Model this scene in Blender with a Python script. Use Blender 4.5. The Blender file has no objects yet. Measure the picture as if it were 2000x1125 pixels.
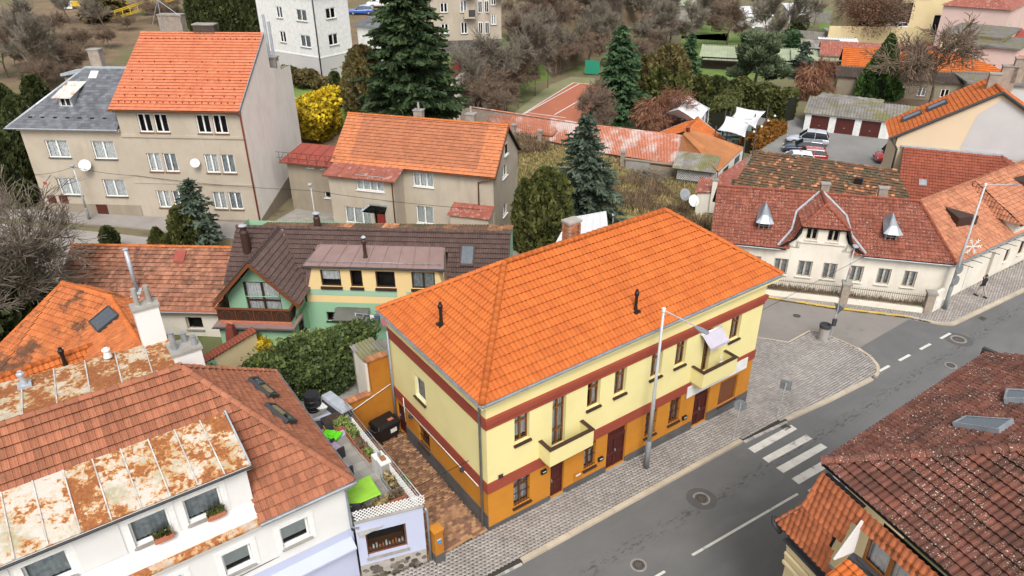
import bpy, math, random
import numpy as np
from mathutils import Vector
random.seed(7); rng = np.random.default_rng(11)
S = bpy.context.scene
COL = S.collection
R = math.radians
# ---------------------------------------------------------------- camera
F, PITCH, ROLL, CAMZ = 1394.5, .4986, -.0056, 25.0      # calibrated from the corner house
cam = bpy.data.cameras.new('camera'); cam.sensor_width = 36; cam.lens = F / 2000 * 36
cam.clip_start = .5; cam.clip_end = 3000
camo = bpy.data.objects.new('camera', cam); COL.objects.link(camo)
camo.location = (0, 0, CAMZ); camo.rotation_euler = (math.pi / 2 - PITCH, 0, 0)
camo.rotation_euler.rotate_axis('Z', ROLL)
S.camera = camo
S.render.resolution_x = 1024; S.render.resolution_y = 576
# ---------------------------------------------------------------- sky and sun (overcast winter noon)
SUN_EL, SUN_AZ = R(50), R(-85)        # azimuth: direction towards the sun, measured from +x
W = bpy.data.worlds.new('World'); S.world = W; W.use_nodes = True
wn = W.node_tree.nodes; wl = W.node_tree.links
sky = wn.new('ShaderNodeTexSky'); sky.sky_type = 'NISHITA'; sky.sun_disc = False
sky.sun_elevation = SUN_EL; sky.sun_rotation = math.pi / 2 - SUN_AZ
sky.dust_density = 4; sky.air_density = 1.0; sky.ozone_density = 1
hs = wn.new('ShaderNodeHueSaturation'); hs.inputs['Saturation'].default_value = .22
bg = wn['Background']; bg.inputs['Strength'].default_value = .135
wl.new(sky.outputs[0], hs.inputs['Color']); wl.new(hs.outputs[0], bg.inputs['Color'])
sd = bpy.data.lights.new('sun', 'SUN'); sd.energy = 1.4; sd.angle = R(22); sd.color = (1, .96, .9)
so = bpy.data.objects.new('sun', sd); COL.objects.link(so)
so.rotation_euler = Vector((math.cos(SUN_AZ) * math.cos(SUN_EL), math.sin(SUN_AZ) * math.cos(SUN_EL), math.sin(SUN_EL))).to_track_quat('Z', 'Y').to_euler()
so.location = (0, 0, 60)
S.view_settings.view_transform = 'Standard'; S.view_settings.look = 'None'
S.view_settings.exposure = 0.66; S.view_settings.gamma = 1
S.render.engine = 'CYCLES'
S.cycles.max_bounces = 5; S.cycles.diffuse_bounces = 3; S.cycles.transparent_max_bounces = 8
# ---------------------------------------------------------------- measuring helpers
cp, sp, cr, sr = math.cos(PITCH), math.sin(PITCH), math.cos(ROLL), math.sin(ROLL)
SA = .6146; SO = (-1.094, 22.982)       # street direction and the near corner of the corner house
def sst(x, y):
 dx, dy = x - SO[0], y - SO[1]
 return dx * math.cos(SA) + dy * math.sin(SA), -dx * math.sin(SA) + dy * math.cos(SA)
def gz(x, y):                           # the ground falls gently along the street
 return -.0444 * min(22, max(-14, sst(x, y)[0]))
def ray(u, v):
 X, Y = u - 1000, v - 562.5
 X, Y = cr * X + sr * Y, -sr * X + cr * Y
 return X / F, cp - Y / F * sp, -sp - Y / F * cp
def at(u, v, z=0):
 a, b, c = ray(u, v); t = (z - CAMZ) / c
 return Vector((a * t, b * t, z))
def atg(u, v, dz=0):
 z = 0
 for _ in range(8):
  P = at(u, v, z + dz); z = gz(P.x, P.y)
 return P
class Fr:
 """a local frame: x along a facade (left to right), y into the house, z up"""
 def __init__(s, P, deg):
  s.o = Vector((P[0], P[1], P[2])); s.a = R(deg); s.c, s.s = math.cos(s.a), math.sin(s.a)
 def w(s, x, y, z=0): return Vector((s.o.x + x * s.c - y * s.s, s.o.y + x * s.s + y * s.c, s.o.z + z))
 def l(s, P):
  dx, dy = P[0] - s.o.x, P[1] - s.o.y
  return Vector((dx * s.c + dy * s.s, -dx * s.s + dy * s.c, P[2] - s.o.z))
 def _r(s, u, v):
  a, b, c = ray(u, v)
  return s.l((0, 0, CAMZ)), Vector((a * s.c + b * s.s, -a * s.s + b * s.c, c))
 def fx(s, u, v, y0=0):
  O, D = s._r(u, v); t = (y0 - O.y) / D.y; return O.x + D.x * t, O.z + D.z * t
 def fy(s, u, v, x0=0):
  O, D = s._r(u, v); t = (x0 - O.x) / D.x; return O.y + D.y * t, O.z + D.z * t
 def fz(s, u, v, z0=0):
  O, D = s._r(u, v); t = (z0 - O.z) / D.z; return O.x + D.x * t, O.y + D.y * t
# ---------------------------------------------------------------- objects
def thing(name, label, cat, P=(0, 0, 0), deg=0, group=None):
 o = bpy.data.objects.new(name, None); COL.objects.link(o)
 o.location = P; o.rotation_euler = (0, 0, R(deg)); o.empty_display_size = .2
 tag(o, label, cat, group); return o
def tag(o, label, cat, group=None):
 o['label'] = label; o['category'] = cat
 if group: o['group'] = group
 return o
def fthing(name, label, cat, fr, group=None):
 o = thing(name, label, cat, fr.o, math.degrees(fr.a), group); o['fr'] = 0; del o['fr']; return o
def link(name, me, parent=None, loc=None, kind=None):
 o = bpy.data.objects.new(name, me); COL.objects.link(o)
 if parent is not None: o.parent = parent
 if loc is not None: o.location = loc
 if kind: o['kind'] = kind
 return o
def copy_tree(o, parent=None):
 c = o.copy(); COL.objects.link(c)
 if parent is not None: c.parent = parent
 for ch in o.children: copy_tree(ch, c)
 return c
def fast(name, V, Fc, mat, parent=None, tint=None, smooth=False, kind=None, n=4, loc=None):
 """numpy mesh: V (N,3), Fc (M,n)"""
 me = bpy.data.meshes.new(name); V = np.asarray(V, np.float32); Fc = np.asarray(Fc, np.int32)
 me.vertices.add(len(V)); me.vertices.foreach_set('co', V.ravel())
 me.loops.add(Fc.size); me.loops.foreach_set('vertex_index', Fc.ravel())
 me.polygons.add(len(Fc)); me.polygons.foreach_set('loop_start', np.arange(0, Fc.size, n, dtype=np.int32))
 if smooth: me.polygons.foreach_set('use_smooth', np.ones(len(Fc), bool))
 me.update(calc_edges=True); me.materials.append(mat)
 if tint is not None:
  a = me.attributes.new('tint', 'FLOAT', 'FACE'); a.data.foreach_set('value', np.asarray(tint, np.float32))
 return link(name, me, parent, loc, kind)
class MB:
 def __init__(s): s.v = []; s.f = []; s.t = []
 def poly(s, pts, t=0):
  b = len(s.v); s.v += [tuple(p) for p in pts]; s.f.append(tuple(range(b, b + len(pts)))); s.t.append(t); return s
 def box(s, x0, x1, y0, y1, z0, z1, t=0):
  b = len(s.v)
  s.v += [(x, y, z) for z in (z0, z1) for y in (y0, y1) for x in (x0, x1)]
  for f in ((0, 2, 3, 1), (4, 5, 7, 6), (0, 1, 5, 4), (1, 3, 7, 5), (3, 2, 6, 7), (2, 0, 4, 6)):
   s.f.append(tuple(b + i for i in f)); s.t.append(t)
  return s
 def hexa(s, lo, hi, t=0):               # prism between two equal-length loops
  n = len(lo); b = len(s.v); s.v += [tuple(p) for p in lo] + [tuple(p) for p in hi]
  s.f.append(tuple(b + i for i in reversed(range(n)))); s.f.append(tuple(b + n + i for i in range(n))); s.t += [t, t]
  for i in range(n):
   j = (i + 1) % n; s.f.append((b + i, b + j, b + n + j, b + n + i)); s.t.append(t)
  return s
 def slab(s, pts, th, t=0):              # thick polygon, thickness th downward along z
  return s.hexa([(p[0], p[1], p[2] - th) for p in pts], pts, t)
 def tube(s, pts, r, n=6, caps=True, t=0):
  pts = [Vector(p) for p in pts]; rs = r if isinstance(r, (list, tuple)) else [r] * len(pts)
  rings = []; prev = None
  for i, p in enumerate(pts):
   d = (pts[min(i + 1, len(pts) - 1)] - pts[max(i - 1, 0)])
   d = d.normalized() if d.length > 1e-9 else Vector((0, 0, 1))
   a = prev - d * prev.dot(d) if prev is not None else d.orthogonal()
   a = a.normalized() if a.length > 1e-6 else d.orthogonal().normalized()
   prev = a; c = d.cross(a); b = len(s.v)
   for k in range(n):
    q = 2 * math.pi * k / n; s.v.append(tuple(p + (a * math.cos(q) + c * math.sin(q)) * rs[i]))
   rings.append(b)
  for b, c in zip(rings, rings[1:]):
   for k in range(n): s.f.append((b + k, b + (k + 1) % n, c + (k + 1) % n, c + k)); s.t.append(t)
  if caps:
   s.f.append(tuple(rings[0] + k for k in reversed(range(n)))); s.f.append(tuple(rings[-1] + k for k in range(n))); s.t += [t, t]
  return s
 def lathe(s, prof, n=12, c=(0, 0, 0), t=0):
  b = len(s.v)
  for r, z in prof:
   for k in range(n): q = 2 * math.pi * k / n; s.v.append((c[0] + r * math.cos(q), c[1] + r * math.sin(q), c[2] + z))
  for i in range(len(prof) - 1):
   for k in range(n):
    s.f.append((b + i * n + k, b + i * n + (k + 1) % n, b + (i + 1) * n + (k + 1) % n, b + (i + 1) * n + k)); s.t.append(t)
  s.f.append(tuple(b + k for k in reversed(range(n)))); s.f.append(tuple(b + (len(prof) - 1) * n + k for k in range(n))); s.t += [t, t]
  return s
 def mesh(s, name, mat):
  me = bpy.data.meshes.new(name); me.from_pydata(s.v, [], s.f); me.materials.append(mat)
  if any(s.t):
   a = me.attributes.new('tint', 'FLOAT', 'FACE'); a.data.foreach_set('value', s.t)
  return me
 def build(s, name, mat, parent=None, smooth=False, kind=None, loc=None, bevel=0):
  me = s.mesh(name, mat)
  if smooth:
   me.polygons.foreach_set('use_smooth', [True] * len(me.polygons))
  o = link(name, me, parent, loc, kind)
  if bevel:
   m = o.modifiers.new('bevel', 'BEVEL'); m.width = bevel; m.segments = 2; m.limit_method = 'ANGLE'
  return o
def part(name, mat, parent, fn, **k):
 m = MB(); fn(m); return m.build(name, mat, parent, **k)
def boxp(name, mat, parent, *b, **k): return MB().box(*b).build(name, mat, parent, **k)
def tubep(name, mat, parent, pts, r, n=6, **k): return MB().tube(pts, r, n).build(name, mat, parent, smooth=n > 5, **k)
# ---------------------------------------------------------------- materials
def lin(h):
 h = h.lstrip('#'); c = [int(h[i:i + 2], 16) / 255 for i in (0, 2, 4)]
 return tuple((x / 12.92 if x <= .04045 else ((x + .055) / 1.055) ** 2.4) for x in c)
def C(c): return tuple(lin(c) if isinstance(c, str) else c)[:3] + (1,)
class NT:
 def __init__(s, name):
  s.m = bpy.data.materials.new(name); s.m.use_nodes = True; s.n = s.m.node_tree.nodes; s.l = s.m.node_tree.links
  s.b = s.n['Principled BSDF']; s.geo = s.n.new('ShaderNodeNewGeometry'); s.pos = s.geo.outputs['Position']
 def set(s, i, v):
  if hasattr(v, 'is_output') or isinstance(v, bpy.types.NodeSocket): s.l.new(v, i)
  else: i.default_value = v
 def vscale(s, v, sc):
  n = s.n.new('ShaderNodeVectorMath'); n.operation = 'MULTIPLY'; s.set(n.inputs[0], v); n.inputs[1].default_value = sc; return n.outputs[0]
 def noise(s, sc, det=4, rough=.55, vec=None, dist=0):
  n = s.n.new('ShaderNodeTexNoise'); n.inputs['Scale'].default_value = sc; n.inputs['Detail'].default_value = det
  n.inputs['Roughness'].default_value = rough; n.inputs['Distortion'].default_value = dist
  s.l.new(vec or s.pos, n.inputs['Vector']); return n.outputs['Fac']
 def voro(s, sc, vec=None, feat='F1', out='Distance'):
  n = s.n.new('ShaderNodeTexVoronoi'); n.inputs['Scale'].default_value = sc; n.feature = feat
  s.l.new(vec or s.pos, n.inputs['Vector']); return n.outputs[out]
 def ramp(s, v, lo, hi, a=0, b=1):
  n = s.n.new('ShaderNodeMapRange'); s.set(n.inputs[0], v)
  for i, x in enumerate((lo, hi, a, b)): n.inputs[1 + i].default_value = x
  return n.outputs[0]
 def math(s, op, a, b=0, c=0):
  n = s.n.new('ShaderNodeMath'); n.operation = op; s.set(n.inputs[0], a); s.set(n.inputs[1], b); s.set(n.inputs[2], c); return n.outputs[0]
 def mix(s, f, a, b, mode='MIX'):
  n = s.n.new('ShaderNodeMix'); n.data_type = 'RGBA'; n.blend_type = mode
  s.set(n.inputs[0], f); s.set(n.inputs[6], C(a) if isinstance(a, (str, tuple)) else a); s.set(n.inputs[7], C(b) if isinstance(b, (str, tuple)) else b)
  return n.outputs[2]
 def attr(s, name, typ='GEOMETRY'):
  n = s.n.new('ShaderNodeAttribute'); n.attribute_name = name; n.attribute_type = typ; return n.outputs['Fac']
 def bump(s, h, st, dist=.02):
  n = s.n.new('ShaderNodeBump'); n.inputs['Strength'].default_value = st; n.inputs['Distance'].default_value = dist
  s.l.new(h, n.inputs['Height']); s.l.new(n.outputs[0], s.b.inputs['Normal'])
 def finish(s, col, rough=.8, metal=0, spec=.5):
  s.set(s.b.inputs['Base Color'], C(col) if isinstance(col, (str, tuple)) else col)
  s.set(s.b.inputs['Roughness'], rough); s.b.inputs['Metallic'].default_value = metal
  s.b.inputs['Specular IOR Level'].default_value = spec; return s.m
def surf(name, col, col2=None, sc=.8, amt=(.35, .65), rough=.85, bump=.15, bsc=60, bdist=.01, tint=0, tcol=None, spots=(), streak=None, metal=0, spec=.3, grain=.12, gsc=90):
 """generic weathered surface. spots: (colour, scale, lo, hi[, strength]); streak: (colour, lo, hi)"""
 t = NT(name); c = C(col)
 n1 = t.noise(sc, 5, .6)
 cc = t.mix(t.ramp(n1, *amt), c, C(col2) if col2 else c)
 if tint or tcol:
  tv = t.math('ADD', t.attr('tint'), t.attr('tint', 'OBJECT'))
  if tcol: cc = t.mix(t.ramp(tv, .35, 1.0), cc, tcol)
  k = t.ramp(tv, 0, 1, 1 - tint, 1 + tint)
  g = t.n.new('ShaderNodeCombineColor'); [t.l.new(k, g.inputs[i]) for i in range(3)]
  cc = t.mix(1.0, cc, g.outputs[0], 'MULTIPLY')
 for sp_ in spots:
  n = t.noise(sp_[1], 6, .65)
  f = t.ramp(n, sp_[2], sp_[3])
  if len(sp_) > 4: f = t.math('MULTIPLY', f, sp_[4])
  cc = t.mix(f, cc, sp_[0])
 if streak:
  v = t.vscale(t.pos, (1.1, 1.1, .22)); n = t.math('ADD', t.math('MULTIPLY', t.noise(1.3, 6, .65, v), .6), t.math('MULTIPLY', t.noise(.5, 5, .6), .4))
  cc = t.mix(t.math('MULTIPLY', t.ramp(n, streak[1] - .06, streak[2] - .04), .32), cc, streak[0])
 if grain:
  gn = t.noise(gsc, 3, .7); k = t.ramp(gn, .2, .8, 1 - grain, 1 + grain)
  g = t.n.new('ShaderNodeCombineColor'); [t.l.new(k, g.inputs[i]) for i in range(3)]
  cc = t.mix(1.0, cc, g.outputs[0], 'MULTIPLY')
 if bump: t.bump(t.noise(bsc, 4, .6), bump, bdist)
 return t.finish(cc, rough, metal, spec)
def lichen(name, col, col2, spot='#d8d2c8', vs=9, dens=.52, rad=.24, tint=.2, moss=None, moss_amt=(.5, .62), rough=.85, tcol=None):
 t = NT(name); cc = t.mix(t.ramp(t.noise(1.1, 6, .65), .35, .68), col, col2)
 tv = t.math('ADD', t.attr('tint'), t.attr('tint', 'OBJECT'))
 if tcol: cc = t.mix(t.ramp(tv, .6, 1.0), cc, tcol)
 k = t.ramp(tv, 0, 1, 1 - tint, 1 + tint); g = t.n.new('ShaderNodeCombineColor'); [t.l.new(k, g.inputs[i]) for i in range(3)]
 cc = t.mix(1.0, cc, g.outputs[0], 'MULTIPLY')
 if moss: cc = t.mix(t.ramp(t.noise(.9, 7, .7), *moss_amt), cc, moss)
 for s_, d_, r_ in ((vs, dens, rad), (vs * 2.3, dens - .03, rad)):
  m = t.math('MULTIPLY', t.math('LESS_THAN', t.voro(s_), r_), t.ramp(t.noise(.8, 5, .7), d_, d_ + .06))
  m2 = t.math('MULTIPLY', m, t.ramp(t.noise(s_ * 1.7, 2), .38, .52))
  cc = t.mix(m2, cc, spot)
 t.bump(t.noise(70, 4), .2, .01)
 return t.finish(cc, rough, 0, .25)
def glassm(name, tint_, refl=.35, rough=.03):
 m = bpy.data.materials.new(name); m.use_nodes = True; n = m.node_tree.nodes; l = m.node_tree.links; n.remove(n['Principled BSDF'])
 tr = n.new('ShaderNodeBsdfTransparent'); tr.inputs[0].default_value = C(tint_); gl = n.new('ShaderNodeBsdfGlossy'); gl.inputs['Roughness'].default_value = rough
 gl.inputs[0].default_value = (.9, .95, 1, 1)
 fr = n.new('ShaderNodeLayerWeight'); fr.inputs[0].default_value = refl; mx = n.new('ShaderNodeMixShader')
 l.new(fr.outputs['Fresnel'], mx.inputs[0]); l.new(tr.outputs[0], mx.inputs[1]); l.new(gl.outputs[0], mx.inputs[2]); l.new(mx.outputs[0], n['Material Output'].inputs[0])
 return m
def leafm(name, col, col2, rough=.6, trans=.25, var=.45):
 t = NT(name); tv = t.math('ADD', t.attr('tint'), t.attr('tint', 'OBJECT'))
 cc = t.mix(t.ramp(tv, 0, 1), col, col2)
 k = t.ramp(t.noise(1.3, 4, .6), .3, .7, 1 - var, 1 + var); g = t.n.new('ShaderNodeCombineColor'); [t.l.new(k, g.inputs[i]) for i in range(3)]
 cc = t.mix(1.0, cc, g.outputs[0], 'MULTIPLY')
 m = t.finish(cc, rough, 0, .2)
 d = t.n.new('ShaderNodeBsdfTranslucent'); t.l.new(cc, d.inputs[0]); mx = t.n.new('ShaderNodeMixShader'); mx.inputs[0].default_value = trans
 t.l.new(t.b.outputs[0], mx.inputs[1]); t.l.new(d.outputs[0], mx.inputs[2]); t.l.new(mx.outputs[0], t.n['Material Output'].inputs[0])
 return m
def plain(name, col, rough=.6, metal=0, spec=.4, var=.06, sc=8):
 return surf(name, col, tuple(x * (1 - 2 * var) for x in C(col)[:3]), sc, rough=rough, metal=metal, spec=spec, bump=.05, grain=.05)
# ---------------------------------------------------------------- material table
M = {}
M['white_frame'] = plain('white_frame', (.78, .78, .76), .4)
M['brown_frame'] = plain('brown_frame', (.16, .055, .022), .45)
M['dark_brown'] = plain('dark_brown', (.05, .025, .018), .5)
M['oak_frame'] = plain('oak_frame', (.19, .075, .02), .45)
M['old_frame'] = surf('old_frame', (.5, .46, .38), (.3, .25, .2), 6)
M['glass'] = glassm('glass', (.93, .95, .95), .25)
M['glass_sky'] = glassm('glass_sky', (.35, .38, .4), .62)
M['glass_dark'] = glassm('glass_dark', (.25, .28, .3), .4)
M['dark'] = plain('dark', (.012, .012, .013), .9)
M['room_shade'] = surf('room_shade', (.035, .03, .027), (.015, .014, .014), 1.2, rough=.95, bump=0)  # near-black lining puts the darkness of unlit interiors into the colour
M['curtain'] = surf('curtain', (.82, .82, .8), (.6, .61, .62), 5, rough=.95, bump=0)
M['curtain_grey'] = surf('curtain_grey', (.45, .48, .49), (.25, .28, .3), 4, rough=.95, bump=0)
M['blind'] = surf('blind', (.5, .53, .52), (.42, .45, .44), 3, rough=.6, bump=0)
M['zinc'] = surf('zinc', (.33, .36, .39), (.24, .27, .3), 2.2, rough=.45, metal=.35, bump=.05)
M['zinc_light'] = surf('zinc_light', (.5, .53, .57), (.38, .41, .45), 2.2, rough=.4, metal=.3, bump=.05)
M['steel'] = surf('steel', (.42, .44, .46), (.3, .32, .34), 3, rough=.4, metal=.5, bump=.03)
M['black'] = plain('black', (.012, .012, .013), .45)
M['charcoal'] = plain('charcoal', (.045, .045, .05), .7)
M['white'] = surf('white', (.72, .72, .7), (.6, .6, .58), 3, rough=.7)
M['yellow_wall'] = surf('yellow_wall', (.73, .645, .315), (.68, .6, .285), .5, rough=.92, bump=.25, bsc=120, bdist=.006, grain=.04, streak=((.6, .55, .3), .62, .8))
M['orange_wall'] = surf('orange_wall', (.5, .205, .022), (.43, .17, .02), .6, rough=.92, bump=.25, bsc=120, bdist=.006, grain=.06, spots=(((.33, .15, .035), 1.1, .58, .75, .45),))
M['orange_low'] = surf('orange_low', (.42, .17, .018), (.36, .13, .016), .8, rough=.92, bump=.3, bsc=110, grain=.08)
M['red_band'] = surf('red_band', (.29, .062, .036), (.25, .05, .03), .7, rough=.9, bump=.25, bsc=120, grain=.06)
M['plinth_grey'] = surf('plinth_grey', (.105, .1, .098), (.075, .072, .07), 1.2, rough=.95, bump=.4, bsc=150, grain=.25, gsc=160)
M['tile_orange'] = surf('tile_orange', (.5, .128, .024), (.43, .103, .02), .9, rough=.78, bump=.08, tint=.09, grain=.08, spec=.35, spots=(((.3, .1, .03), 1.7, .62, .8, .4),))
M['tile_salmon'] = surf('tile_salmon', (.55, .185, .095), (.5, .155, .075), .7, rough=.6, bump=.08, tint=.1, grain=.06)
M['tile_clay'] = surf('tile_clay', (.275, .102, .056), (.33, .128, .07), .9, rough=.85, bump=.25, bsc=80, tint=.2, grain=.16, gsc=50, spots=(((.16, .09, .055), 3.2, .56, .72, .75), ((.42, .33, .25), 6, .7, .78, .6)))
M['tile_old'] = surf('tile_old', (.33, .155, .095), (.25, .105, .066), 1.1, rough=.9, bump=.3, bsc=70, tint=.32, grain=.2, gsc=40, spots=(((.09, .05, .035), 1.0, .55, .68, .8), ((.5, .36, .26), 5, .62, .7, .7), ((.1, .06, .04), 4, .62, .72, .7)))
M['tile_mid'] = surf('tile_mid', (.45, .17, .085), (.39, .145, .075), .9, rough=.88, bump=.25, tint=.2, grain=.15, gsc=40, spots=(((.15, .09, .06), 2.6, .58, .72, .7), ((.5, .4, .3), 7, .68, .75, .7)), tcol=(.53, .18, .065))
M['tile_bright'] = surf('tile_bright', (.5, .135, .03), (.42, .11, .026), 1.2, rough=.7, bump=.1, tint=.15, grain=.1, spots=(((.2, .1, .05), 3, .6, .75, .5),))
M['tile_leaf'] = surf('tile_leaf', (.48, .15, .047), (.4, .12, .042), 1.2, rough=.8, bump=.15, tint=.16, grain=.12, spots=(((.075, .045, .028), .55, .53, .6, .85), ((.1, .06, .035), 6, .58, .68, .7)))
M['tile_brown'] = surf('tile_brown', (.1, .062, .053), (.08, .05, .043), .9, rough=.65, bump=.08, tint=.13, grain=.1)
M['tile_lichen'] = lichen('tile_lichen', (.165, .06, .04), (.11, .048, .036), spot='#b0a498', vs=9, dens=.455, rad=.21, tint=.25, moss=(.075, .035, .025))
M['tile_lichen_pale'] = lichen('tile_lichen_pale', (.25, .084, .053), (.19, .062, .042), spot='#b9a298', vs=5, dens=.46, rad=.2, tint=.22)
M['tile_moss'] = lichen('tile_moss', (.26, .12, .06), (.13, .075, .05), spot='#8d8268', vs=4, dens=.5, tint=.35, moss=(.085, .068, .042), moss_amt=(.44, .58), tcol=(.5, .2, .09))
M['tile_redbrown'] = surf('tile_redbrown', (.28, .078, .044), (.235, .065, .038), .6, rough=.75, bump=.12, tint=.14, grain=.1, spots=(((.15, .06, .04), 2, .62, .75, .5),))
M['tile_tan'] = surf('tile_tan', (.44, .19, .105), (.37, .15, .085), .8, rough=.88, bump=.2, tint=.2, grain=.14, spots=(((.2, .11, .07), 2, .58, .72, .6),))
M['slate'] = surf('slate', (.135, .14, .155), (.1, .105, .12), 1.4, rough=.6, bump=.12, tint=.28, grain=.1)
M['metal_brown'] = surf('metal_brown', (.26, .175, .16), (.22, .145, .13), 1.2, rough=.5, bump=.04, spec=.5, grain=.03)
M['metal_red'] = surf('metal_red', (.3, .07, .05), (.24, .055, .04), 1.5, rough=.5, bump=.05)
M['metal_red_worn'] = surf('metal_red_worn', (.24, .075, .05), (.3, .1, .07), 1.5, rough=.6, bump=.08, spots=(((.45, .33, .3), 2.5, .55, .66, .8),))
M['metal_salmon'] = surf('metal_salmon', (.42, .16, .095), (.36, .125, .075), .9, rough=.7, bump=.1, spots=(((.52, .48, .46), .45, .5, .62, .7), ((.55, .5, .5), 3, .6, .7, .6), ((.22, .1, .05), 1.7, .62, .75, .6)), tint=.12)
M['metal_ochre'] = surf('metal_ochre', (.40, .165, .065), (.33, .14, .055), .6, rough=.7, bump=.1, spots=(((.18, .1, .03), 1.1, .58, .7, .7), ((.5, .3, .2), 4, .6, .7, .5)), tint=.12)
M['green_sheet'] = surf('green_sheet', (.27, .32, .2), (.33, .35, .25), .8, rough=.7, bump=.08, tint=.14, spots=(((.2, .18, .1), 2, .6, .72, .6),))
M['asbestos'] = surf('asbestos', (.24, .225, .21), (.17, .155, .14), 1.2, rough=.95, bump=.3, spots=(((.16, .155, .04), .45, .5, .6, .7), ((.07, .065, .05), 1.8, .58, .7, .7)), tint=.2)
def rusty(name, white, moss, rust_lo):
 t = NT(name); cc = t.mix(t.ramp(t.noise(2.3, 6, .7), .4, .65), white, (.5, .45, .36))
 cc = t.mix(t.math('MULTIPLY', t.ramp(t.noise(.7, 8, .78), .48, .62), .85), cc, moss)
 cc = t.mix(t.math('MULTIPLY', t.ramp(t.noise(16, 4, .8), .5, .7), .4), cc, (.3, .27, .2))
 tv = t.math('ADD', t.attr('tint'), t.attr('tint', 'OBJECT'))
 n = t.math('ADD', t.math('ADD', t.math('MULTIPLY', t.noise(1.2, 3, .5), .45), t.math('MULTIPLY', t.noise(5.5, 7, .72, dist=.35), .55)), t.ramp(tv, 0, 1, -.035, .04))
 cc = t.mix(t.ramp(n, rust_lo - .03, rust_lo + .012), cc, (.5, .26, .085))
 cc = t.mix(t.ramp(n, rust_lo + .005, rust_lo + .035), cc, t.mix(t.ramp(t.noise(9, 5), .35, .65), (.21, .075, .028), (.33, .12, .04)))
 t.bump(t.noise(9, 5), .3, .02); return t.finish(cc, .8, 0, .3)
M['seam_white'] = surf('seam_white', (.6, .58, .55), (.4, .33, .27), 3, rough=.8)
M['tile_rustic'] = surf('tile_rustic', (.4, .125, .052), (.33, .1, .042), 1, rough=.75, tint=.18, grain=.12, spots=(((.16, .07, .04), 2, .6, .75, .5),))
M['rust_front'] = rusty('rust_front', (.55, .5, .455), (.31, .27, .14), .5)
M['rust_back'] = rusty('rust_back', (.52, .47, .38), (.27, .24, .13), .472)
M['white_wall'] = surf('white_wall', (.69, .68, .665), (.63, .62, .605), .4, rough=.92, bump=.2, bsc=90, grain=.04, streak=((.5, .46, .4), .6, .78))
M['lilac_wall'] = surf('lilac_wall', (.45, .48, .62), (.42, .45, .58), .4, rough=.9, bump=.15, bsc=110, grain=.03)
M['beige_render'] = surf('beige_render', (.44, .38, .305), (.385, .33, .26), .35, rough=.95, bump=.3, bsc=90, grain=.1, gsc=60, streak=((.2, .165, .125), .56, .74))
M['beige_dark'] = surf('beige_dark', (.3, .255, .195), (.25, .21, .155), .35, rough=.95, bump=.3, bsc=90, grain=.12, streak=((.12, .1, .07), .5, .7))
M['gable_white'] = surf('gable_white', (.82, .77, .72), (.77, .715, .66), .3, rough=.95, bump=.15, bsc=60, grain=.04, streak=((.44, .38, .33), .5, .72))
M['old_white'] = surf('old_white', (.7, .655, .575), (.63, .58, .495), .4, rough=.95, bump=.25, bsc=50, grain=.08, streak=((.34, .29, .22), .56, .74), spots=(((.4, .35, .27), 1.2, .62, .75, .5),))
M['cream'] = surf('cream', (.66, .52, .36), (.62, .49, .34), .3, rough=.92, bump=.1, grain=.03)
M['cream_yellow'] = surf('cream_yellow', (.66, .54, .32), (.62, .5, .29), .4, rough=.92, bump=.1, grain=.03)
M['grey_render'] = surf('grey_render', (.5, .48, .47), (.46, .44, .44), .5, rough=.95)
M['pink_wall'] = surf('pink_wall', (.62, .46, .42), (.57, .42, .38), .4, rough=.92, bump=.1)
M['mint'] = surf('mint', (.27, .46, .30), (.25, .43, .28), .5, rough=.92, bump=.25, bsc=120, grain=.05)
M['mint_band'] = surf('mint_band', (.32, .48, .35), (.3, .45, .33), .5, rough=.92, bump=.2, bsc=120, grain=.04)
M['vanilla'] = surf('vanilla', (.74, .55, .27), (.7, .52, .26), .5, rough=.92, bump=.25, bsc=120, grain=.04)
M['concrete'] = surf('concrete', (.33, .31, .285), (.24, .225, .2), 1.4, rough=.95, bump=.3, spots=(((.13, .12, .1), 2.2, .58, .72, .6),))
M['brick'] = surf('brick', (.42, .19, .09), (.33, .13, .065), 3, rough=.9, bump=.3, tint=.25)
M['brick_pale'] = surf('brick_pale', (.42, .36, .3), (.32, .26, .21), 2.5, rough=.95, bump=.3, tint=.22, spots=(((.15, .13, .11), 1.5, .6, .75, .6),))
M['mortar'] = surf('mortar', (.38, .35, .31), (.3, .27, .24), 4, rough=.95)
M['stone_dark'] = surf('stone_dark', (.1, .085, .072), (.15, .125, .1), 2.5, rough=.9, bump=.4, bsc=25, tint=.5)
M['wood_dark'] = surf('wood_dark', (.07, .05, .038), (.045, .033, .027), 3, rough=.85, bump=.25, tint=.2)
M['wood_grey'] = surf('wood_grey', (.13, .125, .115), (.09, .085, .08), 3, rough=.9, bump=.25, tint=.3)
M['dark_red_door'] = surf('dark_red_door', (.09, .022, .018), (.07, .018, .015), 3, rough=.5)
M['terracotta'] = surf('terracotta', (.45, .16, .09), (.38, .13, .075), 5, rough=.85)
M['soil'] = surf('soil', (.07, .045, .03), (.035, .024, .018), 12, rough=1, bump=.6, bsc=40)
M['bark'] = surf('bark', (.15, .125, .1), (.1, .082, .065), 4, rough=.95, bump=.5, bsc=25)
M['bark_pale'] = surf('bark_pale', (.2, .165, .125), (.13, .105, .082), 3, rough=.95, bump=.4, bsc=25)
M['twig_brown'] = surf('twig_brown', (.23, .165, .115), (.16, .115, .085), 1.2, rough=.95, bump=0)
M['twig_grey'] = surf('twig_grey', (.27, .235, .18), (.19, .165, .13), 1.2, rough=.95, bump=0)
M['twig_red'] = surf('twig_red', (.26, .12, .07), (.2, .095, .058), 1.2, rough=.95, bump=0)
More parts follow.
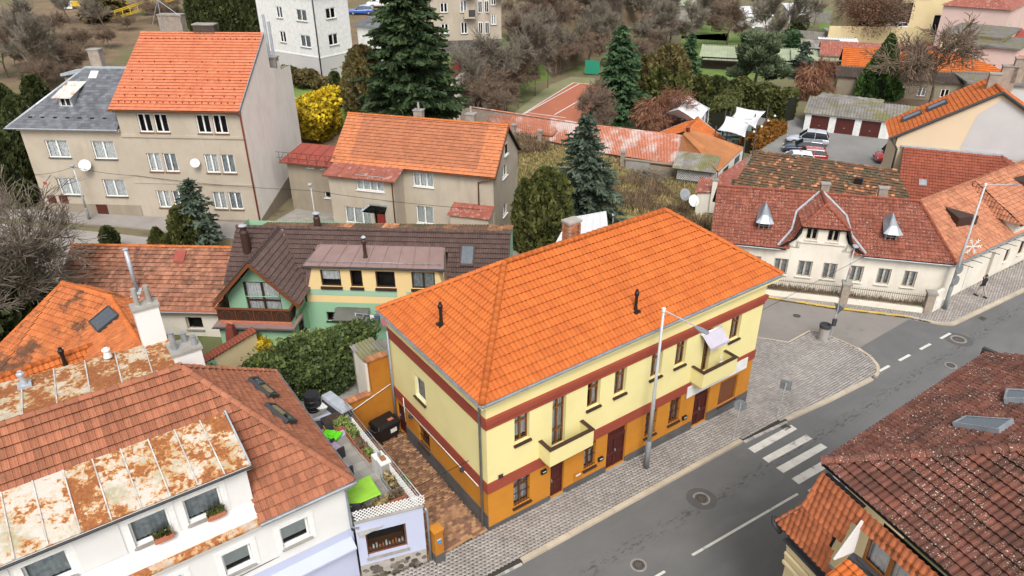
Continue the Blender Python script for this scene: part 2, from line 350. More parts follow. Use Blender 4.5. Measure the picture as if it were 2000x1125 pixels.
M['spruce'] = leafm('spruce', (0.022, 0.042, 0.020), (0.070, 0.105, 0.042))
M['spruce_mid'] = leafm('spruce_mid', (0.031, 0.067, 0.031), (0.084, 0.147, 0.063))
M['spruce_blue'] = leafm('spruce_blue', (.045, .066, .044), (.12, .155, .11))
M['thuja'] = leafm('thuja', (0.045, 0.053, 0.017), (0.133, 0.140, 0.042))
M['thuja_dark'] = leafm('thuja_dark', (0.028, 0.039, 0.014), (0.084, 0.098, 0.034))
M['thuja_brown'] = leafm('thuja_brown', (0.077, 0.063, 0.025), (0.182, 0.147, 0.056))
M['cone_green'] = leafm('cone_green', (0.025, 0.056, 0.020), (0.091, 0.161, 0.042))
M['hedge_rust'] = leafm('hedge_rust', (.14, .065, .014), (.33, .15, .03))
M['rhodo'] = leafm('rhodo', (0.031, 0.050, 0.021), (0.119, 0.161, 0.050))
M['rhodo_tip'] = leafm('rhodo_tip', (.1, .06, .03), (.26, .33, .06))
M['forsythia'] = leafm('forsythia', (.22, .15, .015), (.72, .53, .03))
M['pine'] = leafm('pine', (.075, .105, .055), (.19, .235, .13))
M['red_leaf'] = leafm('red_leaf', (.19, .09, .055), (.36, .19, .12))
M['drygrass'] = leafm('drygrass', (0.182, 0.140, 0.063), (0.532, 0.406, 0.196), trans=.2)
M['grassblade'] = leafm('grassblade', (0.098, 0.140, 0.035), (0.280, 0.336, 0.098), trans=.2)
M['weed'] = leafm('weed', (.12, .085, .055), (.28, .2, .12), trans=.1)
M['core'] = surf('core', (.012, .014, .007), (.02, .02, .01), 2, rough=1, bump=0)  # near-black, for solids that stand in for the shade inside foliage
# ---------------------------------------------------------------- facades
class Face:
 def __init__(s, p0, p1):
  s.p = Vector((p0[0], p0[1])); e = Vector((p1[0], p1[1])) - s.p; s.L = e.length; s.d = e / s.L; s.n = Vector((-s.d.y, s.d.x))
 def pt(s, x, dep, z): q = s.p + s.d * x + s.n * dep; return (q.x, q.y, z)
 def box(s, m, x0, x1, d0, d1, z0, z1, t=0):
  lo = [s.pt(x0, d0, z0), s.pt(x1, d0, z0), s.pt(x1, d1, z0), s.pt(x0, d1, z0)]
  return m.hexa(lo, [(a, b, z1) for a, b, _ in lo], t)
 def hit(s, fr, u, v, dep=0):             # photo point on this wall -> (x along, z)
  O, D = fr._r(u, v); o2 = Vector((O.x, O.y)) - s.p; d2 = Vector((D.x, D.y))
  t = (dep - o2.dot(s.n)) / d2.dot(s.n); return o2.dot(s.d) + d2.dot(s.d) * t, O.z + D.z * t
 def rect(s, fr, bl, tr, dep=0):
  a = s.hit(fr, *bl, dep); b = s.hit(fr, *tr, dep); return a[0], b[0], a[1], b[1]
def wall(m, f, z0, z1, ops=(), rev=.2, x0=0, x1=None, top=None):
 x1 = f.L if x1 is None else x1
 xs = sorted({x0, x1, *[o[0] for o in ops], *[o[1] for o in ops]}); zs = sorted({z0, z1, *[o[2] for o in ops], *[o[3] for o in ops]})
 xs = [x for x in xs if x0 <= x <= x1]; zs = [z for z in zs if z0 <= z <= z1]
 for a, b in zip(xs, xs[1:]):
  for c, d in zip(zs, zs[1:]):
   q, w = (a + b) / 2, (c + d) / 2
   if any(o[0] < q < o[1] and o[2] < w < o[3] for o in ops): continue
   m.poly([f.pt(a, 0, c), f.pt(b, 0, c), f.pt(b, 0, d), f.pt(a, 0, d)])
 for a, b, c, d in [o[:4] for o in ops]:
  A, B, C_, D = [(a, c), (b, c), (b, d), (a, d)]
  for p, q in ((A, B), (B, C_), (C_, D), (D, A)):
   m.poly([f.pt(p[0], 0, p[1]), f.pt(p[0], rev, p[1]), f.pt(q[0], rev, q[1]), f.pt(q[0], 0, q[1])])
 if top: m.poly([f.pt(x, 0, z) for x, z in top])
def win(par, f, r, mat='white_frame', cols=2, trans=(), sill='zinc', dep=.14, cur='curtain', fw=.06, near=True, curz=0., bars=0, name='window', glass='glass', curx=(0, 1), sillh=.05, roomd=.55):
 x0, x1, z0, z1 = r; m = MB(); e = .003; d0, d1 = dep, dep + .07
 f.box(m, x0 + e, x0 + fw, d0, d1, z0 + e, z1 - e); f.box(m, x1 - fw, x1 - e, d0, d1, z0 + e, z1 - e)
 f.box(m, x0 + fw, x1 - fw, d0, d1, z0 + e, z0 + fw); f.box(m, x0 + fw, x1 - fw, d0, d1, z1 - fw, z1 - e)
 xs = [x0 + fw] + [x0 + (x1 - x0) * k / cols for k in range(1, cols)] + [x1 - fw]
 zs = [z0 + fw] + [z0 + (z1 - z0) * k for k in trans] + [z1 - fw]
 for x in xs[1:-1]: f.box(m, x - fw * .7, x + fw * .7, d0 - .01, d1, z0 + fw, z1 - fw)
 for z in zs[1:-1]: f.box(m, x0 + fw, x1 - fw, d0 - .006, d1, z - fw * .55, z + fw * .55)
 w = m.build(name, M[mat], par)
 pm = MB()
 for a, b in zip(xs, xs[1:]):
  for c, d in zip(zs, zs[1:]):
   q = [f.pt(a, d1 - .03, c), f.pt(b, d1 - .03, c), f.pt(b, d1 - .03, d), f.pt(a, d1 - .03, d)]
   if near: MB().poly(q).build('pane', M[glass], w)
   else: pm.poly(q)
 if not near: pm.build('pane', M[glass], w)
 rm = MB(); dd = dep + roomd
 rm.poly([f.pt(x0 - .05, dd, z0 - .05), f.pt(x1 + .05, dd, z0 - .05), f.pt(x1 + .05, dd, z1 + .05), f.pt(x0 - .05, dd, z1 + .05)])
 for p, q in (((x0, z0), (x1, z0)), ((x1, z0), (x1, z1)), ((x1, z1), (x0, z1)), ((x0, z1), (x0, z0))):
  rm.poly([f.pt(p[0], d1, p[1]), f.pt(p[0], dd, p[1]), f.pt(q[0], dd, q[1]), f.pt(q[0], d1, q[1])])
 rm.build('room_shade', M['room_shade'], w)  # shallow box behind the panes, coloured dark as if unlit
 if cur:
  cm = MB(); zc = z0 + (z1 - z0) * curz; a0, a1 = x0 + (x1 - x0) * curx[0], x0 + (x1 - x0) * curx[1]; n = max(4, int((a1 - a0) / .09))
  for k in range(n):
   xa, xb = a0 + (a1 - a0) * k / n, a0 + (a1 - a0) * (k + 1) / n; da = d1 + .07 + (.05 if k % 2 else 0) * random.uniform(.4, 1); db = d1 + .07 + (0 if k % 2 else .05) * random.uniform(.4, 1)
   cm.poly([f.pt(xa, da, zc), f.pt(xb, db, zc), f.pt(xb, db, z1), f.pt(xa, da, z1)])
  cm.build('curtain', M[cur], w)
 if sill:
  s = MB(); f.box(s, x0 - .06, x1 + .06, -.12, dep, z0 - sillh, z0 - .004); s.build('sill', M[sill], w)
 if bars:
  b = MB(); nb = max(3, int((x1 - x0) / .14))
  for k in range(1, nb): x = x0 + (x1 - x0) * k / nb; f.box(b, x - .008, x + .008, .03, .046, z0, z0 + (z1 - z0) * bars)
  for z in (z0 + .1, z0 + (z1 - z0) * bars - .1, z0 + (z1 - z0) * bars * .5): f.box(b, x0, x1, .022, .052, z - .012, z + .012)
  b.build('grille', M['dark_brown'], w)
 return w
# ---------------------------------------------------------------- tiled roofs
PROF = {'wave': [(0, .004), (.16, .006), (.4, .042), (.7, .042), (.92, .006), (1, .004)],
  'flat': [(0, .0), (.04, .014), (.96, .014), (1, .0)],
  'rib': [(0, .0), (.1, .022), (.28, .008), (.5, .02), (.72, .008), (.9, .02), (1, .0)],
  'roman': [(0, .0), (.12, .03), (.36, .03), (.5, .0), (.62, .03), (.86, .03), (1, 0)],
  'slate': [(0, .006), (1, .006)]}
class TileRoof:
 def __init__(s, th_, mat, tw=.23, th=.34, prof='wave', lift=.055, n=300, deck='dark', name='roof_tile', jit=.004):
  s.o = th_; s.mat = M[mat] if isinstance(mat, str) else mat; s.tw = tw; s.th = th; s.pf = PROF[prof]; s.lift = lift; s.n = n; s.T = []; s.name = name; s.jit = jit; s.pl = 0
  s.deck = MB(); s.hsh = {}
  loc = th_.location; a = th_.rotation_euler.z; d = Vector((0, 0, CAMZ)) - Vector(loc)
  s.cam = Vector((d.x * math.cos(a) + d.y * math.sin(a), -d.x * math.sin(a) + d.y * math.cos(a), d.z))
 def plane(s, pts, bond=0, tintf=None, hide=None, decks=None):
  """pts: 3-D polygon, convex; pts[0]->pts[1] is the eave (left to right seen from outside)"""
  P = [Vector(p) for p in pts]; o = P[0]; u = (P[1] - P[0]).normalized(); nn = None
  for p in P[2:]:
   q = (p - o) - u * (p - o).dot(u)
   if q.length > .05: v = q.normalized(); break
  n = u.cross(v)
  poly = [((p - o).dot(u), (p - o).dot(v)) for p in P]
  k = len(poly); hp = []
  for i in range(k):
   (ax, ay), (bx, by) = poly[i], poly[(i + 1) % k]; ex, ey = bx - ax, by - ay; L = math.hypot(ex, ey)
   if L > 1e-6: hp.append((-ey / L, ex / L, -(-ey * ax + ex * ay) / L))
  u0 = min(p[0] for p in poly); u1 = max(p[0] for p in poly); v1 = max(p[1] for p in poly)
  for dk in ([P] if decks is None else [[Vector(p) for p in d] for d in decks]):
   s.deck.hexa([p - n * .14 for p in dk], [p - n * .02 for p in dk])
  tw, th = s.tw, s.th; pid = s.pl; s.pl += 1
  def full(h0):
   Q = []
   for (a, ha), (b, hb) in zip(s.pf, s.pf[1:]):
    x0, x1 = a * tw, b * tw
    Q.append([(x0, 0, ha + s.lift), (x1, 0, hb + s.lift), (x1, th, hb + .002), (x0, th, ha + .002)])
    Q.append([(x0, 0, ha + s.lift - .024), (x1, 0, hb + s.lift - .024), (x1, 0, hb + s.lift), (x0, 0, ha + s.lift)])
   return Q
  base = full(0)
  for j in range(int(math.ceil(v1 / th))):
   off = (bond * tw) if j % 2 else 0
   i0 = int(math.floor((u0 - off) / tw)) - 1
   for i in range(i0, int(math.ceil((u1 - off) / tw)) + 1):
    x, y = i * tw + off, j * th; cs = [(x, y), (x + tw, y), (x + tw, y + th), (x, y + th)]
    inside = True; out = False
    for a, b, c in hp:
     dd = [a * q[0] + b * q[1] + c for q in cs]
     if max(dd) < .01: out = True; break
     if min(dd) < -.003: inside = False
    if out: continue
    cen = o + u * (x + tw / 2) + v * (y + th / 2)
    if hide and hide(cen): continue
    tt = random.random() if tintf is None else tintf(cen, i, j)
    jz = random.gauss(0, s.jit)
    if inside: s.T.append((cen, None, tt, jz, (o, u, v, n, x, y), pid, base))
    else:
     Q = []
     for q in base:
      q = [(a + x, b + y, c) for a, b, c in q]
      for a, b, c in hp:
       r_ = []
       for e in range(len(q)):
        p0, p1 = q[e], q[(e + 1) % len(q)]; d0 = a * p0[0] + b * p0[1] + c; d1 = a * p1[0] + b * p1[1] + c
        if d0 >= 0: r_.append(p0)
        if (d0 >= 0) != (d1 >= 0):
         w = d0 / (d0 - d1); r_.append(tuple(p0[z] + (p1[z] - p0[z]) * w for z in range(3)))
       q = r_
       if len(q) < 3: break
      if len(q) >= 3: Q.append(q)
     if Q: s.T.append((cen, Q, tt, jz, (o, u, v, n, 0, 0), pid, None))
 def finish(s):
  s.T.sort(key=lambda t: (t[0] - s.cam).length); sh = {}
  for k, (cen, Q, tt, jz, (o, u, v, n, x, y), pid, base) in enumerate(s.T[:s.n]):
   if Q is None and pid in sh: me = sh[pid]
   else:
    m = MB(); q_ = base if Q is None else Q
    for q in q_:
     m.poly([(o + u * (a + x) + v * (b + y) + n * c) - cen for a, b, c in q])
    me = m.mesh(s.name, s.mat)
    if Q is None: sh[pid] = me
   ob = link(s.name, me, s.o, cen + n * jz); ob['tint'] = tt
  if len(s.T) > s.n:
   m = MB()
   for cen, Q, tt, jz, (o, u, v, n, x, y), pid, base in s.T[s.n:]:
    for q in (base if Q is None else Q):
     b = len(m.v); m.v += [tuple(o + u * (a + x) + v * (bb + y) + n * (c + jz)) for a, bb, c in q]
     m.f.append(tuple(range(b, b + len(q)))); m.t.append(max(.001, tt))
   m.build('roof_tiles', s.mat, s.o, kind='stuff')
  s.deck.build('roof_deck', M['dark'], s.o)  # near-black deck colours in the shade of the gaps under tile lips
def ridge(par, P, Q, mat, r=.13, ln=.38, name='ridge_tile', lift=.0, seg=5):
 P, Q = Vector(P), Vector(Q); d = Q - P; L = d.length; n = max(1, round(L / ln)); ln = L / n
 m = MB(); b = []
 for i, (x, rr) in enumerate(((0, 1.12), (.07, 1.12), (.075, 1.0), (ln * 1.05, .93))):
  for k in range(seg + 1):
   q = math.pi * (k / seg); m.v.append((x, r * rr * math.cos(q), r * rr * math.sin(q) * .85 + .02))
 for i in range(3):
  for k in range(seg): a = i * (seg + 1) + k; m.f.append((a, a + 1, a + seg + 2, a + seg + 1)); m.t.append(0)
 m.f.append(tuple(range(seg + 1))); m.t.append(0)
 me = m.mesh(name, M[mat]); me.polygons.foreach_set('use_smooth', [True] * (len(me.polygons) - 1) + [False])
 rot = d.to_track_quat('X', 'Z').to_euler()
 for k in range(n):
  o = link(name, me, par, P + d * (k / n) + Vector((0, 0, lift))); o.rotation_euler = rot; o['tint'] = random.random()
def gutter(par, P, Q, mat='zinc', r=.07, name='gutter'):
 P, Q = Vector(P), Vector(Q); d = (Q - P).normalized(); s_ = Vector((d.y, -d.x, 0)).normalized(); m = MB(); b = 0
 for rr in (r, r * .85):
  for p in (P, Q):
   for k in range(7): q = math.pi + math.pi * k / 6; m.v.append(tuple(p + s_ * (rr * math.cos(q)) + Vector((0, 0, rr * math.sin(q)))))
 for o in (0, 14):
  for k in range(6): m.f.append((o + k, o + k + 1, o + 7 + k + 1, o + 7 + k)); m.t.append(0)
 for e in (0, 6): m.f.append((e, e + 7, 14 + e + 7, 14 + e)); m.t.append(0)
 return m.build(name, M[mat], par)
def sheets(par, A, B, Cc, D, n, mat, th=.03, name='roof_sheet', seam='seam', jit=.006, rows=1, seamh=.04):
 """standing-seam or flat sheets on a quad: A-B lower edge, D-C upper edge"""
 A, B, Cc, D = map(Vector, (A, B, Cc, D)); nr = (B - A).cross(D - A).normalized()
 cuts = np.linspace(0, 1, n + 1)
 for i in range(n):
  for j in range(rows):
   a, b = cuts[i], cuts[i + 1]; c, d = j / rows, (j + 1) / rows; g = .012
   def P(s_, t_): return (A + (B - A) * s_) * (1 - t_) + (D + (Cc - D) * s_) * t_
   q = [P(a, c), P(b, c), P(b, d), P(a, d)]; cen = sum(q, Vector()) / 4; q = [cen + (p - cen) * (1 - g * .6) for p in q]
   h = nr * (.012 * (rows - j))
   m = MB().hexa([p - nr * th - cen + h for p in q], [p - cen + h + nr * random.uniform(0, jit) for p in q])
   e = q[0] - cen; f = q[3] - cen; w = (q[1] - q[0]).normalized() * (.045 if 'rust' in mat else .025)
   o = m.build(name, M[mat], par, loc=cen); o['tint'] = random.random()
   if seamh: MB().hexa([e + h, e + w + h, f + w + h, f + h], [p + nr * seamh + h for p in (e, e + w, f + w, f)]).build('seam', M['seam_white' if 'rust' in mat else mat], o)
def corrug(par, name, A, B, Cc, D, pitch, amp, mat, kind=None, th=.02, rows=1):
 """wavy sheet over a quad, waves running from edge A-B up to D-C"""
 A, B, Cc, D = [np.array(x, float) for x in (A, B, Cc, D)]; nr = np.cross(B - A, D - A); nr /= np.linalg.norm(nr)
 n = max(8, int(np.linalg.norm(B - A) / pitch * 4)); s_ = np.linspace(0, 1, n + 1)[:, None]
 V = []; Fq = []; T = []; ph = np.sin(np.arange(n + 1) * math.pi / 2)[:, None] * amp
 for j in range(rows):
  for e, t_ in enumerate((j / rows, min(1, (j + 1.06) / rows))):
   V.append((A + (B - A) * s_) * (1 - t_) + (D + (Cc - D) * s_) * t_ + nr * ph + nr * (.03 if e == 0 else 0))
  b = 2 * j * (n + 1); k = np.arange(n); Fq.append(np.stack([b + k, b + k + 1, b + n + 1 + k + 1, b + n + 1 + k], 1)); T.append(np.repeat(rng.random(n // 20 + 1), 20)[:n])
 return fast(name, np.concatenate(V), np.concatenate(Fq), M[mat], par, tint=np.concatenate(T), kind=kind)
def chimney(par, x, y, z0, z1, w, d, mat='brick_pale', cap='concrete', name='chimney', pots=0, bricks=False):
 o = boxp(name, M['mortar'] if bricks else M[mat], par, x - w / 2, x + w / 2, y - d / 2, y + d / 2, z0, z1)
 if bricks:
  rh = .085; n = int((z1 - z0) / rh); meX = MB().box(-.115, .115, -.02, .02, -.035, .035).mesh('brick', M[mat]); meY = MB().box(-.02, .02, -.115, .115, -.035, .035).mesh('brick', M[mat])
  for j in range(n):
   for sgn in (-1, 1):
    for me, half, oth, ax in ((meX, w / 2, d / 2, 0), (meY, d / 2, w / 2, 1)):
     c = -half + .125 + (.12 if j % 2 else 0)
     while c < half:
      cc = min(c, half - .1); p = (x + cc, y + sgn * oth) if ax == 0 else (x + sgn * oth, y + cc)
      b = link('brick', me, o, (p[0], p[1], z0 + (j + .5) * rh)); b['tint'] = random.random(); c += .25
 if cap: boxp('chimney_cap', M[cap], o, x - w / 2 - .06, x + w / 2 + .06, y - d / 2 - .06, y + d / 2 + .06, z1, z1 + .1)
 for k in range(pots):
  px = x + (k - (pots - 1) / 2) * w / max(1, pots); MB().lathe([(.11, 0), (.09, .55), (.1, .6)], 10, (px, y, z1 + .1)).build('chimney_pot', M['concrete'], o, smooth=False)
 return o
def vent(par, P, h=1.1, r=.09, mat='black', cap=None, name='vent_pipe', base=True):
 m = MB()
 if base: m.box(P[0] - r * 2.4, P[0] + r * 2.4, P[1] - r * 2.4, P[1] + r * 2.4, P[2] - .15, P[2] + .06)
 m.lathe([(r * 1.6, 0), (r, .25), (r, h * .72), (r * 1.5, h * .74), (r * 1.5, h * .86), (r * .9, h * .93), (r * .9, h)], 10, P)
 return m.build(name, M[mat], par)
def rooflight(par, q, mat='zinc', glass='glass_sky', fr=.09, h=.2, name='roof_window'):
 """q: four 3-D corners on the roof plane (bl, br, tr, tl)"""
 q = [Vector(p) for p in q]; n = (q[1] - q[0]).cross(q[3] - q[0]).normalized(); c = sum(q, Vector()) / 4
 if n.z < 0: q = q[::-1]; n = -n
 inn = [c + (p - c) * (1 - 2 * fr / max(.3, (q[1] - q[0]).length)) for p in q]; m = MB()
 for i in range(4):
  j = (i + 1) % 4; m.hexa([q[i] - n * .1, q[j] - n * .1, inn[j] - n * .1, inn[i] - n * .1], [q[i] + n * h, q[j] + n * h, inn[j] + n * h, inn[i] + n * h])
 o = m.build(name, M[mat], par)
 MB().poly([p + n * (h - .02) for p in inn]).build('pane', M[glass], o)
 MB().poly([p + n * (h - .06) for p in inn]).build('blind', M['curtain_grey'], o)
 return o
# ================================================================ GROUND, ROAD, PAVEMENTS
import bmesh
FA = Fr((SO[0], SO[1], 0), math.degrees(SA))
def stw(s, t): return FA.w(s, t)
def patch(name, pts, dz, mat, th=0, kind='structure', parent=None):
 bm = bmesh.new(); bm.faces.new([bm.verts.new((p[0], p[1], 0)) for p in pts])
 for s_ in (-14, 22):
  P = stw(s_, 0); g = bm.verts[:] + bm.edges[:] + bm.faces[:]
  bmesh.ops.bisect_plane(bm, geom=g, plane_co=(P.x, P.y, 0), plane_no=(math.cos(SA), math.sin(SA), 0))
 bmesh.ops.recalc_face_normals(bm, faces=bm.faces[:])
 if bm.faces[:][0].normal.z < 0: bmesh.ops.reverse_faces(bm, faces=bm.faces[:])
 if th:
  r = bmesh.ops.extrude_face_region(bm, geom=bm.faces[:])
  low = [v for v in r['geom'] if isinstance(v, bmesh.types.BMVert)]
  for v in bm.verts: v.co.z = gz(v.co.x, v.co.y) + dz
  top = set(low)
  for v in bm.verts:
   if v not in top: v.co.z -= th
 else:
  for v in bm.verts: v.co.z = gz(v.co.x, v.co.y) + dz
 bmesh.ops.triangulate(bm, faces=[f for f in bm.faces if len(f.verts) > 4])
 me = bpy.data.meshes.new(name); bm.to_mesh(me); bm.free(); me.materials.append(mat)
 return link(name, me, parent, kind=kind)
def pxs(*q, dz=0): return [atg(u, v, dz) for u, v in q]
def inpoly(x, y, P):
 r = False; j = len(P) - 1
 for i in range(len(P)):
  if (P[i][1] > y) != (P[j][1] > y) and x < (P[j][0] - P[i][0]) * (y - P[i][1]) / (P[j][1] - P[i][1]) + P[i][0]: r = not r
  j = i
 return r
def pavers(par, name, poly, ang, w, h, mat, dz, shape, n=300, gap=.009, th=.02, tintf=None, jz=.0015):
 c, s = math.cos(ang), math.sin(ang); o = poly[0]; L = [((p[0] - o[0]) * c + (p[1] - o[1]) * s, -(p[0] - o[0]) * s + (p[1] - o[1]) * c) for p in poly]
 x0, x1 = min(p[0] for p in L), max(p[0] for p in L); y0, y1 = min(p[1] for p in L), max(p[1] for p in L); base = shape(w, h, gap); T = []
 m0 = MB(); k = len(base); m0.v = [(a * c - b * s, a * s + b * c, 0) for a, b in base] + [(a * c * 1.04 - b * s * 1.04, a * s * 1.04 + b * c * 1.04, -th) for a, b in base]
 m0.f = [tuple(range(k))] + [(i, k + i, k + (i + 1) % k, (i + 1) % k) for i in range(k)]; m0.t = [0] * (k + 1)
 for j in range(int((y1 - y0) / h) + 1):
  for i in range(int((x1 - x0) / w) + 2):
   a, b = x0 + (i + (.5 if j % 2 else 0)) * w, y0 + (j + .5) * h
   if inpoly(a, b, L):
    X, Y = o[0] + a * c - b * s, o[1] + a * s + b * c; T.append((X, Y, gz(X, Y) + dz + random.gauss(0, jz), random.random() if tintf is None else tintf(X, Y)))
 T.sort(key=lambda t: t[0] ** 2 + t[1] ** 2); me = m0.mesh(name, M[mat])
 for X, Y, Z, t in T[:n]:
  ob = link(name, me, par, (X, Y, Z)); ob['tint'] = t
 if len(T) > n:
  T = np.array(T[n:]); B = np.array(m0.v); k2 = len(B); V = (B[None] + T[:, None, :3]).reshape(-1, 3)
  q = np.array([[0, i, (i + 1), (i + 1)] for i in range(1, k - 1)])  # fan as triangles
  tri = np.concatenate([np.array([[0, i, i + 1] for i in range(1, k - 1)]), np.array([[i, k + i, (i + 1) % k] for i in range(k)]), np.array([[(i + 1) % k, k + i, k + (i + 1) % k] for i in range(k)])])
  Fc = (tri[None] + (np.arange(len(T)) * k2)[:, None, None]).reshape(-1, 3)
  fast(name + 's', V, Fc, M[mat], par, tint=np.repeat(T[:, 3], len(tri)), kind='stuff', n=3)
def zig(w, h, g):
 a = .028; x0, x1, y0, y1 = -w / 2 + g / 2, w / 2 - g / 2, -h / 2 + g / 2, h / 2 - g / 2; q = w / 4
 return [(x0, y0), (-q, y0 + a), (q, y0 - a), (x1, y0), (x1, y1), (q, y1 - a), (-q, y1 + a), (x0, y1)]
def rectp(w, h, g): return [(-w / 2 + g / 2, -h / 2 + g / 2), (w / 2 - g / 2, -h / 2 + g / 2), (w / 2 - g / 2, h / 2 - g / 2), (-w / 2 + g / 2, h / 2 - g / 2)]
M['ground'] = surf('ground', (.13, .12, .065), (.18, .14, .085), .12, rough=1, bump=.5, bsc=6, bdist=.08, grain=.3, gsc=14, spots=(((.13, .17, .055), .09, .5, .62, .8), ((.05, .035, .025), .5, .55, .7, .6)))
M['litter'] = surf('litter', (.21, .145, .09), (.14, .1, .062), .3, rough=1, bump=.6, bsc=8, bdist=.06, grain=.35, gsc=11, spots=(((.3, .21, .14), 2.2, .58, .7, .7), ((.11, .13, .05), .1, .5, .62, .7), ((.06, .04, .028), 1.1, .56, .7, .7)))
M['lawn'] = surf('lawn', (.14, .21, .05), (.11, .165, .045), .3, rough=1, bump=.5, bsc=18, bdist=.05, grain=.3, gsc=20, spots=(((.12, .1, .045), .6, .58, .72, .6),))
M['meadow'] = surf('meadow', (.29, .24, .12), (.2, .2, .075), .25, rough=1, bump=.6, bsc=10, bdist=.06, grain=.3, gsc=14, spots=(((.085, .06, .035), .7, .55, .68, .7),))
M['asphalt'] = surf('asphalt', (.135, .134, .134), (.115, .114, .114), .22, rough=.9, bump=.35, bsc=140, bdist=.006, grain=.22, gsc=55, spots=(((.088, .087, .087), .5, .6, .78, .5), ((.115, .11, .105), 1.6, .62, .75, .35)))
t_ = NT('asphalt_drips'); V_ = t_.n.new('ShaderNodeVectorMath'); V_.operation = 'DOT_PRODUCT'; t_.l.new(t_.pos, V_.inputs[0]); V_.inputs[1].default_value = (-math.sin(SA), math.cos(SA), 0); tt_ = t_.math('SUBTRACT', V_.outputs['Value'], -math.sin(SA) * SO[0] + math.cos(SA) * SO[1] - 4.0)
U_ = t_.n.new('ShaderNodeVectorMath'); U_.operation = 'DOT_PRODUCT'; t_.l.new(t_.pos, U_.inputs[0]); U_.inputs[1].default_value = (math.cos(SA), math.sin(SA), 0); W_ = t_.n.new('ShaderNodeCombineXYZ'); t_.l.new(t_.math('MULTIPLY', U_.outputs['Value'], .35), W_.inputs[0]); t_.l.new(tt_, W_.inputs[1])
base_ = t_.mix(t_.ramp(t_.noise(.22, 5), .35, .65), (.142, .141, .14), (.118, .117, .117)); base_ = t_.mix(t_.math('MULTIPLY', t_.ramp(t_.noise(1.3, 5, .6, W_.outputs[0]), .45, .7), .3), base_, (.1, .099, .099)); base_ = t_.mix(t_.math('MULTIPLY', t_.ramp(t_.noise(.7, 4, .6, W_.outputs[0]), .55, .75), .35), base_, (.19, .185, .18))
m_ = t_.math('MULTIPLY', t_.ramp(t_.math('ABSOLUTE', t_.math('ADD', tt_, t_.math('MULTIPLY', t_.noise(.3, 3), .5))), .05, .5, 1, 0), t_.ramp(t_.noise(6, 4, .7, W_.outputs[0]), .52, .6)); base_ = t_.mix(t_.math('MULTIPLY', m_, .75), base_, (.05, .05, .05))
g_ = t_.n.new('ShaderNodeCombineColor'); k_ = t_.ramp(t_.noise(50, 3, .7), .2, .8, .8, 1.2); [t_.l.new(k_, g_.inputs[i]) for i in range(3)]; base_ = t_.mix(1.0, base_, g_.outputs[0], 'MULTIPLY'); t_.bump(t_.noise(140, 4), .35, .006); M['asphalt_drips'] = t_.finish(base_, .9, 0, .3)
M['asphalt_old'] = surf('asphalt_old', (.235, .215, .195), (.2, .183, .168), .3, rough=.92, bump=.35, bsc=120, bdist=.006, grain=.2, gsc=50, spots=(((.11, .1, .095), .9, .6, .75, .5),))
M['asphalt_patch'] = surf('asphalt_patch', (.145, .142, .14), (.12, .118, .118), .5, rough=.92, bump=.3, bsc=120, grain=.2, gsc=50)
M['asphalt_back'] = surf('asphalt_back', (.32, .295, .27), (.28, .258, .235), .3, rough=.92, bump=.25, bsc=80, grain=.15, gsc=40)
M['gravel'] = surf('gravel', (.24, .235, .225), (.18, .176, .17), .16, rough=1, bump=.5, bsc=22, bdist=.05, grain=.3, gsc=16, spots=(((.26, .25, .235), .25, .58, .7, .6), ((.09, .1, .05), .12, .6, .7, .6)))
M['paver'] = surf('paver', (.36, .33, .305), (.29, .265, .245), .45, rough=.95, bump=.3, bsc=90, tint=.16, grain=.18, gsc=70, spots=(((.16, .145, .132), .7, .58, .74, .55),))
M['paver_brown'] = surf('paver_brown', (.27, .14, .085), (.22, .115, .075), .7, rough=.95, bump=.3, bsc=80, tint=.3, grain=.18, gsc=60, tcol=(.34, .2, .1), spots=(((.07, .05, .035), .9, .56, .7, .7),))
M['joint'] = surf('joint', (.05, .045, .04), (.035, .032, .028), 5, rough=1)
M['kerb'] = surf('kerb', (.47, .4, .31), (.39, .33, .255), 1.3, rough=.95, bump=.3, bsc=90, tint=.1, grain=.15, gsc=60)
M['cobble'] = surf('cobble', (.38, .36, .33), (.29, .275, .255), 3, rough=.95, bump=.4, tint=.3)
M['road_paint'] = surf('road_paint', (.62, .6, .54), (.52, .5, .46), 2, rough=.9, bump=.2, bsc=90, grain=.12, gsc=60, spots=(((.17, .165, .16), 2.0, .6, .7, .85), ((.3, .29, .28), 9, .6, .7, .6)))
M['yellow_paint'] = surf('yellow_paint', (.6, .4, .05), (.5, .33, .08), 3, rough=.9, spots=(((.3, .26, .2), 4, .58, .68, .7),))
M['clay'] = surf('clay', (.42, .15, .085), (.36, .125, .075), .2, rough=1, bump=.15, bsc=40, grain=.1, gsc=20, spots=(((.42, .28, .2), .35, .58, .7, .5),))
M['court_edge'] = surf('court_edge', (.24, .23, .13), (.2, .2, .1), .3, rough=1, bump=.3, bsc=30, grain=.15)
M['iron'] = surf('iron', (.13, .115, .1), (.09, .08, .072), 6, rough=.7, metal=.3, bump=.4, bsc=60)
me = MB()
for a, b in ((-1200, -14), (-14, 22), (22, 1200)):
 q = [stw(a, -1200), stw(b, -1200), stw(b, 1200), stw(a, 1200)]
 me.poly([(p.x, p.y, gz(p.x, p.y) - .03) for p in q])
me.build('ground', M['ground'], kind='structure')
# main road
KL = [(-60, -1.6), (-4, -2.05), (0.2, -2.2), (14.8, -2.2), (18.5, -2.4), (26.3, -2.95)]
KR = [(37, -2.65), (46, -3.4), (60, -4.2), (140, -9)]
road = [stw(*p) for p in KL] + [stw(*p) for p in KR] + [stw(140, -18), stw(46, -11.4), (stw(20, -9.6)), stw(-60, -8.4)]
patch('road', road, .0, M['asphalt_drips'])
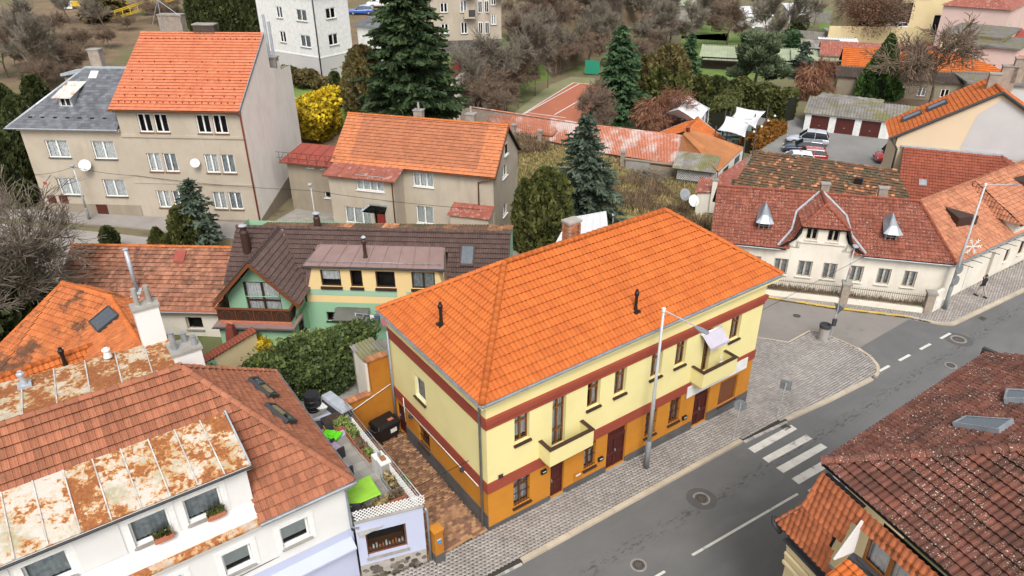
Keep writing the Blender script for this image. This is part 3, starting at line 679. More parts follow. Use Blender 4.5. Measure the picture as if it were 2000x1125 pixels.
# side street with its patch of newer asphalt at the mouth
isl = pxs((1475, 662), (1540, 672), (1548, 671), (1583, 649), (1600, 652), (1640, 668), (1672, 683), (1697, 700), (1710, 716), (1711, 728), (1706, 736))
ks = pxs((1495, 583), (1640, 606), (1775, 622))
side = [stw(10, 26), stw(17, 12), stw(18.5, 7.5), isl[0], isl[1], isl[3], isl[4], isl[6], isl[8], isl[9]] + [stw(27.2, -3.0), stw(36.8, -2.75)] + [atg(1810, 627), ks[2], ks[1], ks[0], stw(21, 24), stw(14, 34)]
patch('side_street', side, .004, M['asphalt_old'])
patch('asphalt_mouth', [isl[6], isl[8], isl[9], stw(27.0, -3.02), stw(36.7, -2.77), atg(1805, 630), atg(1775, 624)], .008, M['asphalt_patch'])
# pavements
FW_ = [stw(-40, -.9), stw(-7, .75), stw(-3.2, -.1), stw(0, 0.0), stw(17.89, 0), stw(17.89, 5), stw(18.4, 8)] + isl + [stw(26.2, -2.98), stw(18.4, -2.45), stw(14.8, -2.25), stw(.2, -2.25), stw(-4, -2.1), stw(-40, -1.9)]
pv = patch('pavement', FW_, .11, M['joint'], th=.3)
pavers(pv, 'paver', [stw(-12, .3), stw(-7, .7), stw(-3.2, -.1), stw(17.88, -.0), stw(17.88, 5), stw(18.4, 8)] + isl + [stw(26.2, -2.85), stw(18.4, -2.3), stw(14.8, -2.1), stw(.2, -2.1), stw(-12, -1.9)], SA, .2, .165, 'paver', .125, zig)
pv2 = patch('pavement_side', [ks[0], ks[1], ks[2], atg(1815, 631), atg(1860, 636), atg(1885, 624), stw(46, -3.35), stw(60, -4.1), stw(60, -.8), stw(51, -1.1), stw(38.6, -.4), stw(36.8, 1.2), stw(27, 11.5)], .11, M['joint'], th=.3)
pavers(pv2, 'paver', [ks[0], ks[1], ks[2], atg(1815, 631), atg(1860, 636), atg(1885, 624), stw(46, -3.25), stw(60, -4.0), stw(60, -.8), stw(51, -1.1), stw(38.6, -.4), stw(36.8, 1.2), stw(27, 11.5)], SA + .3, .2, .165, 'paver', .125, zig, n=120)
# courtyard of tan and brown pavers between the two houses
cy = [stw(-3.15, -.1), stw(0, 0), stw(0, 8.85), stw(-1.0, 8.95), stw(-3.15, 9.0)]
yd = patch('courtyard', cy, .06, M['joint'], th=.2)
pavers(yd, 'paver', [stw(-3.2, -.05), stw(-.02, .02), stw(-.02, 8.83), stw(-3.2, 8.98)], SA + .1, .22, .15, 'paver_brown', .09, rectp, jz=.004)
# kerb stones
def kerb(name, pts, ln, w=.26, h=.13, mat='kerb', left=True, gap=.012):
 r = bpy.data.objects.new(name, None); COL.objects.link(r); r['kind'] = 'structure'
 for a, b in zip(pts, pts[1:]):
  a, b = Vector((a[0], a[1])), Vector((b[0], b[1])); L = (b - a).length; n = max(1, round(L / ln)); d = (b - a) / L; nn = Vector((-d.y, d.x)) * (1 if left else -1)
  for k in range(n):
   p0, p1 = a + d * (L * k / n + gap / 2), a + d * (L * (k + 1) / n - gap / 2); q = [p0, p1, p1 + nn * w, p0 + nn * w]
   if not left: q = [q[1], q[0], q[3], q[2]]
   cen = (p0 + p1) / 2; cz = gz(cen.x, cen.y); hh = h + random.gauss(0, .004)
   m = MB().hexa([(x.x - cen.x, x.y - cen.y, -.2) for x in q], [(x.x - cen.x, x.y - cen.y, gz(x.x, x.y) - cz + hh) for x in q])
   o = m.build('kerb_stone', M[mat], r, loc=(cen.x, cen.y, cz)); o['tint'] = random.random()
 return r
kerb('kerb', [stw(.2, -2.32), stw(14.8, -2.32)], 1.33, h=.135)
kerb('kerb', [stw(18.4, -2.52), stw(26.2, -3.06)], 1.33, h=.135)
kerb('dropped_kerb', [stw(14.85, -2.42), stw(18.35, -2.6)], .2, w=.2, h=.06, mat='cobble')
kerb('dropped_kerb', [stw(14.85, -2.2), stw(18.35, -2.38)], .2, w=.2, h=.09, mat='cobble')
kerb('dropped_kerb', [stw(-4, -2.2), stw(.15, -2.36)], .22, w=.22, h=.06, mat='cobble')
kerb('kerb', [stw(-30, -1.9), stw(-4, -2.17)], 1.33, h=.13)
kerb('kerb', [isl[0], isl[1], isl[3], isl[4], isl[5], isl[6]], 1.0, w=.1, h=.135, mat='kerb')
kerb('kerb', [isl[6], isl[7], isl[8], isl[9], isl[10]], .6, w=.2, h=.135)
kerb('yellow_kerb', [ks[0], ks[1], ks[2]], 1.0, w=.2, h=.13, mat='yellow_paint')
kerb('kerb', [ks[2], atg(1815, 631), atg(1835, 635)], .8, w=.2, h=.13)
kerb('kerb', [atg(1835, 635), atg(1862, 637), atg(1888, 625), stw(46, -3.42), stw(60, -4.2)], 1.1, w=.3, h=.135)
# painted markings, each a thin sheet on the asphalt
def mark(name, q, dz=.012): return patch(name, q, dz, M['road_paint'], th=.006)
zb = [((1461, 876), (1545, 830), (1557, 838), (1474, 885)), ((1489, 895), (1574, 849), (1587, 857), (1501, 904)), ((1516, 914), (1603, 866), (1616, 874), (1530, 924)), ((1546, 935), (1632, 886), (1647, 895), (1560, 946)), ((1577, 958), (1666, 908), (1682, 917), (1592, 969))]
for q in zb: mark('crossing_stripe', pxs(*q))
mark('lane_line', [stw(6.65, -6.0), stw(13.9, -6.28), stw(13.9, -6.4), stw(6.65, -6.12)])
mark('lane_line', [stw(-2.6, -5.65), stw(5.0, -5.95), stw(5.0, -6.07), stw(-2.6, -5.77)])
for a in (27.3, 29.55, 31.9, 34.3): mark('lane_line', [stw(a, -2.62 - (a - 27.3) * .045), stw(a + 1.2, -2.67 - (a - 27.3) * .045), stw(a + 1.2, -2.85 - (a - 27.3) * .045), stw(a, -2.8 - (a - 27.3) * .045)])
# manhole covers and drains
def manhole(P, r, label, ring=True):
 t = thing('manhole_cover', label, 'manhole', (P.x, P.y, P.z))
 MB().lathe([(r * .74, .0), (r * .74, .02), (r * .7, .026)], 24).build('lid', M['iron'], t)
 m = MB()
 for k in range(28):
  a, b = 2 * math.pi * k / 28, 2 * math.pi * (k + 1) / 28; d = .92
  pr = [(r * .77, .012), (r, .012)]; q = [(pr[0][0] * math.cos(a), pr[0][0] * math.sin(a)), (pr[1][0] * math.cos(a), pr[1][0] * math.sin(a)), (pr[1][0] * math.cos(b), pr[1][0] * math.sin(b)), (pr[0][0] * math.cos(b), pr[0][0] * math.sin(b))]
  m.hexa([(x, y, -.05) for x, y in q], [(x, y, .018) for x, y in q])
 m.build('rim', M['cobble'], t)
 lm = MB()
 for k in range(10):
  a = 2 * math.pi * k / 10; lm.lathe([(.035, .026), (.03, .034)], 6, (r * .5 * math.cos(a), r * .5 * math.sin(a), 0))
 lm.build('stud', M['black'], t, kind='stuff')
 if ring: patch('seal_ring', [(P.x + r * 1.75 * math.cos(k * .2618), P.y + r * 1.75 * math.sin(k * .2618)) for k in range(24)], .006, M['asphalt_seal'])
 return t
M['asphalt_seal'] = surf('asphalt_seal', (.1, .098, .097), (.085, .083, .083), 1, rough=.9, grain=.2, gsc=50)
manhole(atg(1370, 974), .42, 'round manhole cover in the middle of the main road lane')
manhole(atg(1247, 1104), .36, 'round manhole cover at the lower edge of the road', False)
manhole(atg(1872, 663), .5, 'large round manhole cover near the dashed line of the junction')
manhole(atg(1857, 714), .36, 'pale round manhole cover beside the lichen covered roof', False)
manhole(atg(1556, 617), .36, 'rusty round manhole cover in the side street', False)
def drain(P, ang, w, l, label):
 t = thing('drain_grate', label, 'drain', (P.x, P.y, P.z + .012), ang)
 m = MB().box(-l / 2, l / 2, -w / 2, -w / 2 + .05, -.03, .012).box(-l / 2, l / 2, w / 2 - .05, w / 2, -.03, .012).box(-l / 2, -l / 2 + .05, -w / 2, w / 2, -.03, .0125).box(l / 2 - .05, l / 2, -w / 2, w / 2, -.03, .0125)
 m.build('frame', M['iron'], t); boxp('pit_shade', M['dark'], t, -l / 2, l / 2, -w / 2, w / 2, -.04, -.005)  # black slab under the bars paints in the shade of the hole
 for k in range(1, 7): boxp('bar', M['iron'], t, -l / 2 + l * k / 7 - .018, -l / 2 + l * k / 7 + .018, -w / 2 + .05, w / 2 - .05, -.03, .008)
drain(atg(1533, 834), math.degrees(SA), .45, .55, 'square drain grate at the kerb by the zebra crossing')
drain(atg(1919, 622), math.degrees(SA), .4, .5, 'square drain grate at the far kerb of the junction')
# back street in front of the tall grey house
bst = [(-75, 58), (-48, 57.6), (-33, 55.2), (-22, 53), (-16, 52), (-16, 45.5), (-24, 45.2), (-32, 46), (-48, 47.4), (-75, 49)]
patch('back_street', bst, .0, M['asphalt_back'])
# ================================================================ THE YELLOW CORNER HOUSE
A = fthing('yellow_corner_house', 'yellow and orange corner house with bright orange tiled hip roof and two balconies', 'house', FA)
AL, AW = 17.89, 8.82
fF = Face((0, 0), (AL, 0)); fL = Face((0, AW), (0, 0)); fR = Face((AL, 0), (AL, AW)); fB = Face((AL, AW), (0, AW))
def rz(f, fr, bl, tr, z0=None, z1=None, dep=0):
 r = list(f.rect(fr, bl, tr, dep))
 if z0 is not None: r[2] = z0
 if z1 is not None: r[3] = z1
 return tuple(r)
UW = [rz(fF, FA, a, b, 4.33, 5.82) for a, b in (((1005, 868), (1034.5, 801)), ((1145.8, 799), (1174, 737)), ((1198.4, 773), (1225.5, 713.6)), ((1269, 740), (1296, 683)), ((1316.5, 719), (1343, 663)), ((1422.5, 667), (1450, 614)))]
UD = [rz(fF, FA, a, b, 3.06, 5.82) for a, b in (((1077.5, 859), (1106.7, 767)), ((1369, 715), (1394.7, 637)))]
GW = [rz(fF, FA, a, b) for a, b in (((1003, 993), (1035, 925)), ((1139, 923.5), (1165, 855)), ((1257.8, 854), (1284.5, 795.4)), ((1304.4, 829), (1330.7, 774)))]
GW = [(a, b, .66, 2.24) for a, b, _, _ in GW]
GD = [rz(fF, FA, a, b) for a, b in (((1074, 974), (1102, 902.5)), ((1181.8, 921.7), (1225.5, 825.5)), ((1348.5, 834.5), (1387.6, 756)))]
GD = [(a, b, .15 - .0444 * (a + b) / 2, z1) for (a, b, _, _), z1 in zip(GD, (2.2, 2.27, 1.95))]
SH = rz(fF, FA, (1400, 795.3), (1442.7, 729.6))
SW = fL.rect(FA, (812, 772), (828.5, 744)); SW = (SW[0], SW[1], 3.75, 5.1)
SG = fL.rect(FA, (821, 867), (838.5, 853)); SG = (SG[0], SG[1], .85, 2.0)
SD = fL.rect(FA, (772.7, 835), (789.7, 785)); SD = (max(.15, SD[0]), SD[1], .05, 2.0)
m = MB(); wall(m, fF, 2.6, 7.4, UW + UD, .24); wall(m, fL, 2.6, 7.4, [SW], .2); wall(m, fR, 2.6, 7.4); wall(m, fB, 2.6, 7.4); m.build('upper_wall', M['yellow_wall'], A)
m = MB(); wall(m, fF, -1.6, 2.6, GW + GD + [SH], .22); wall(m, fL, -1.0, 2.6, [SG, SD], .3); wall(m, fR, -1.6, 2.6); wall(m, fB, -1, 2.6); m.build('lower_wall', M['orange_wall'], A)
# bands
def band(z0, z1, out, name, mat, skip=(), sides=True):
 m = MB(); xs = [(-out, AL + out)]
 for a, b in xs: m.box(a, b, -out, -.004, z0, z1)
 if sides: m.box(-out, -.004, -.004, AW, z0, z1); m.box(AL + .004, AL + out, -.004, AW, z0, z1)
 return m.build(name, M[mat], A)
band(5.83, 6.4, .05, 'red_band', 'red_band'); boxp('cornice', M['red_band'], A, -.1, AL + .1, -.17, -.052, 6.18, 6.405); boxp('cornice', M['red_band'], A, -.06, AL + .07, -.11, -.053, 6.05, 6.177)
m = MB(); m.box(-.05, GD[1][0] - .0, -.05, -.004, 2.3, 2.88); m.box(GD[1][0], GD[2][0] - .3, -.05, -.004, 2.3, 2.88); m.box(GD[2][0] - .3, AL + .05, -.05, -.004, 2.3, 2.88)
m.box(-.05, -.004, -.004, AW, 2.3, 2.88); m.build('red_band', M['red_band'], A)
# plinth: low wedge on the street side, tall on the yard side
m = MB(); xs = [0] + sorted(x for d in GD for x in d[:2]) + [AL]; f_top = lambda x: .28 - .0175 * x if x < 9 else .1 - .006 * (x - 9)
for a, b in zip(xs[::2], xs[1::2]):
 m.hexa([(a, -.04, -1.5), (b, -.04, -1.5), (b, -.004, -1.5), (a, -.004, -1.5)], [(a, -.04, f_top(a)), (b, -.04, f_top(b)), (b, -.004, f_top(b)), (a, -.004, f_top(a))])
m.box(-.035, -.004, -.004, AW - SD[1] - .0 if False else AW - SD[1], -.74, .95); m.box(AL + .004, AL + .04, 0, AW, -1.5, .1); m.build('plinth', M['plinth_grey'], A)
for k, r in enumerate(UW):
 win(A, fF, r, 'oak_frame', 2, (.68,), 'dark_brown', .17, 'curtain', curx=[(.0, 1), (.5, 1), (.45, 1), (0, 1), (.1, 1), (.3, 1)][k], sillh=.1, curz=0 if k else .1)
for r in UD: win(A, fF, r, 'oak_frame', 2, (.3, .76), None, .17, 'curtain', name='balcony_door')
for r in GW: win(A, fF, r, 'brown_frame', 2, (.66,), 'dark_brown', .16, 'curtain', bars=.97, sillh=.09)
win(A, fL, SW, 'white_frame', 1, (), 'dark_brown', .13, 'curtain'); win(A, fL, SG, 'brown_frame', 1, (), 'dark_brown', .2, None, bars=.97)
def gate(par, f, r, leaves=2, name='door', fan=.22, mat='dark_red_door'):
 x0, x1, z0, z1 = r; m = MB(); f.box(m, x0, x1, .16, .2, z0, z1); d = m.build(name, M[mat], par); n = leaves; g = MB(); zt = z1 - (z1 - z0) * fan
 f.box(g, x0, x1, .1, .15, zt - .03, zt + .03)
 for k in range(n):
  a, b = x0 + (x1 - x0) * k / n, x0 + (x1 - x0) * (k + 1) / n
  f.box(g, a + .01, a + .06, .1, .15, z0, zt); f.box(g, b - .06, b - .01, .1, .15, z0, zt)
  for zz in (z0 + .03, z0 + .75, z0 + .85, zt - .15): f.box(g, a + .02, b - .02, .1, .145, zz, zz + .05)
  nb = 5
  for q in range(1, nb): x = a + (b - a) * q / nb; f.box(g, x - .008, x + .008, .115, .135, z0 + .05, zt - .05)
 for q in range(1, 9):
  x = x0 + (x1 - x0) * q / 9; f.box(g, x - .01, x + .01, .115, .135, zt, z1)
 g.build('grille', M['dark_red_door'], d); h = MB(); xm = x0 + (x1 - x0) * (.5 if n == 2 else .15); f.box(h, xm - .02, xm + .02, .04, .1, z0 + .95, z0 + 1.1); h.build('handle', M['zinc'], d)
 s = MB(); f.box(s, x0 - .1, x1 + .1, -.14, .2, z0 - .3, z0 - .003); s.build('step', M['concrete'], d)
 return d
gate(A, fF, GD[0], 1, fan=.16); gate(A, fF, GD[1]); gate(A, fF, GD[2])
gate(A, fL, SD, 1, fan=.1)
x0, x1, z0, z1 = SH; sh = boxp('roller_shutter', M['brown_frame'], A, x0, x1, .12, .16, z0, z1)
for k in range(int((z1 - z0) / .07)): boxp('slat', M['brown_frame'], sh, x0 + .02, x1 - .02, .095, .12, z0 + k * .07 + .006, z0 + k * .07 + .062)
boxp('sill', M['dark_brown'], sh, x0 - .05, x1 + .05, -.1, .12, z0 - .08, z0 - .003)
# balconies
def balcony(xa, xb, zt, zb, out):
 b = MB(); b.box(xa, xb, -out, -out + .12, zb, zt); b.box(xa, xa + .12, -out + .12, -.003, zb, zt); b.box(xb - .12, xb, -out + .12, -.003, zb, zt)
 b.hexa([(xa, -out, zb - .02), (xb, -out, zb - .02), (xb - .2, -.003, zb - .38), (xa + .2, -.003, zb - .38)], [(xa, -out, zb), (xb, -out, zb), (xb, -.003, zb), (xa, -.003, zb)])
 o = b.build('balcony', M['yellow_wall'], A); c = MB(); c.box(xa - .04, xb + .04, -out - .04, -out + .16, zt, zt + .04); c.box(xa - .04, xa + .16, -out + .16, -.003, zt, zt + .04); c.box(xb - .16, xb + .04, -out + .16, -.003, zt, zt + .04)
 c.build('coping', M['dark_brown'], o); boxp('balcony_floor', M['concrete'], o, xa + .12, xb - .12, -out + .12, -.003, zb + .001, zb + .1); return o
BO = .82
a0 = FA.fx(1074.7, 884, -BO); a1 = FA.fx(1160, 841.6, -BO); ab = FA.fx(1074.7, 912.7, -BO); balcony(a0[0], a1[0], 3.86, 2.97, BO)
b0 = FA.fx(1375, 730.6, -BO); b1 = FA.fx(1441, 697.6, -BO); balcony(b0[0], b1[0], 3.86, 2.97, BO)
# white boards over the shop doors, awning
sb0 = FA.fx(1342.5, 770, -.1)[0]; sb1 = FA.fx(1459, 712, -.1)[0]; boxp('sign_board', M['white'], A, sb0, sb1, -.1, -.053, 1.95, 2.66)
aw = UD[1]; m = MB(); n = 12; xa, xb = aw[0] - .42, aw[1] + .42
for k in range(6):
 t0, t1 = k / 6, (k + 1) / 6; f = lambda t: (-.12 - .62 * t, 5.72 - .5 * t)
 p, q = f(t0), f(t1); m.hexa([(xa, q[0], q[1] - .012), (xb, q[0], q[1] - .012), (xb, p[0], p[1] - .012), (xa, p[0], p[1] - .012)], [(xa, q[0], q[1]), (xb, q[0], q[1]), (xb, p[0], p[1]), (xa, p[0], p[1])])
for k in range(14):
 u0, u1 = xa + (xb - xa) * k / 14, xa + (xb - xa) * (k + 1) / 14
 m.hexa([(u0, -.745, 5.06), (u1, -.745, 5.09), (u1, -.74, 5.09), (u0, -.74, 5.06)] if k % 2 else [(u0, -.745, 5.09), (u1, -.745, 5.06), (u1, -.74, 5.06), (u0, -.74, 5.09)], [(u0, -.745, 5.22), (u1, -.745, 5.22), (u1, -.74, 5.22), (u0, -.74, 5.22)])
M['awning'] = surf('awning', (.46, .43, .5), (.4, .38, .45), 2, rough=.9)
awn = m.build('awning', M['awning'], A); tubep('awning_roller', M['white'], awn, [(xa - .05, -.12, 5.74), (xb + .05, -.12, 5.74)], .06, 8)
# roof
ZE, ZR = 7.44, 10.58
E0, E1, E2, E3 = Vector((-.38, -.32, ZE)), Vector((18.73, -.22, ZE)), Vector((18.73, 9.0, ZE)), Vector((-.38, 9.0, ZE)); R0, R1 = Vector((4.0, 4.36, ZR)), Vector((14.36, 4.46, ZR))
tr = TileRoof(A, 'tile_orange', .23, .395, 'wave', lift=.068, n=300, jit=.0025)
tr.plane([E0, E1, R1, R0]); tr.plane([E3, E0, R0]); tr.plane([E1, E2, R1]); tr.plane([E2, E3, R0, R1]); tr.finish()
for P, Q in ((E0, R0), (R0, R1), (E1, R1), (E3, R0), (E2, R1)): ridge(A, P + Vector((0, 0, .04)), Q + Vector((0, 0, .04)), 'tile_orange', .14, .36)
for P, Q in ((E0, E1), (E1, E2), (E2, E3), (E3, E0)):
 d = (Q - P).normalized(); o_ = Vector((d.y, -d.x, 0)) * .07; gutter(A, P + o_ + Vector((0, 0, .01)), Q + o_ + Vector((0, 0, .01)), 'zinc', .085)
m = MB(); m.box(-.36, 18.7, -.3, -.05, 7.2, 7.3); m.box(-.36, -.02, -.05, 8.9, 7.2, 7.3); m.build('soffit', M['yellow_wall'], A)
tubep('downpipe', M['zinc'], A, [(-.35, -.3, 7.36), (-.1, .35, 7.05), (-.1, .35, .1)], .055, 8); tubep('downpipe', M['zinc'], A, [(-.12, AW - .15, 6.3), (-.12, AW - .15, .1)], .06, 8)
def hitp(fr, u, v, pts):
 P = [Vector(p) for p in pts]; n = (P[1] - P[0]).cross(P[2] - P[0]); O, D = fr._r(u, v); return O + D * ((P[0] - O).dot(n) / D.dot(n))
vent(A, hitp(FA, 862, 634, [E3, E0, R0]), 1.15, .075); vent(A, hitp(FA, 1241, 608, [E0, E1, R0]), 1.15, .075)
cx = FA.fx(1116, 452, 6.2); chimney(A, cx[0], 6.2, 8.4, cx[1] + .55, .75, .55, 'brick', 'mortar', bricks=True)
# small fittings
def mbox(x, z, mat='black', w=.3, h=.22, d=.12, name='mailbox', f=fF):
 m = MB(); f.box(m, x - w / 2, x + w / 2, -d, -.003, z, z + h); o = m.build(name, M[mat], A, bevel=.015)
 l = MB(); f.box(l, x - w * .3, x + w * .3, -d - .006, -d - .001, z + h * .55, z + h * .75); l.build('flap', M['white'], o)
for u, v in ((1063, 922), (1174, 897), (1338, 816)): x, z = FA.fx(u, v, -.1); mbox(x, z - .12)
x, z = FA.fx(1128, 930); mbox(x, z - .2, 'orange_low', .5, .5, .05, 'meter_box')
x, z = FA.fx(978, 931, -.06); boxp('wall_plate', M['dark_brown'], A, x - .12, x + .12, -.075, -.051, z - .1, z + .12)
for u, v in ((803, 813), (904, 917)): y, z = FA.fy(u, v, -.1); m = MB(); m.box(-.24, -.05, y - .08, y + .08, z - .08, z + .1); m.build('wall_lamp', M['charcoal'], A, bevel=.02)
y0 = FA.fy(787, 786, -.06); y1 = FA.fy(935, 960, -.06); tubep('conduit', M['white'], A, [(-.07, y0[0], 2.27), (-.07, y1[0], 2.27)], .022, 6); tubep('conduit', M['white'], A, [(-.07, y0[0] - .1, 2.8), (-.07, y0[0] - .15, 1.3)], .02, 6)
chx = (b0[0] + b1[0]) / 2 + .7
ch = thing('balcony_chair', 'small white chair on the balcony beneath the grey awning', 'chair', FA.w(chx, -.42, 3.073), math.degrees(SA) + 20)
MB().lathe([(.19, .42), (.2, .45), (.17, .46)], 12).build('seat', M['white'], ch)
for a in range(4): q = a * math.pi / 2 + .7; tubep('leg', M['white'], ch, [(.15 * math.cos(q), .15 * math.sin(q), .43), (.2 * math.cos(q), .2 * math.sin(q), 0)], .012, 5)
tubep('backrest', M['white'], ch, [(-.17, .12, .44), (-.2, .13, .8), (0, .17, .92), (.2, .13, .8), (.17, .12, .44)], .012, 5)
# ================================================================ WHITE AND LILAC HOUSE WITH RUSTY DORMER (bottom left)
FB = Fr(stw(-6, 1), math.degrees(SA))
B = fthing('white_lilac_house', 'white and lilac house with clay tiled roof and rust streaked metal dormer roof', 'house', FB)
bF = Face((-16, 0), (.2, 0)); bR = Face((.2, 0), (.2, 8.2)); bD = Face((-16, .3), (-3.1, .3))
LW = [(bF, (a + 16, b + 16, 3.62, 4.66)) for a, b in ((-2.52, -1.46), (-4.62, -3.62), (-6.9, -5.9))]
DW = [(a + 16, b + 16, 6.33, 7.42) for a, b in ((-6.94, -5.76), (-5.27, -4.08), (-9.9, -8.7), (-12.5, -11.4))]
m = MB(); wall(m, bF, 3.05, 5.6, [r for _, r in LW], .2); wall(m, bR, -1, 5.6); wall(m, bD, 5.6, 7.95, DW, .18)
m.poly([(-3.1, .3, 5.8), (-3.1, .9, 6.9), (-3.1, 2.5, 8.45), (-3.1, .3, 7.95)]); m.build('wall', M['white_wall'], B)
m = MB(); wall(m, bF, -1, 3.05, [(8.2, 9.6, .6, 2.2)], .2); m.build('lower_wall', M['lilac_wall'], B)
for _, r in LW:
 w = win(B, bF, r, 'white_frame', 1, (), 'concrete', .14, None, fw=.07, roomd=.7); x0, x1, z0, z1 = r
 b = MB()
 for k in range(int((z1 - z0) * .72 / .07)): bF.box(b, x0 + .07, x1 - .07, .2, .215, z1 - .07 - k * .07 - .062, z1 - .07 - k * .07)
 b.build('roller_blind', M['blind'], w)
 t = MB()
 for q in ((x0 - .22, x0 - .0, z0 - .1, z1 + .2), (x1, x1 + .22, z0 - .1, z1 + .2), (x0, x1, z1, z1 + .2)): bF.box(t, q[0], q[1], -.025, -.003, q[2], q[3])
 t.build('surround', M['white_frame'], w)
for k, r in enumerate(DW):
 w = win(B, bD, r, 'white_frame', 1, (), 'concrete', .12, 'curtain_grey', fw=.07, curz=.05); x0, x1, z0, z1 = r; t = MB()
 for q in ((x0 - .2, x0, z0 - .1, z1 + .18), (x1, x1 + .2, z0 - .1, z1 + .18), (x0, x1, z1, z1 + .18)): bD.box(t, q[0], q[1], -.025, -.003, q[2], q[3])
 t.build('surround', M['white_frame'], w)
win(B, bF, (8.2, 9.6, .6, 2.2), 'white_frame', 2)
m = MB()
for a, b in ((-8.5, -7.2), (-12.3, -10.2)): boxp('panel_moulding', M['white_wall'], B, a, b, .272, .298, 6.25, 7.6)
# rusty ledge below the dormer windows
M['ledge'] = rusty('ledge', (.36, .25, .2), (.26, .13, .09), .46)
MB().hexa([(-16, -.34, 5.5), (-3.17, -.34, 5.5), (-3.17, .29, 5.5), (-16, .29, 5.5)], [(-16, -.34, 5.6), (-3.17, -.34, 5.6), (-3.17, .29, 5.86), (-16, .29, 5.86)]).build('ledge', M['ledge'], B)
MB().hexa([(-16, -.1, 5.68), (-3.13, -.1, 5.68), (-3.13, .29, 5.86), (-16, .29, 5.86)], [(-16, -.06, 5.9), (-3.13, -.06, 5.9), (-3.13, .29, 6.2), (-16, .29, 6.2)]).build('parapet', M['white_wall'], B)
boxp('cornice', M['white_wall'], B, -16, -3.17, -.26, -.003, 5.36, 5.497)
# dormer roof of metal sheets
sheets(B, (-16, .05, 7.98), (-2.98, .05, 7.98), (-3.02, 2.62, 8.62), (-16, 2.62, 8.62), 15, 'rust_front', rows=1, jit=.01)
boxp('fascia', M['white_frame'], B, -16, -3.0, .04, .07, 7.8, 7.94); gutter(B, (-16, -.03, 7.95), (-2.95, -.03, 7.95), 'charcoal', .06)
MB().hexa([(-3.0, .05, 7.9), (-2.94, .05, 7.9), (-2.94, 2.6, 8.55), (-3.0, 2.6, 8.55)], [(-3.0, .05, 8.05), (-2.94, .05, 8.05), (-2.94, 2.6, 8.7), (-3.0, 2.6, 8.7)]).build('verge_flashing', M['zinc_light'], B)
bE0, bE1, bE2, bP, bPl = Vector((-16, -.29, 5.6)), Vector((.41, -.29, 5.6)), Vector((.41, 8.44, 5.6)), Vector((-3.8, 4.18, 10.0)), Vector((-16, 4.18, 10.0))
tr = TileRoof(B, 'tile_clay', .225, .37, 'rib', lift=.1, n=300, jit=.004)
tr.plane([bE0, bE1, bP, bPl], hide=lambda c: c.x < -3.2 and c.y < 2.35, decks=[[(-3.1, -.29, 5.6), bE1, bP, (-3.8, 4.18, 10), (-3.1, 3.48, 9.31)], [(-16, 2.5, 8.345), (-3.1, 2.5, 8.345), (-3.1, 3.48, 9.31), (-3.8, 4.18, 10), bPl]]); tr.plane([bE1, bE2, bP]); tr.finish()
for P, Q in ((bE1, bP), (bP, bPl), (bE2, bP)): ridge(B, P + Vector((0, 0, .05)), Q + Vector((0, 0, .05)), 'tile_clay', .13, .42)
gutter(B, (-3.15, -.38, 5.58), (.5, -.38, 5.58), 'steel', .08); gutter(B, (.5, -.38, 5.58), (.5, 8.5, 5.58), 'steel', .08)
tubep('downpipe', M['zinc'], B, [(.32, -.36, 5.5), (.12, -.14, 5.2), (.12, -.14, 3.25), (.35, -.3, 3.15)], .055, 8)
for q in (((480, 746), (497, 744), (540, 781), (521, 780)), ((512, 796), (531, 797), (575, 832), (556, 831))):
 rooflight(B, [hitp(FB, u, v, [bE1, bE2, bP]) for u, v in q], 'charcoal', 'glass_sky', .07, .26)
# rusty flat roof behind the ridge
rb = [(-16, 4.35, 9.85), (-3.75, 4.35, 9.85), (-3.55, 7.4, 9.55), (-16, 8.2, 9.55)]
sheets(B, *rb, 12, 'rust_back', rows=2, jit=.008, seamh=.035); MB().slab([(x, y, z - .05) for x, y, z in rb], .3).build('flat_roof', M['concrete'], B)
m = MB(); m.poly([(-3.7, 4.3, 3), (-3.5, 7.45, 3), (-3.5, 7.45, 9.5), (-3.7, 4.3, 9.7)]); m.poly([(-3.5, 7.45, 2), (-16, 8.25, 2), (-16, 8.25, 9.5), (-3.5, 7.45, 9.5)]); m.build('rear_wall', M['white_wall'], B)
vent(B, (*FB.fz(48, 752, 9.7), 9.7), .6, .09, 'zinc_light'); vent(B, (*FB.fz(211, 697, 9.7), 9.7), .4, .1, 'white', base=False)
ck = chimney(B, -3.4, 5.4, 9.0, 10.1, 1.0, .9, 'white_wall', 'concrete')
for dx, dy in ((-.35, -.1), (.1, .25), (.35, -.2)): MB().lathe([(.11, 0), (.1, .7 if dx < 0 else .35), (.12, .75 if dx < 0 else .4)], 10, (-3.4 + dx, 5.4 + dy, 10.2)).build('flue', M['steel'], ck)
ck = chimney(B, -4.15, 7.55, 9.2, 11.15, .88, .55, 'white_wall', 'concrete')
for dx in (-.22, .22): MB().lathe([(.13, 0), (.1, .05), (.1, .75)], 10, (-4.15 + dx, 7.55, 11.25)).build('chimney_pot', M['concrete'], ck)
# retracted awning on the lilac wall
m = MB(); m.hexa([(-8, -.45, 2.28), (.1, -.45, 2.28), (.1, -.003, 2.5), (-8, -.003, 2.5)], [(-8, -.45, 2.36), (.1, -.45, 2.36), (.1, -.003, 2.62), (-8, -.003, 2.62)]); m.build('awning_box', M['lilac_wall'], B)
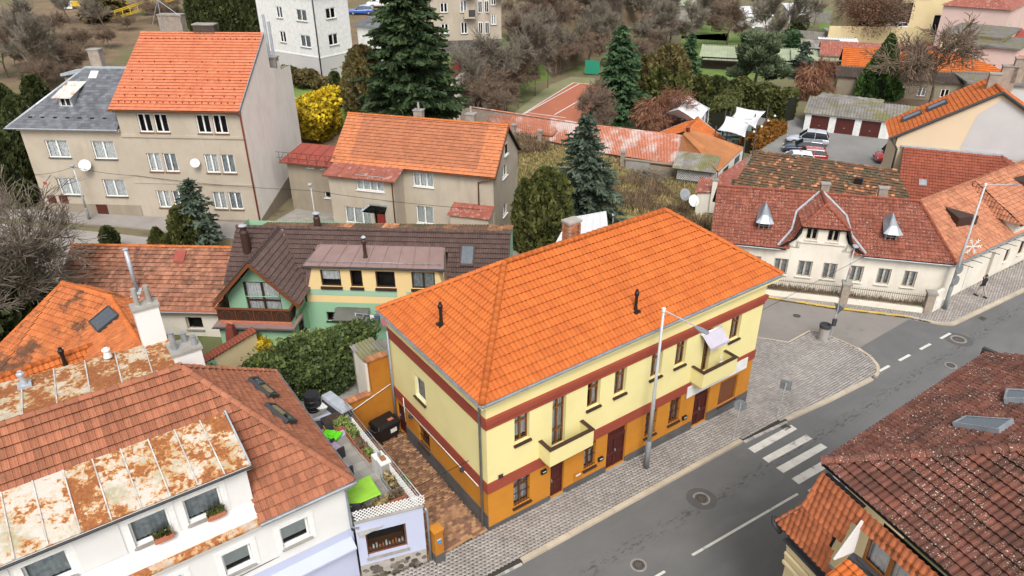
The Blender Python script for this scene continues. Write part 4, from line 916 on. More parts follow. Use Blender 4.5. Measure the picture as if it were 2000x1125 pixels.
# terrace block with the shop window
T0, T1, T2, T3 = (.22, -.22), (2.85, -1.0), (2.85, 7.6), (.22, 7.6)
tF = Face(T0, T1); tR = Face(T1, T2); so_ = tF.rect(FB, (718, 1120), (794, 1040)); so_ = (max(.35, so_[0]), min(so_[1], tF.L - .45), 1.35, 2.75)
tb = MB(); wall(tb, tF, 1.0, 3.42, [so_], .25); wall(tb, tR, -1, 3.42); tb.box(.25, 2.8, 5.5, 7.55, 2.9, 2.94); tb.build('terrace_wall', M['lilac_wall'], B)
sw_ = win(B, tF, so_, 'brown_frame', 1, (), 'concrete', .18, None, name='shop_window', roomd=1.2)
m = MB(); tF.box(m, so_[0] + .05, so_[1] - .05, .3, .9, so_[2] + .02, so_[2] + .08); m.build('display_shelf', M['oak_frame'], sw_)
for k in range(11): m = MB(); x = so_[0] + .15 + k * (so_[1] - so_[0] - .3) / 10; tF.box(m, x - .035, x + .035, .36, .43, so_[2] + .081, so_[2] + .2 + .06 * (k % 3)); m.build('display_item', M[('terracotta', 'white', 'blind', 'orange_wall')[k % 4]], sw_)
m = MB(); tF.box(m, 0, tF.L, .0, .15, -1, 1.0); m.build('stone_base', M['mortar'], B)
random.seed(3)
for k in range(46):
 x = random.uniform(.1, tF.L - .12); z = random.uniform(-.1, .92); r = random.uniform(.08, .16); n = random.randint(5, 7); ph = random.random() * 6
 q = [(min(tF.L - .01, max(.02, x + r * random.uniform(.75, 1.15) * math.cos(ph + a * 6.283 / n))), min(.99, z + r * .8 * random.uniform(.75, 1.15) * math.sin(ph + a * 6.283 / n))) for a in range(n)]
 mm = MB(); mm.v = [tF.pt(a, -.03 - .0005 * k, b) for a, b in q] + [tF.pt(a, .01, b) for a, b in q]; mm.f = [tuple(range(n))] + [(i, n + i, n + (i + 1) % n, (i + 1) % n) for i in range(n)]; mm.t = [0] * (n + 1)
 o = mm.build('stone', M['stone_dark'], B); o['tint'] = random.random()
random.seed(17)
boxp('terrace_deck', M['joint'], B, .23, 2.82, -.1, 7.55, 2.78, 2.9); MB().slab([(.23, -.2, 2.9), (2.82, -.97, 2.9), (2.82, -.1, 2.9), (.23, -.1, 2.9)], .12).build('terrace_deck', M['joint'], B)
M['slab'] = surf('slab', (.36, .345, .31), (.28, .265, .235), .9, rough=.95, bump=.2, tint=.14, grain=.1, spots=(((.16, .15, .13), 1.5, .58, .72, .5),))
for i in range(5):
 for j in range(12):
  o = boxp('floor_slab', M['slab'], B, -.245, .245, -.245, .245, 0, .03, loc=(.5 + i * .5, -.3 + j * .5, 2.903)); o['tint'] = random.random()
m = MB(); tF.box(m, -.02, tF.L + .05, -.06, .2, 3.42, 3.47); m.build('coping', M['concrete'], B)
# lattice rail along the front and the side, made of crossing laths
def lattice2(par, f, L, z0, z1, step=.13, dep=.05):
 h = z1 - z0; root = None
 for sg in (1, -1):
  c = -h
  while c < L:
   a0, a1 = max(0, c), min(L, c + h); lo, hi = a0 - c, a1 - c
   if sg < 0: lo, hi = h - lo, h - hi
   if a1 - a0 > .04:
    w = .024; d = dep + (.014 if sg > 0 else 0); q = [(a0 - w, lo), (a0 + w, lo), (a1 + w, hi), (a1 - w, hi)]
    o = MB().hexa([f.pt(a, d, z0 + b) for a, b in q], [f.pt(a, d + .012, z0 + b) for a, b in q]).build('lath', M['white_frame'], root or par)
    if root is None: o.name = 'lattice_rail'; root = o
   c += step
 return root
la = lattice2(B, tF, tF.L + .1, 3.48, 4.0, .16)
fS = Face((2.78, -.9), (2.78, 5.6)); lattice2(B, fS, 6.4, 3.3, 3.85, .15)
tubep('rail', M['steel'], la, [(2.86, -1.0, 3.95), (2.86, 6.6, 3.95)], .02, 6); tubep('rail', M['steel'], la, [(2.86, -1.0, 3.7), (2.86, 6.6, 3.7)], .012, 6)
tubep('downpipe', M['zinc'], B, [(2.95, -1.0, 3.3), (3.0, -1.05, 3.1), (3.0, -1.05, 0.2)], .05, 8)
gp = thing('gate_pillar', 'orange gate pillar with grey base and blue house plate beside the lilac wall', 'pillar', FB.w(3.3, -1.15, .25), math.degrees(SA))
boxp('shaft', M['orange_low'], gp, -.2, .2, -.2, .2, .45, 1.75); boxp('base', M['plinth_grey'], gp, -.22, .22, -.22, .22, -.3, .45); boxp('cap', M['orange_wall'], gp, -.24, .24, -.24, .24, 1.75, 1.82)
M['blue_plate'] = plain('blue_plate', (.05, .25, .5), .4); boxp('plate', M['blue_plate'], gp, -.09, .09, -.215, -.203, 1.1, 1.3); boxp('plate_edge', M['white'], gp, -.1, .1, -.2145, -.2025, 1.3, 1.33)
# ================================================================ MINT HOUSE WITH BROWN ROOF
FD = Fr((-13.25, 39.6, 0), -4)
D = fthing('mint_green_house', 'mint green and vanilla house with brown roof, gabled balcony and long dormer', 'house', FD)
dF = Face((.1, 0), (13, 0))
ops = [(1.31, 2.58, 3.7, 4.86), (3.19, 3.95, 3.7, 4.88), (4.79, 6.01, 3.7, 4.85), (7.05, 8.51, 3.7, 4.87)]; ops = [(a - .1, b - .1, c, d) for a, b, c, d in ops]
lo = [(2.43, 3.5, -.05, 1.75), (1.24, 1.89, 1.17, 1.83), (3.58, 4.7, 1.05, 1.75)]
m = MB(); wall(m, dF, -1.5, 2.55, lo, .2)
gF = Face((-4.5, -2.7), (.1, -2.7)); gR = Face((.1, -2.7), (.1, 0)); sw = (1.0, 1.9, 1.05, 1.95)
wall(m, gF, -1.5, 2.25); wall(m, gR, -1.5, 2.6, [sw], .12); gw = Face((-4.3, -1.25), (.1, -1.25)); wall(m, gw, 2.2, 3.5, [(1.15, 3.35, 2.5, 3.5)], .15)
c0 = 2.15; fd = (1.15, 3.35, 2.5, 4.55)
m.poly([gw.pt(.0, 0, 3.5), gw.pt(1.15, 0, 3.5), gw.pt(1.15, 0, 4.75), gw.pt(.3, 0, 3.9)]); m.poly([gw.pt(3.35, 0, 3.5), gw.pt(4.4, 0, 3.5), gw.pt(4.1, 0, 3.9), gw.pt(3.35, 0, 4.75)])
m.poly([gw.pt(1.15, 0, 4.55), gw.pt(3.35, 0, 4.55), gw.pt(3.35, 0, 4.8), gw.pt(2.2, 0, 6.0), gw.pt(1.15, 0, 4.8)])
m.poly([(.1, -2.2, 2.2), (.1, 0, 2.2), (.1, 0, 3.6), (.1, -1.25, 3.6)]); m.build('mint_wall', M['mint'], D)
m = MB(); wall(m, dF, 2.55, 5.15, ops, .16, x0=.45, x1=9.0); m.poly([dF.pt(.1, 0, 2.55), dF.pt(.45, 0, 2.55), dF.pt(.45, 0, 4.9), dF.pt(.25, 0, 4.0)]); wall(m, dF, 2.55, 3.6, x0=9.0, x1=12.9); m.build('vanilla_wall', M['vanilla'], D)
m = MB(); dF.box(m, .3, 5.95, -.02, -.003, 3.07, 3.48); dF.box(m, 6.55, 8.1, -.02, -.003, 3.07, 3.48); m.build('mint_band', M['mint_band'], D)
for k, r in enumerate(ops): win(D, dF, r, 'dark_brown', [1, 1, 1, 2][k], (), 'dark_brown', .1, ['curtain', None, None, 'curtain_grey'][k], curz=.35 if k == 0 else 0, sillh=.16, fw=.08)
win(D, dF, lo[1], 'dark_brown', 1, (), 'dark_brown', .1, None); win(D, dF, lo[2], 'dark_brown', 1, (), None, .1, None); gate(D, dF, lo[0], 2, fan=.04)
win(D, gR, sw, 'dark_brown', 1, (), 'dark_brown', .06, None, bars=.97); win(D, gw, fd, 'dark_brown', 2, (.35,), None, .1, 'curtain', name='balcony_door', fw=.09)
# canopy over the door
m = MB()
for k in range(6):
 f = lambda t: (-.05 - .95 * t, 2.25 - .42 * t ** 1.8); p, q = f(k / 6), f((k + 1) / 6)
 m.hexa([(2.0, q[0], q[1] - .04), (4.25, q[0], q[1] - .04), (4.2, p[0], p[1] - .04), (2.15, p[0], p[1] - .04)], [(2.0, q[0], q[1]), (4.25, q[0], q[1]), (4.2, p[0], p[1]), (2.15, p[0], p[1])])
M['canopy'] = surf('canopy', (.12, .12, .105), (.095, .095, .085), 1.5, rough=.5); m.build('door_canopy', M['canopy'], D)
# roofs
rl, rr_, zr, yr = -5.0, 13.0, 6.25, 3.05; ez, ey = 3.62, -.22
tr = TileRoof(D, 'tile_brown', .3, .34, 'roman', lift=.075, n=300, jit=.002)
g_ap, gl, gr = Vector((-2.15, -2.15, 6.3)), Vector((-4.85, -2.15, 3.45)), Vector((.52, -2.15, 3.5))
def under(c): return (.5 < c.x < 9.0 and c.y < 2.0) or (abs(c.x + 2.15) < (6.3 - c.z) * .94 - .1)
tr.plane([(rl, ey, ez), (rr_, ey, ez), (rr_, yr, zr), (rl, yr, zr)], hide=under, decks=[[(9.05, ey, ez), (rr_, ey, ez), (rr_, yr, zr), (9.05, yr, zr)], [(rl, 2.2, 5.5), (9.2, 2.2, 5.5), (9.2, yr, zr), (rl, yr, zr)], [(rl, .3, 4.04), (-3.2, .3, 4.04), (-3.2, 2.2, 5.5), (rl, 2.2, 5.5)]])
yb = 3.2
tr.plane([Vector((.5, -2.15, 3.5)), Vector((.5, .2, 3.5)), Vector((-2.15, yb, 6.3)), g_ap]); tr.plane([Vector((-4.85, yb, 3.45)), gl, g_ap, Vector((-2.15, yb, 6.3))], hide=lambda c: c.y > -.3 + (c.z - 3.4) * 1.2)
tr.finish()
ridge(D, (rl, yr, zr + .04), (rr_, yr, zr + .04), 'tile_brown', .12, .4); ridge(D, g_ap + Vector((0, 0, .03)), (-2.15, 2.9, 6.33), 'tile_brown', .12, .38)
for P in (gl, gr):
 d = (g_ap - P).normalized(); MB().hexa([P + Vector((0, -.03, -.28)), P + Vector((0, .04, -.28)), g_ap + Vector((0, .04, -.28)), g_ap + Vector((0, -.03, -.28))], [P + Vector((0, -.03, 0.0)), P + Vector((0, .04, 0)), g_ap + Vector((0, .04, 0)), g_ap + Vector((0, -.03, 0))]).build('bargeboard', M['brown_frame'], D)
 MB().hexa([P + Vector((0, .04, -.2)), P + Vector((0, .9, -.2)), g_ap + Vector((0, .9, -.2)), g_ap + Vector((0, .04, -.2))], [P + Vector((0, .04, -.16)), P + Vector((0, .9, -.16)), g_ap + Vector((0, .9, -.16)), g_ap + Vector((0, .04, -.16))]).build('soffit', M['brown_frame'], D)
MB().hexa([(.2, .05, 3.5), (.62, .05, 3.5), (-2.0, 3.0, 6.22), (-2.3, 3.0, 6.22)], [(.2, .05, 3.66), (.72, .05, 3.66), (-1.95, 3.1, 6.36), (-2.2, 3.1, 6.36)]).build('valley', M['metal_brown'], D)
# long dormer: seamed metal roof with cheeks
sheets(D, (.35, -.2, 5.2), (9.15, -.2, 5.2), (8.75, 2.25, 5.62), (.85, 2.25, 5.62), 9, 'metal_brown', jit=.002, seamh=.05)
gutter(D, (.3, -.27, 5.17), (9.25, -.27, 5.17), 'charcoal', .07); boxp('fascia', M['dark_brown'], D, .35, 9.15, -.19, -.02, 5.05, 5.16)
for a, b in ((.35, .72), (9.2, 8.8)):
 MB().hexa([(a - .1, 0, 3.7), (a + .1, 0, 3.7), (b + .1, 2.2, 5.4), (b - .1, 2.2, 5.4)], [(b - .15, 0.0, 5.15), (b + .15, 0.0, 5.15), (b + .1, 2.2, 5.58), (b - .1, 2.2, 5.58)]).build('dormer_cheek', M['metal_brown'], D)
tubep('snow_rail', M['steel'], D, [(.5, .1, 5.4), (9.0, .1, 5.4)], .018, 6)
for k in range(9): boxp('rail_bracket', M['steel'], D, .78 + k * 1.0, .82 + k * 1.0, .06, .14, 5.25, 5.43)
def pl(x, y): return ez + (y - ey) / (yr - ey) * (zr - ez)
vent(D, (4.05, .85, 5.35), 1.35, .11, 'dark_brown', base=False); x, y = -3.9, 1.7
MB().lathe([(.27, 0), (.27, 1.45), (.2, 1.6), (.2, 1.75)], 14, (x, y, pl(x, y) - .1)).build('flue', M['dark_brown'], D, smooth=False); MB().lathe([(.26, 0), (.26, .04), (.04, .12)], 12, (x, y, pl(x, y) + 1.78)).build('flue_cowl', M['zinc_light'], D)
MB().lathe([(.22, 0), (.22, .9), (.16, 1.0), (.16, 1.15)], 12, (.35, 3.35, 6.0)).build('flue', M['dark_brown'], D); MB().lathe([(.24, 0), (.24, .04), (.04, .12)], 12, (.35, 3.35, 7.2)).build('flue_cowl', M['zinc_light'], D)
MB().lathe([(.16, 0), (.14, .04), (.03, .12)], 12, (4.05, .85, 6.74)).build('flue_cowl', M['zinc_light'], D)
rooflight(D, [(9.9, 1.15, pl(0, 1.15)), (10.8, 1.15, pl(0, 1.15)), (10.8, 2.35, pl(0, 2.35)), (9.9, 2.35, pl(0, 2.35))], 'dark_brown', 'glass_sky')
# corrugated roof behind the ridge
corrug(D, 'rear_roof', (-3.6, 3.15, 6.2), (13.05, 3.25, 6.2), (13.1, 5.0, 6.0), (-3.4, 4.3, 6.1), .2, .03, 'tile_moss'); m = MB(); m.poly([(13.0, 5.0, -1), (13, 0, -1), (13, 0, 3.5), (13, 3, 6.1), (13, 5, 5.9)]); m.poly([(-5, 5, -1), (13, 5, -1), (13, 5, 5.9), (-5, 5, 5.9)]); m.poly([(-5, 0, -1), (-5, 5, -1), (-5, 5, 6), (-5, 3, 6.1), (-5, 0, 3.5)]); m.build('rear_wall', M['mint'], D)
# balcony of the gable
bs = MB(); bs.box(-4.7, .32, -2.98, -1.2, 2.22, 2.34); bo = bs.build('balcony', M['metal_brown'], D); gutter(bo, (-4.75, -3.05, 2.28), (.4, -3.05, 2.28), 'charcoal', .07); boxp('tile_edge', M['terracotta'], bo, -4.45, .05, -2.55, -2.3, 2.343, 2.44)
bal = boxp('balustrade', M['dark_brown'], D, -4.6, -.05, -2.38, -2.34, 2.47, 3.22); boxp('handrail', M['brown_frame'], bal, -4.66, .02, -2.45, -2.28, 3.223, 3.29); boxp('side_panel', M['dark_brown'], bal, -.09, -.05, -2.33, -1.27, 2.47, 3.22); boxp('side_panel', M['dark_brown'], bal, -4.6, -4.56, -2.33, -1.27, 2.47, 3.22)
boxp('handrail', M['brown_frame'], bal, -.12, .02, -2.277, -1.26, 3.224, 3.288); boxp('handrail', M['brown_frame'], bal, -4.66, -4.52, -2.277, -1.26, 3.224, 3.288)
for k in range(4):
 x = -4.55 + k * 1.13; boxp('post', M['brown_frame'], bal, x - .03, x + .03, -2.42, -2.382, 2.47, 3.22)
 for r in (.42, .3): tubep('arch', M['brown_frame'], bal, [(x + .57 - r, -2.4, 2.5), (x + .57 - r, -2.4, 2.8)] + [(x + .57 - r * math.cos(a * .35), -2.4, 2.8 + .34 * math.sin(a * .35)) for a in range(1, 9)] + [(x + .57 + r, -2.4, 2.8), (x + .57 + r, -2.4, 2.5)], .016, 4)
 tubep('scroll', M['brown_frame'], bal, [(x + .57, -2.4, 2.5), (x + .57, -2.4, 2.95)], .012, 4)
boxp('wall_light', M['steel'], D, -2.25, -2.05, -1.38, -1.253, 5.35, 5.5)
# ================================================================ LOW OLD HOUSE BESIDE IT
FE = Fr((-23, 39.35, 0), -3)
E_ = fthing('low_old_house', 'low white house with long mottled old clay tile roof beside the mint house', 'house', FE)
eF = Face((-6, 0), (4.6, 0)); ew = eF.rect(FE, (367, 643), (393, 620)); m = MB(); wall(m, eF, -1, 2.35, [ew], .25); m.poly([(-6, 0, -1), (-6, 6.4, -1), (-6, 6.4, 2.4), (-6, 3.2, 5), (-6, 0, 2.4)]); m.build('wall', M['old_white'], E_)
win(E_, eF, ew, 'old_frame', 1, (), 'concrete', .18, None)
tr = TileRoof(E_, 'tile_old', .24, .3, 'flat', lift=.075, n=300, jit=.01)
e0, e1, e2, e3 = (-6.4, -.35, 2.35), (4.7, -.35, 2.35), (4.75, 3.25, 5.05), (-6.3, 3.25, 5.05); tr.plane([e0, e1, e2, e3], bond=.5); tr.plane([(4.75, 6.6, 2.4), (-6.3, 6.6, 2.4), e3, e2], bond=.5); tr.finish()
ridge(E_, (-6.35, 3.25, 5.06), (4.75, 3.25, 5.06), 'tile_bright', .12, .36); boxp('eave_board', M['terracotta'], E_, -6.4, 4.7, -.45, -.36, 2.28, 2.42); gutter(E_, (-6.4, -.5, 2.3), (4.7, -.5, 2.3), 'zinc')
q = [(.9, 2.25, 4.35), (1.6, 2.25, 4.35), (1.6, 2.9, 4.83), (.9, 2.9, 4.83)]; MB().slab([(x, y, z + .14) for x, y, z in q], .2).build('roof_hatch', M['metal_red'], E_)
pp = hitp(FE, 268, 568, [e0, e1, e2]); tubep('flue', M['zinc_light'], E_, [pp, pp + Vector((0, 0, 2.9))], .13, 10); MB().lathe([(.17, 0), (.17, .05), (.05, .1)], 10, pp + Vector((0, 0, 2.9))).build('flue_cowl', M['zinc_light'], E_)
MB().slab([pp + Vector((-.3, -.45, -.25)), pp + Vector((.3, -.45, -.25)), pp + Vector((.3, .2, .22)), pp + Vector((-.3, .2, .22))], .04).build('flashing', M['zinc_light'], E_)
# ================================================================ ORANGE ROOFED WING AT THE LEFT EDGE
FF = Fr((-22, 29, 0), 0)
F_ = fthing('orange_wing', 'orange tiled wing with leaf litter and roof window at left edge', 'house', FF)
ZF = 7.0; a_, b_, c_ = [FF.l(at(u, v, ZF)) for u, v in ((122, 553), (215, 580), (285, 692))]
d1 = Vector(((b_ - a_).y, -(b_ - a_).x, 0)).normalized(); d2 = Vector(((c_ - b_).y, -(c_ - b_).x, 0)).normalized(); vd = (d1 + d2).normalized(); vd = vd / vd.dot(d1); DD = 5.6; dz = Vector((0, 0, -.68))
dn = lambda p, d: p + (d + dz) * DD
fv = dn(b_, vd); fa = dn(a_, d1); fc = dn(c_, d2); a2 = a_ - (b_ - a_) * .55; fa2 = dn(a2, d1)
tr = TileRoof(F_, 'tile_leaf', .23, .33, 'wave', lift=.08, n=300, jit=.003); tr.plane([fa, fv, b_, a_]); tr.plane([fv, fc, c_, b_]); tr.plane([fa2, fa, a_]) ; tr.plane([c_ - d2 * 1.3 + dz * 1.3, b_ - vd * 1.3 + dz * 1.3, b_, c_]); tr.plane([b_ - vd * 1.3 + dz * 1.3, a_ - d1 * 1.3 + dz * 1.3, a_, b_]); tr.finish()
ridge(F_, a_, b_, 'tile_bright', .14, .4); ridge(F_, b_, c_, 'tile_bright', .14, .4); ridge(F_, fa2, a_, 'tile_bright', .1, .4)
MB().hexa([b_ + Vector((-.08, .08, -.05)), b_ + Vector((.08, -.08, -.05)), fv + Vector((.1, -.1, -.05)), fv + Vector((-.1, .1, -.05))], [b_ + Vector((-.08, .08, .03)), b_ + Vector((.08, -.08, .03)), fv + Vector((.1, -.1, .03)), fv + Vector((-.1, .1, .03))]).build('valley', M['soil'], F_)
rooflight(F_, [hitp(FF, u, v, [b_, c_, fv]) for u, v in ((178, 632), (196, 652), (238, 618), (217, 600))], 'charcoal', 'glass_sky', .07)
m = MB(); q = [fa2, fa, fv, fc, c_ - d2 * 1.3 + dz * 1.3, b_ - vd * 1.3 + dz * 1.3, a_ - d1 * 1.3 + dz * 1.3]
for p, r in zip(q, q[1:] + q[:1]): m.poly([(p.x, p.y, -1), (r.x, r.y, -1), (r.x, r.y, r.z - .2), (p.x, p.y, p.z - .2)])
m.build('wall', M['old_white'], F_)
s0, s1 = [FF.l(at(u, v, 5.9)) for u, v in ((-40, 750), (188, 671))]; sd = Vector(((s1 - s0).y, -(s1 - s0).x, 0)).normalized(); q = [s0 + (sd + dz * .9) * 1.8, s1 + (sd + dz * .9) * 1.8, s1, s0]
F2 = fthing('lower_orange_roof', 'narrow strip of bright orange tiles with ridge caps above the rusty flat roof', 'roof', Fr(FF.w(*s0) - Vector((0, 0, 5.9)), 0)); off = -Vector((s0.x, s0.y, 0))
tr = TileRoof(F2, 'tile_bright', .23, .33, 'wave', n=120); tr.plane([p + off for p in q]); tr.plane([(s1 - (sd - dz * .9) * 1.2) + off, (s0 - (sd - dz * .9) * 1.2) + off, s0 + off, s1 + off]); tr.finish(); ridge(F2, s0 + off, s1 + off, 'tile_bright', .14, .4)
m = MB(); e = [q[0] + off, q[1] + off, (s1 - (sd - dz * .9) * 1.2) + off, (s0 - (sd - dz * .9) * 1.2) + off]
for p, r in zip(e, e[1:] + e[:1]): m.poly([(p.x, p.y, -1), (r.x, r.y, -1), (r.x, r.y, r.z - .15), (p.x, p.y, p.z - .15)])
m.build('wall', M['old_white'], F2); pv_ = s0.lerp(s1, .68) + off + sd * .5; vent(F2, (pv_.x, pv_.y, 5.5), 1.1, .09)
# ================================================================ LICHEN ROOFED HOUSE AT THE BOTTOM RIGHT
FC = Fr(stw(5.28, -11.1) + Vector((0, 0, -.2)), math.degrees(SA)); zc = .2
Cc_ = fthing('lichen_roof_house', 'house with dark red lichen speckled mansard roof and two roof windows at lower right', 'house', FC)
hd = Vector((.6225, -.7826, 0)); K = Vector((0, 0, 9.5 + zc)); ld = Vector((-.225, -.974, 0))
def hipz(k): return K + hd * k + Vector((0, 0, .345 * k))
tr = TileRoof(Cc_, 'tile_lichen', .2, .34, 'wave', lift=.075, n=300, jit=.004)
k_ = 9.0; top = hipz(k_); se = Vector((10.6, -.1, 9.5 + zc)); st2 = Vector((10.6, top.y, top.z))
tr.plane([se, K, top, st2]); le = K + ld * 12; l2 = le + Vector((.974, -.225, 0)) * (k_ * .78) + Vector((0, 0, .345 * k_)); tr.plane([K, le, l2, top]); 
tr.finish()
ridge(Cc_, K + Vector((0, 0, .05)), hipz(8.6) + Vector((0, 0, .05)), 'tile_lichen', .15, .42)
trr = TileRoof(Cc_, 'tile_rustic', .2, .3, 'wave', n=120, name='mansard_tile', jit=.004)
o1 = Vector((-.974, .225, 0)); g0 = K + Vector((.12, .6, -3.0)); g1 = K + ld * 1.95 + o1 * .02 + Vector((.0, 0, -3.0)); u0 = K + ld * .38 + Vector((-.08, 0, -.18)); u1 = K + ld * 7 + o1 * 0 + Vector((-.0, 0, -.18))
gA = K + o1 * .55 + Vector((.25, .62, -3.05)); gB = gA + ld * 9
mA = u0 + o1 * .25 + Vector((.1, .3, -1.5)); mB = mA + ld * 9; uA = u0 + Vector((.05, .1, 0)); uB = uA + ld * 9
trr.plane([mA, mB, uB, uA], hide=lambda c: (c - mA).dot(ld) > 1.62 and c.z < uA.z - .5, decks=[[mA, mA + ld * 1.3, uA + ld * 1.5, uA]]); trr.plane([gA, gB, mB, mA], hide=lambda c: (c - gA).dot(ld) > 2.35 + (c.z - gA.z) * -.25, decks=[[gA, gA + ld * 1.9, mA + ld * 1.3, mA]]); trr.finish()
ridge(Cc_, gA + Vector((0, 0, .04)), mA + Vector((0, 0, .04)), 'tile_rustic', .1, .35); ridge(Cc_, mA + Vector((0, 0, .04)), uA + Vector((0, 0, .04)), 'tile_rustic', .1, .35)
gutter(Cc_, gA + Vector((.05, .15, -.02)), gB + o1 * .06, 'charcoal', .09); tubep('gutter_end', M['charcoal'], Cc_, [gA + Vector((.1, .25, .0)), gA + Vector((-.05, .1, -.12)), gA + Vector((.1, -.1, -.45))], .09, 8)
# dormer with three brown panes set into the mansard
wd = ld; P0 = u0 + ld * 1.55 + Vector((0, 0, -.3)); cf = Face((P0.x - .12, P0.y), (P0.x - .12 + wd.x * 4, P0.y + wd.y * 4)); zb = P0.z - 1.25
m = MB(); m.hexa([P0 + Vector((-.1, 0, -1.3)) + o1 * .75, P0 + Vector((-.1, 0, -1.3)), P0 + Vector((-.1, 0, 0)), P0 + Vector((-.1, 0, 0)) + o1 * .05], [p + ld * .06 for p in (P0 + Vector((-.1, 0, -1.3)) + o1 * .75, P0 + Vector((-.1, 0, -1.3)), P0 + Vector((-.1, 0, 0)), P0 + Vector((-.1, 0, 0)) + o1 * .05)])
m.build('dormer_cheek', M['white_wall'], Cc_)
win(Cc_, cf, (.35, 2.9, zb, zb + 1.15), 'oak_frame', 3, (), 'charcoal', .02, 'curtain', fw=.09, name='dormer_window')
tr3 = TileRoof(Cc_, 'tile_orange', .2, .3, 'wave', n=60, name='dormer_ledge_tile'); q = [P0 + ld * .1 + o1 * 1.25 + Vector((0, 0, -2.0)), P0 + ld * 5 + o1 * 1.25 + Vector((0, 0, -2.0)), P0 + ld * 5 + o1 * .3 + Vector((0, 0, -1.42)), P0 + ld * .1 + o1 * .3 + Vector((0, 0, -1.42))]; tr3.plane(q); tr3.finish()
boxp('ledge', M['charcoal'], Cc_, P0.x - .4, P0.x - .12, P0.y - 3.2, P0.y - .05, P0.z - 1.42, P0.z - 1.3)
# walls
wz = gA.z - .1; wA = gA - o1 * .35 + Vector((0, -.35, 0)); wB = wA + ld * 9; cW = Face((wA.x, wA.y), (wB.x, wB.y)); m = MB()
m.poly([(wA.x, wA.y, -1.5), (wB.x, wB.y, -1.5), (wB.x, wB.y, wz), (wA.x, wA.y, wz)]); m.poly([(10.6, wA.y, -1.5), (wA.x, wA.y, -1.5), (wA.x, wA.y, wz), (10.6, wA.y, wz)]); m.build('wall', M['cream_yellow'], Cc_)
boxp('fascia', M['white'], Cc_, wA.x - .02, 10.6, wA.y + .003, wA.y + .12, wz - .25, wz); m = MB(); cW.box(m, 0, 9, -.12, -.003, wz - .3, wz); m.build('fascia', M['white'], Cc_)
for k in range(5): m = MB(); cW.box(m, .1, 9, -.35 + .05 * (k % 2), -.003, wz - .62 - k * .2, wz - .46 - k * .2); m.build('rusticated_course', M['cream_yellow'], Cc_, bevel=.04)
m = MB(); cW.box(m, .0, 9, -.42, -.003, wz - .42, wz - .36); m.build('cornice_flashing', M['charcoal'], Cc_)
boxp('parapet', M['charcoal'], Cc_, 10.6, 10.75, -7.2, .1, 9.3, 9.85)
pS = [K, se, top]
for q in (((1840, 822), (1953, 852), (1982, 832), (1892, 824)), ((1940, 775), (2003, 792), (2025, 775), (1972, 770))): 
 rooflight(Cc_, [hitp(FC, u, v, pS) for u, v in ((q[0][0] + 22, q[0][1] + 16), (q[1][0], q[1][1]), (q[2][0], q[2][1]), (q[3][0] - 5, q[3][1] + 1))], 'zinc', 'glass_sky', .06, .24)
# ================================================================ GREY TERRACE HOUSES ACROSS THE BACK STREET
FG = Fr((-42.31, 59.92, .5), -4.7)
G = fthing('slate_roof_house', 'grey rendered two storey house with dark slate roof and small rusty dormer', 'house', FG)
H = fthing('tall_grey_house', 'tall grey rendered house with salmon tiled roof and blank pale gable wall', 'house', Fr(FG.w(9.5, 0), -4.7))
gF_ = Face((.5, 0), (9.5, 0))
go = [(a - .5, b - .5, c, d) for a, b, c, d in ((2.4, 4.4, 5.1, 6.65), (6.55, 8.55, 5.05, 6.65), (2.4, 4.4, 1.65, 3.25), (6.55, 8.55, 1.62, 3.22))]; gb = [(1.6, 2.8, -.3, .27), (6.5, 7.6, -.32, .25)]
m = MB(); wall(m, gF_, -2, 7.7, go + gb, .16); m.poly([(.5, 10, -2), (.5, 0, -2), (.5, 0, 7.7), (.5, 10, 7.7)]); m.build('wall', M['beige_render'], G)
for r in go: win(G, gF_, r, 'white_frame', 2, (), 'charcoal', .1, 'curtain', near=False, fw=.09)
for r in gb: win(G, gF_, r, 'white_frame', 1, (), None, .08, None, near=False)
boxp('plinth', M['beige_dark'], G, .45, 9.49, -.05, -.003, -2, .85); boxp('cornice', M['beige_render'], G, .4, 9.5, -.3, -.003, 7.5, 7.75)
for a in (2.0, 3.1): boxp('meter_box', M['dark_red_door'], G, a - 1.0, a - .25, -.09, -.052, .9, 1.6)
boxp('meter_box', M['dark_red_door'], G, 5.35, 6.35, -.09, -.052, -.05, .85)
M['red_sign'] = plain('red_sign', (.45, .04, .03), .5); boxp('house_number', M['red_sign'], G, 1.05, 1.35, -.03, -.003, 2.6, 2.85)
r0, r1, rt0, rt1 = Vector((-.35, -.4, 7.75)), Vector((9.45, -.4, 7.75)), Vector((4.5, 5.0, 11.7)), Vector((9.9, 5.0, 11.7))
ts = TileRoof(G, 'slate', .42, .3, 'slate', lift=.02, n=300, name='slate', jit=.002); ts.plane([r0, r1, rt1, rt0], bond=.5); ts.plane([(-.35, 10.2, 7.75), r0, rt0], bond=.5); ts.finish()
gutter(G, r0 + Vector((-.1, -.08, 0)), r1 + Vector((0, -.08, 0)), 'zinc_light', .1); tubep('hip_flashing', M['zinc_light'], G, [r0, rt0], .1, 6); boxp('ridge_flashing', M['zinc_light'], G, 4.4, 9.6, 4.9, 5.3, 11.6, 11.75)
for k in range(7): boxp('snow_guard', M['black'], G, 1.3 + k * 1.1, 1.6 + k * 1.1, .45, .6, 8.35, 8.5)
MB().slab([(1.2, 6.0, 10.9), (4.6, 5.2, 11.6), (9.6, 5.3, 11.62), (9.6, 8.5, 11.2), (1.2, 8.5, 10.8)], .25).build('flat_roof', M['zinc_light'], G); boxp('rear_wall', M['beige_dark'], G, 1.4, 9.4, 6.2, 8.3, -2, 10.6)
chimney(G, 5.4, 5.6, 11, 13.1, 1.0, .7, 'brick_pale', 'concrete')
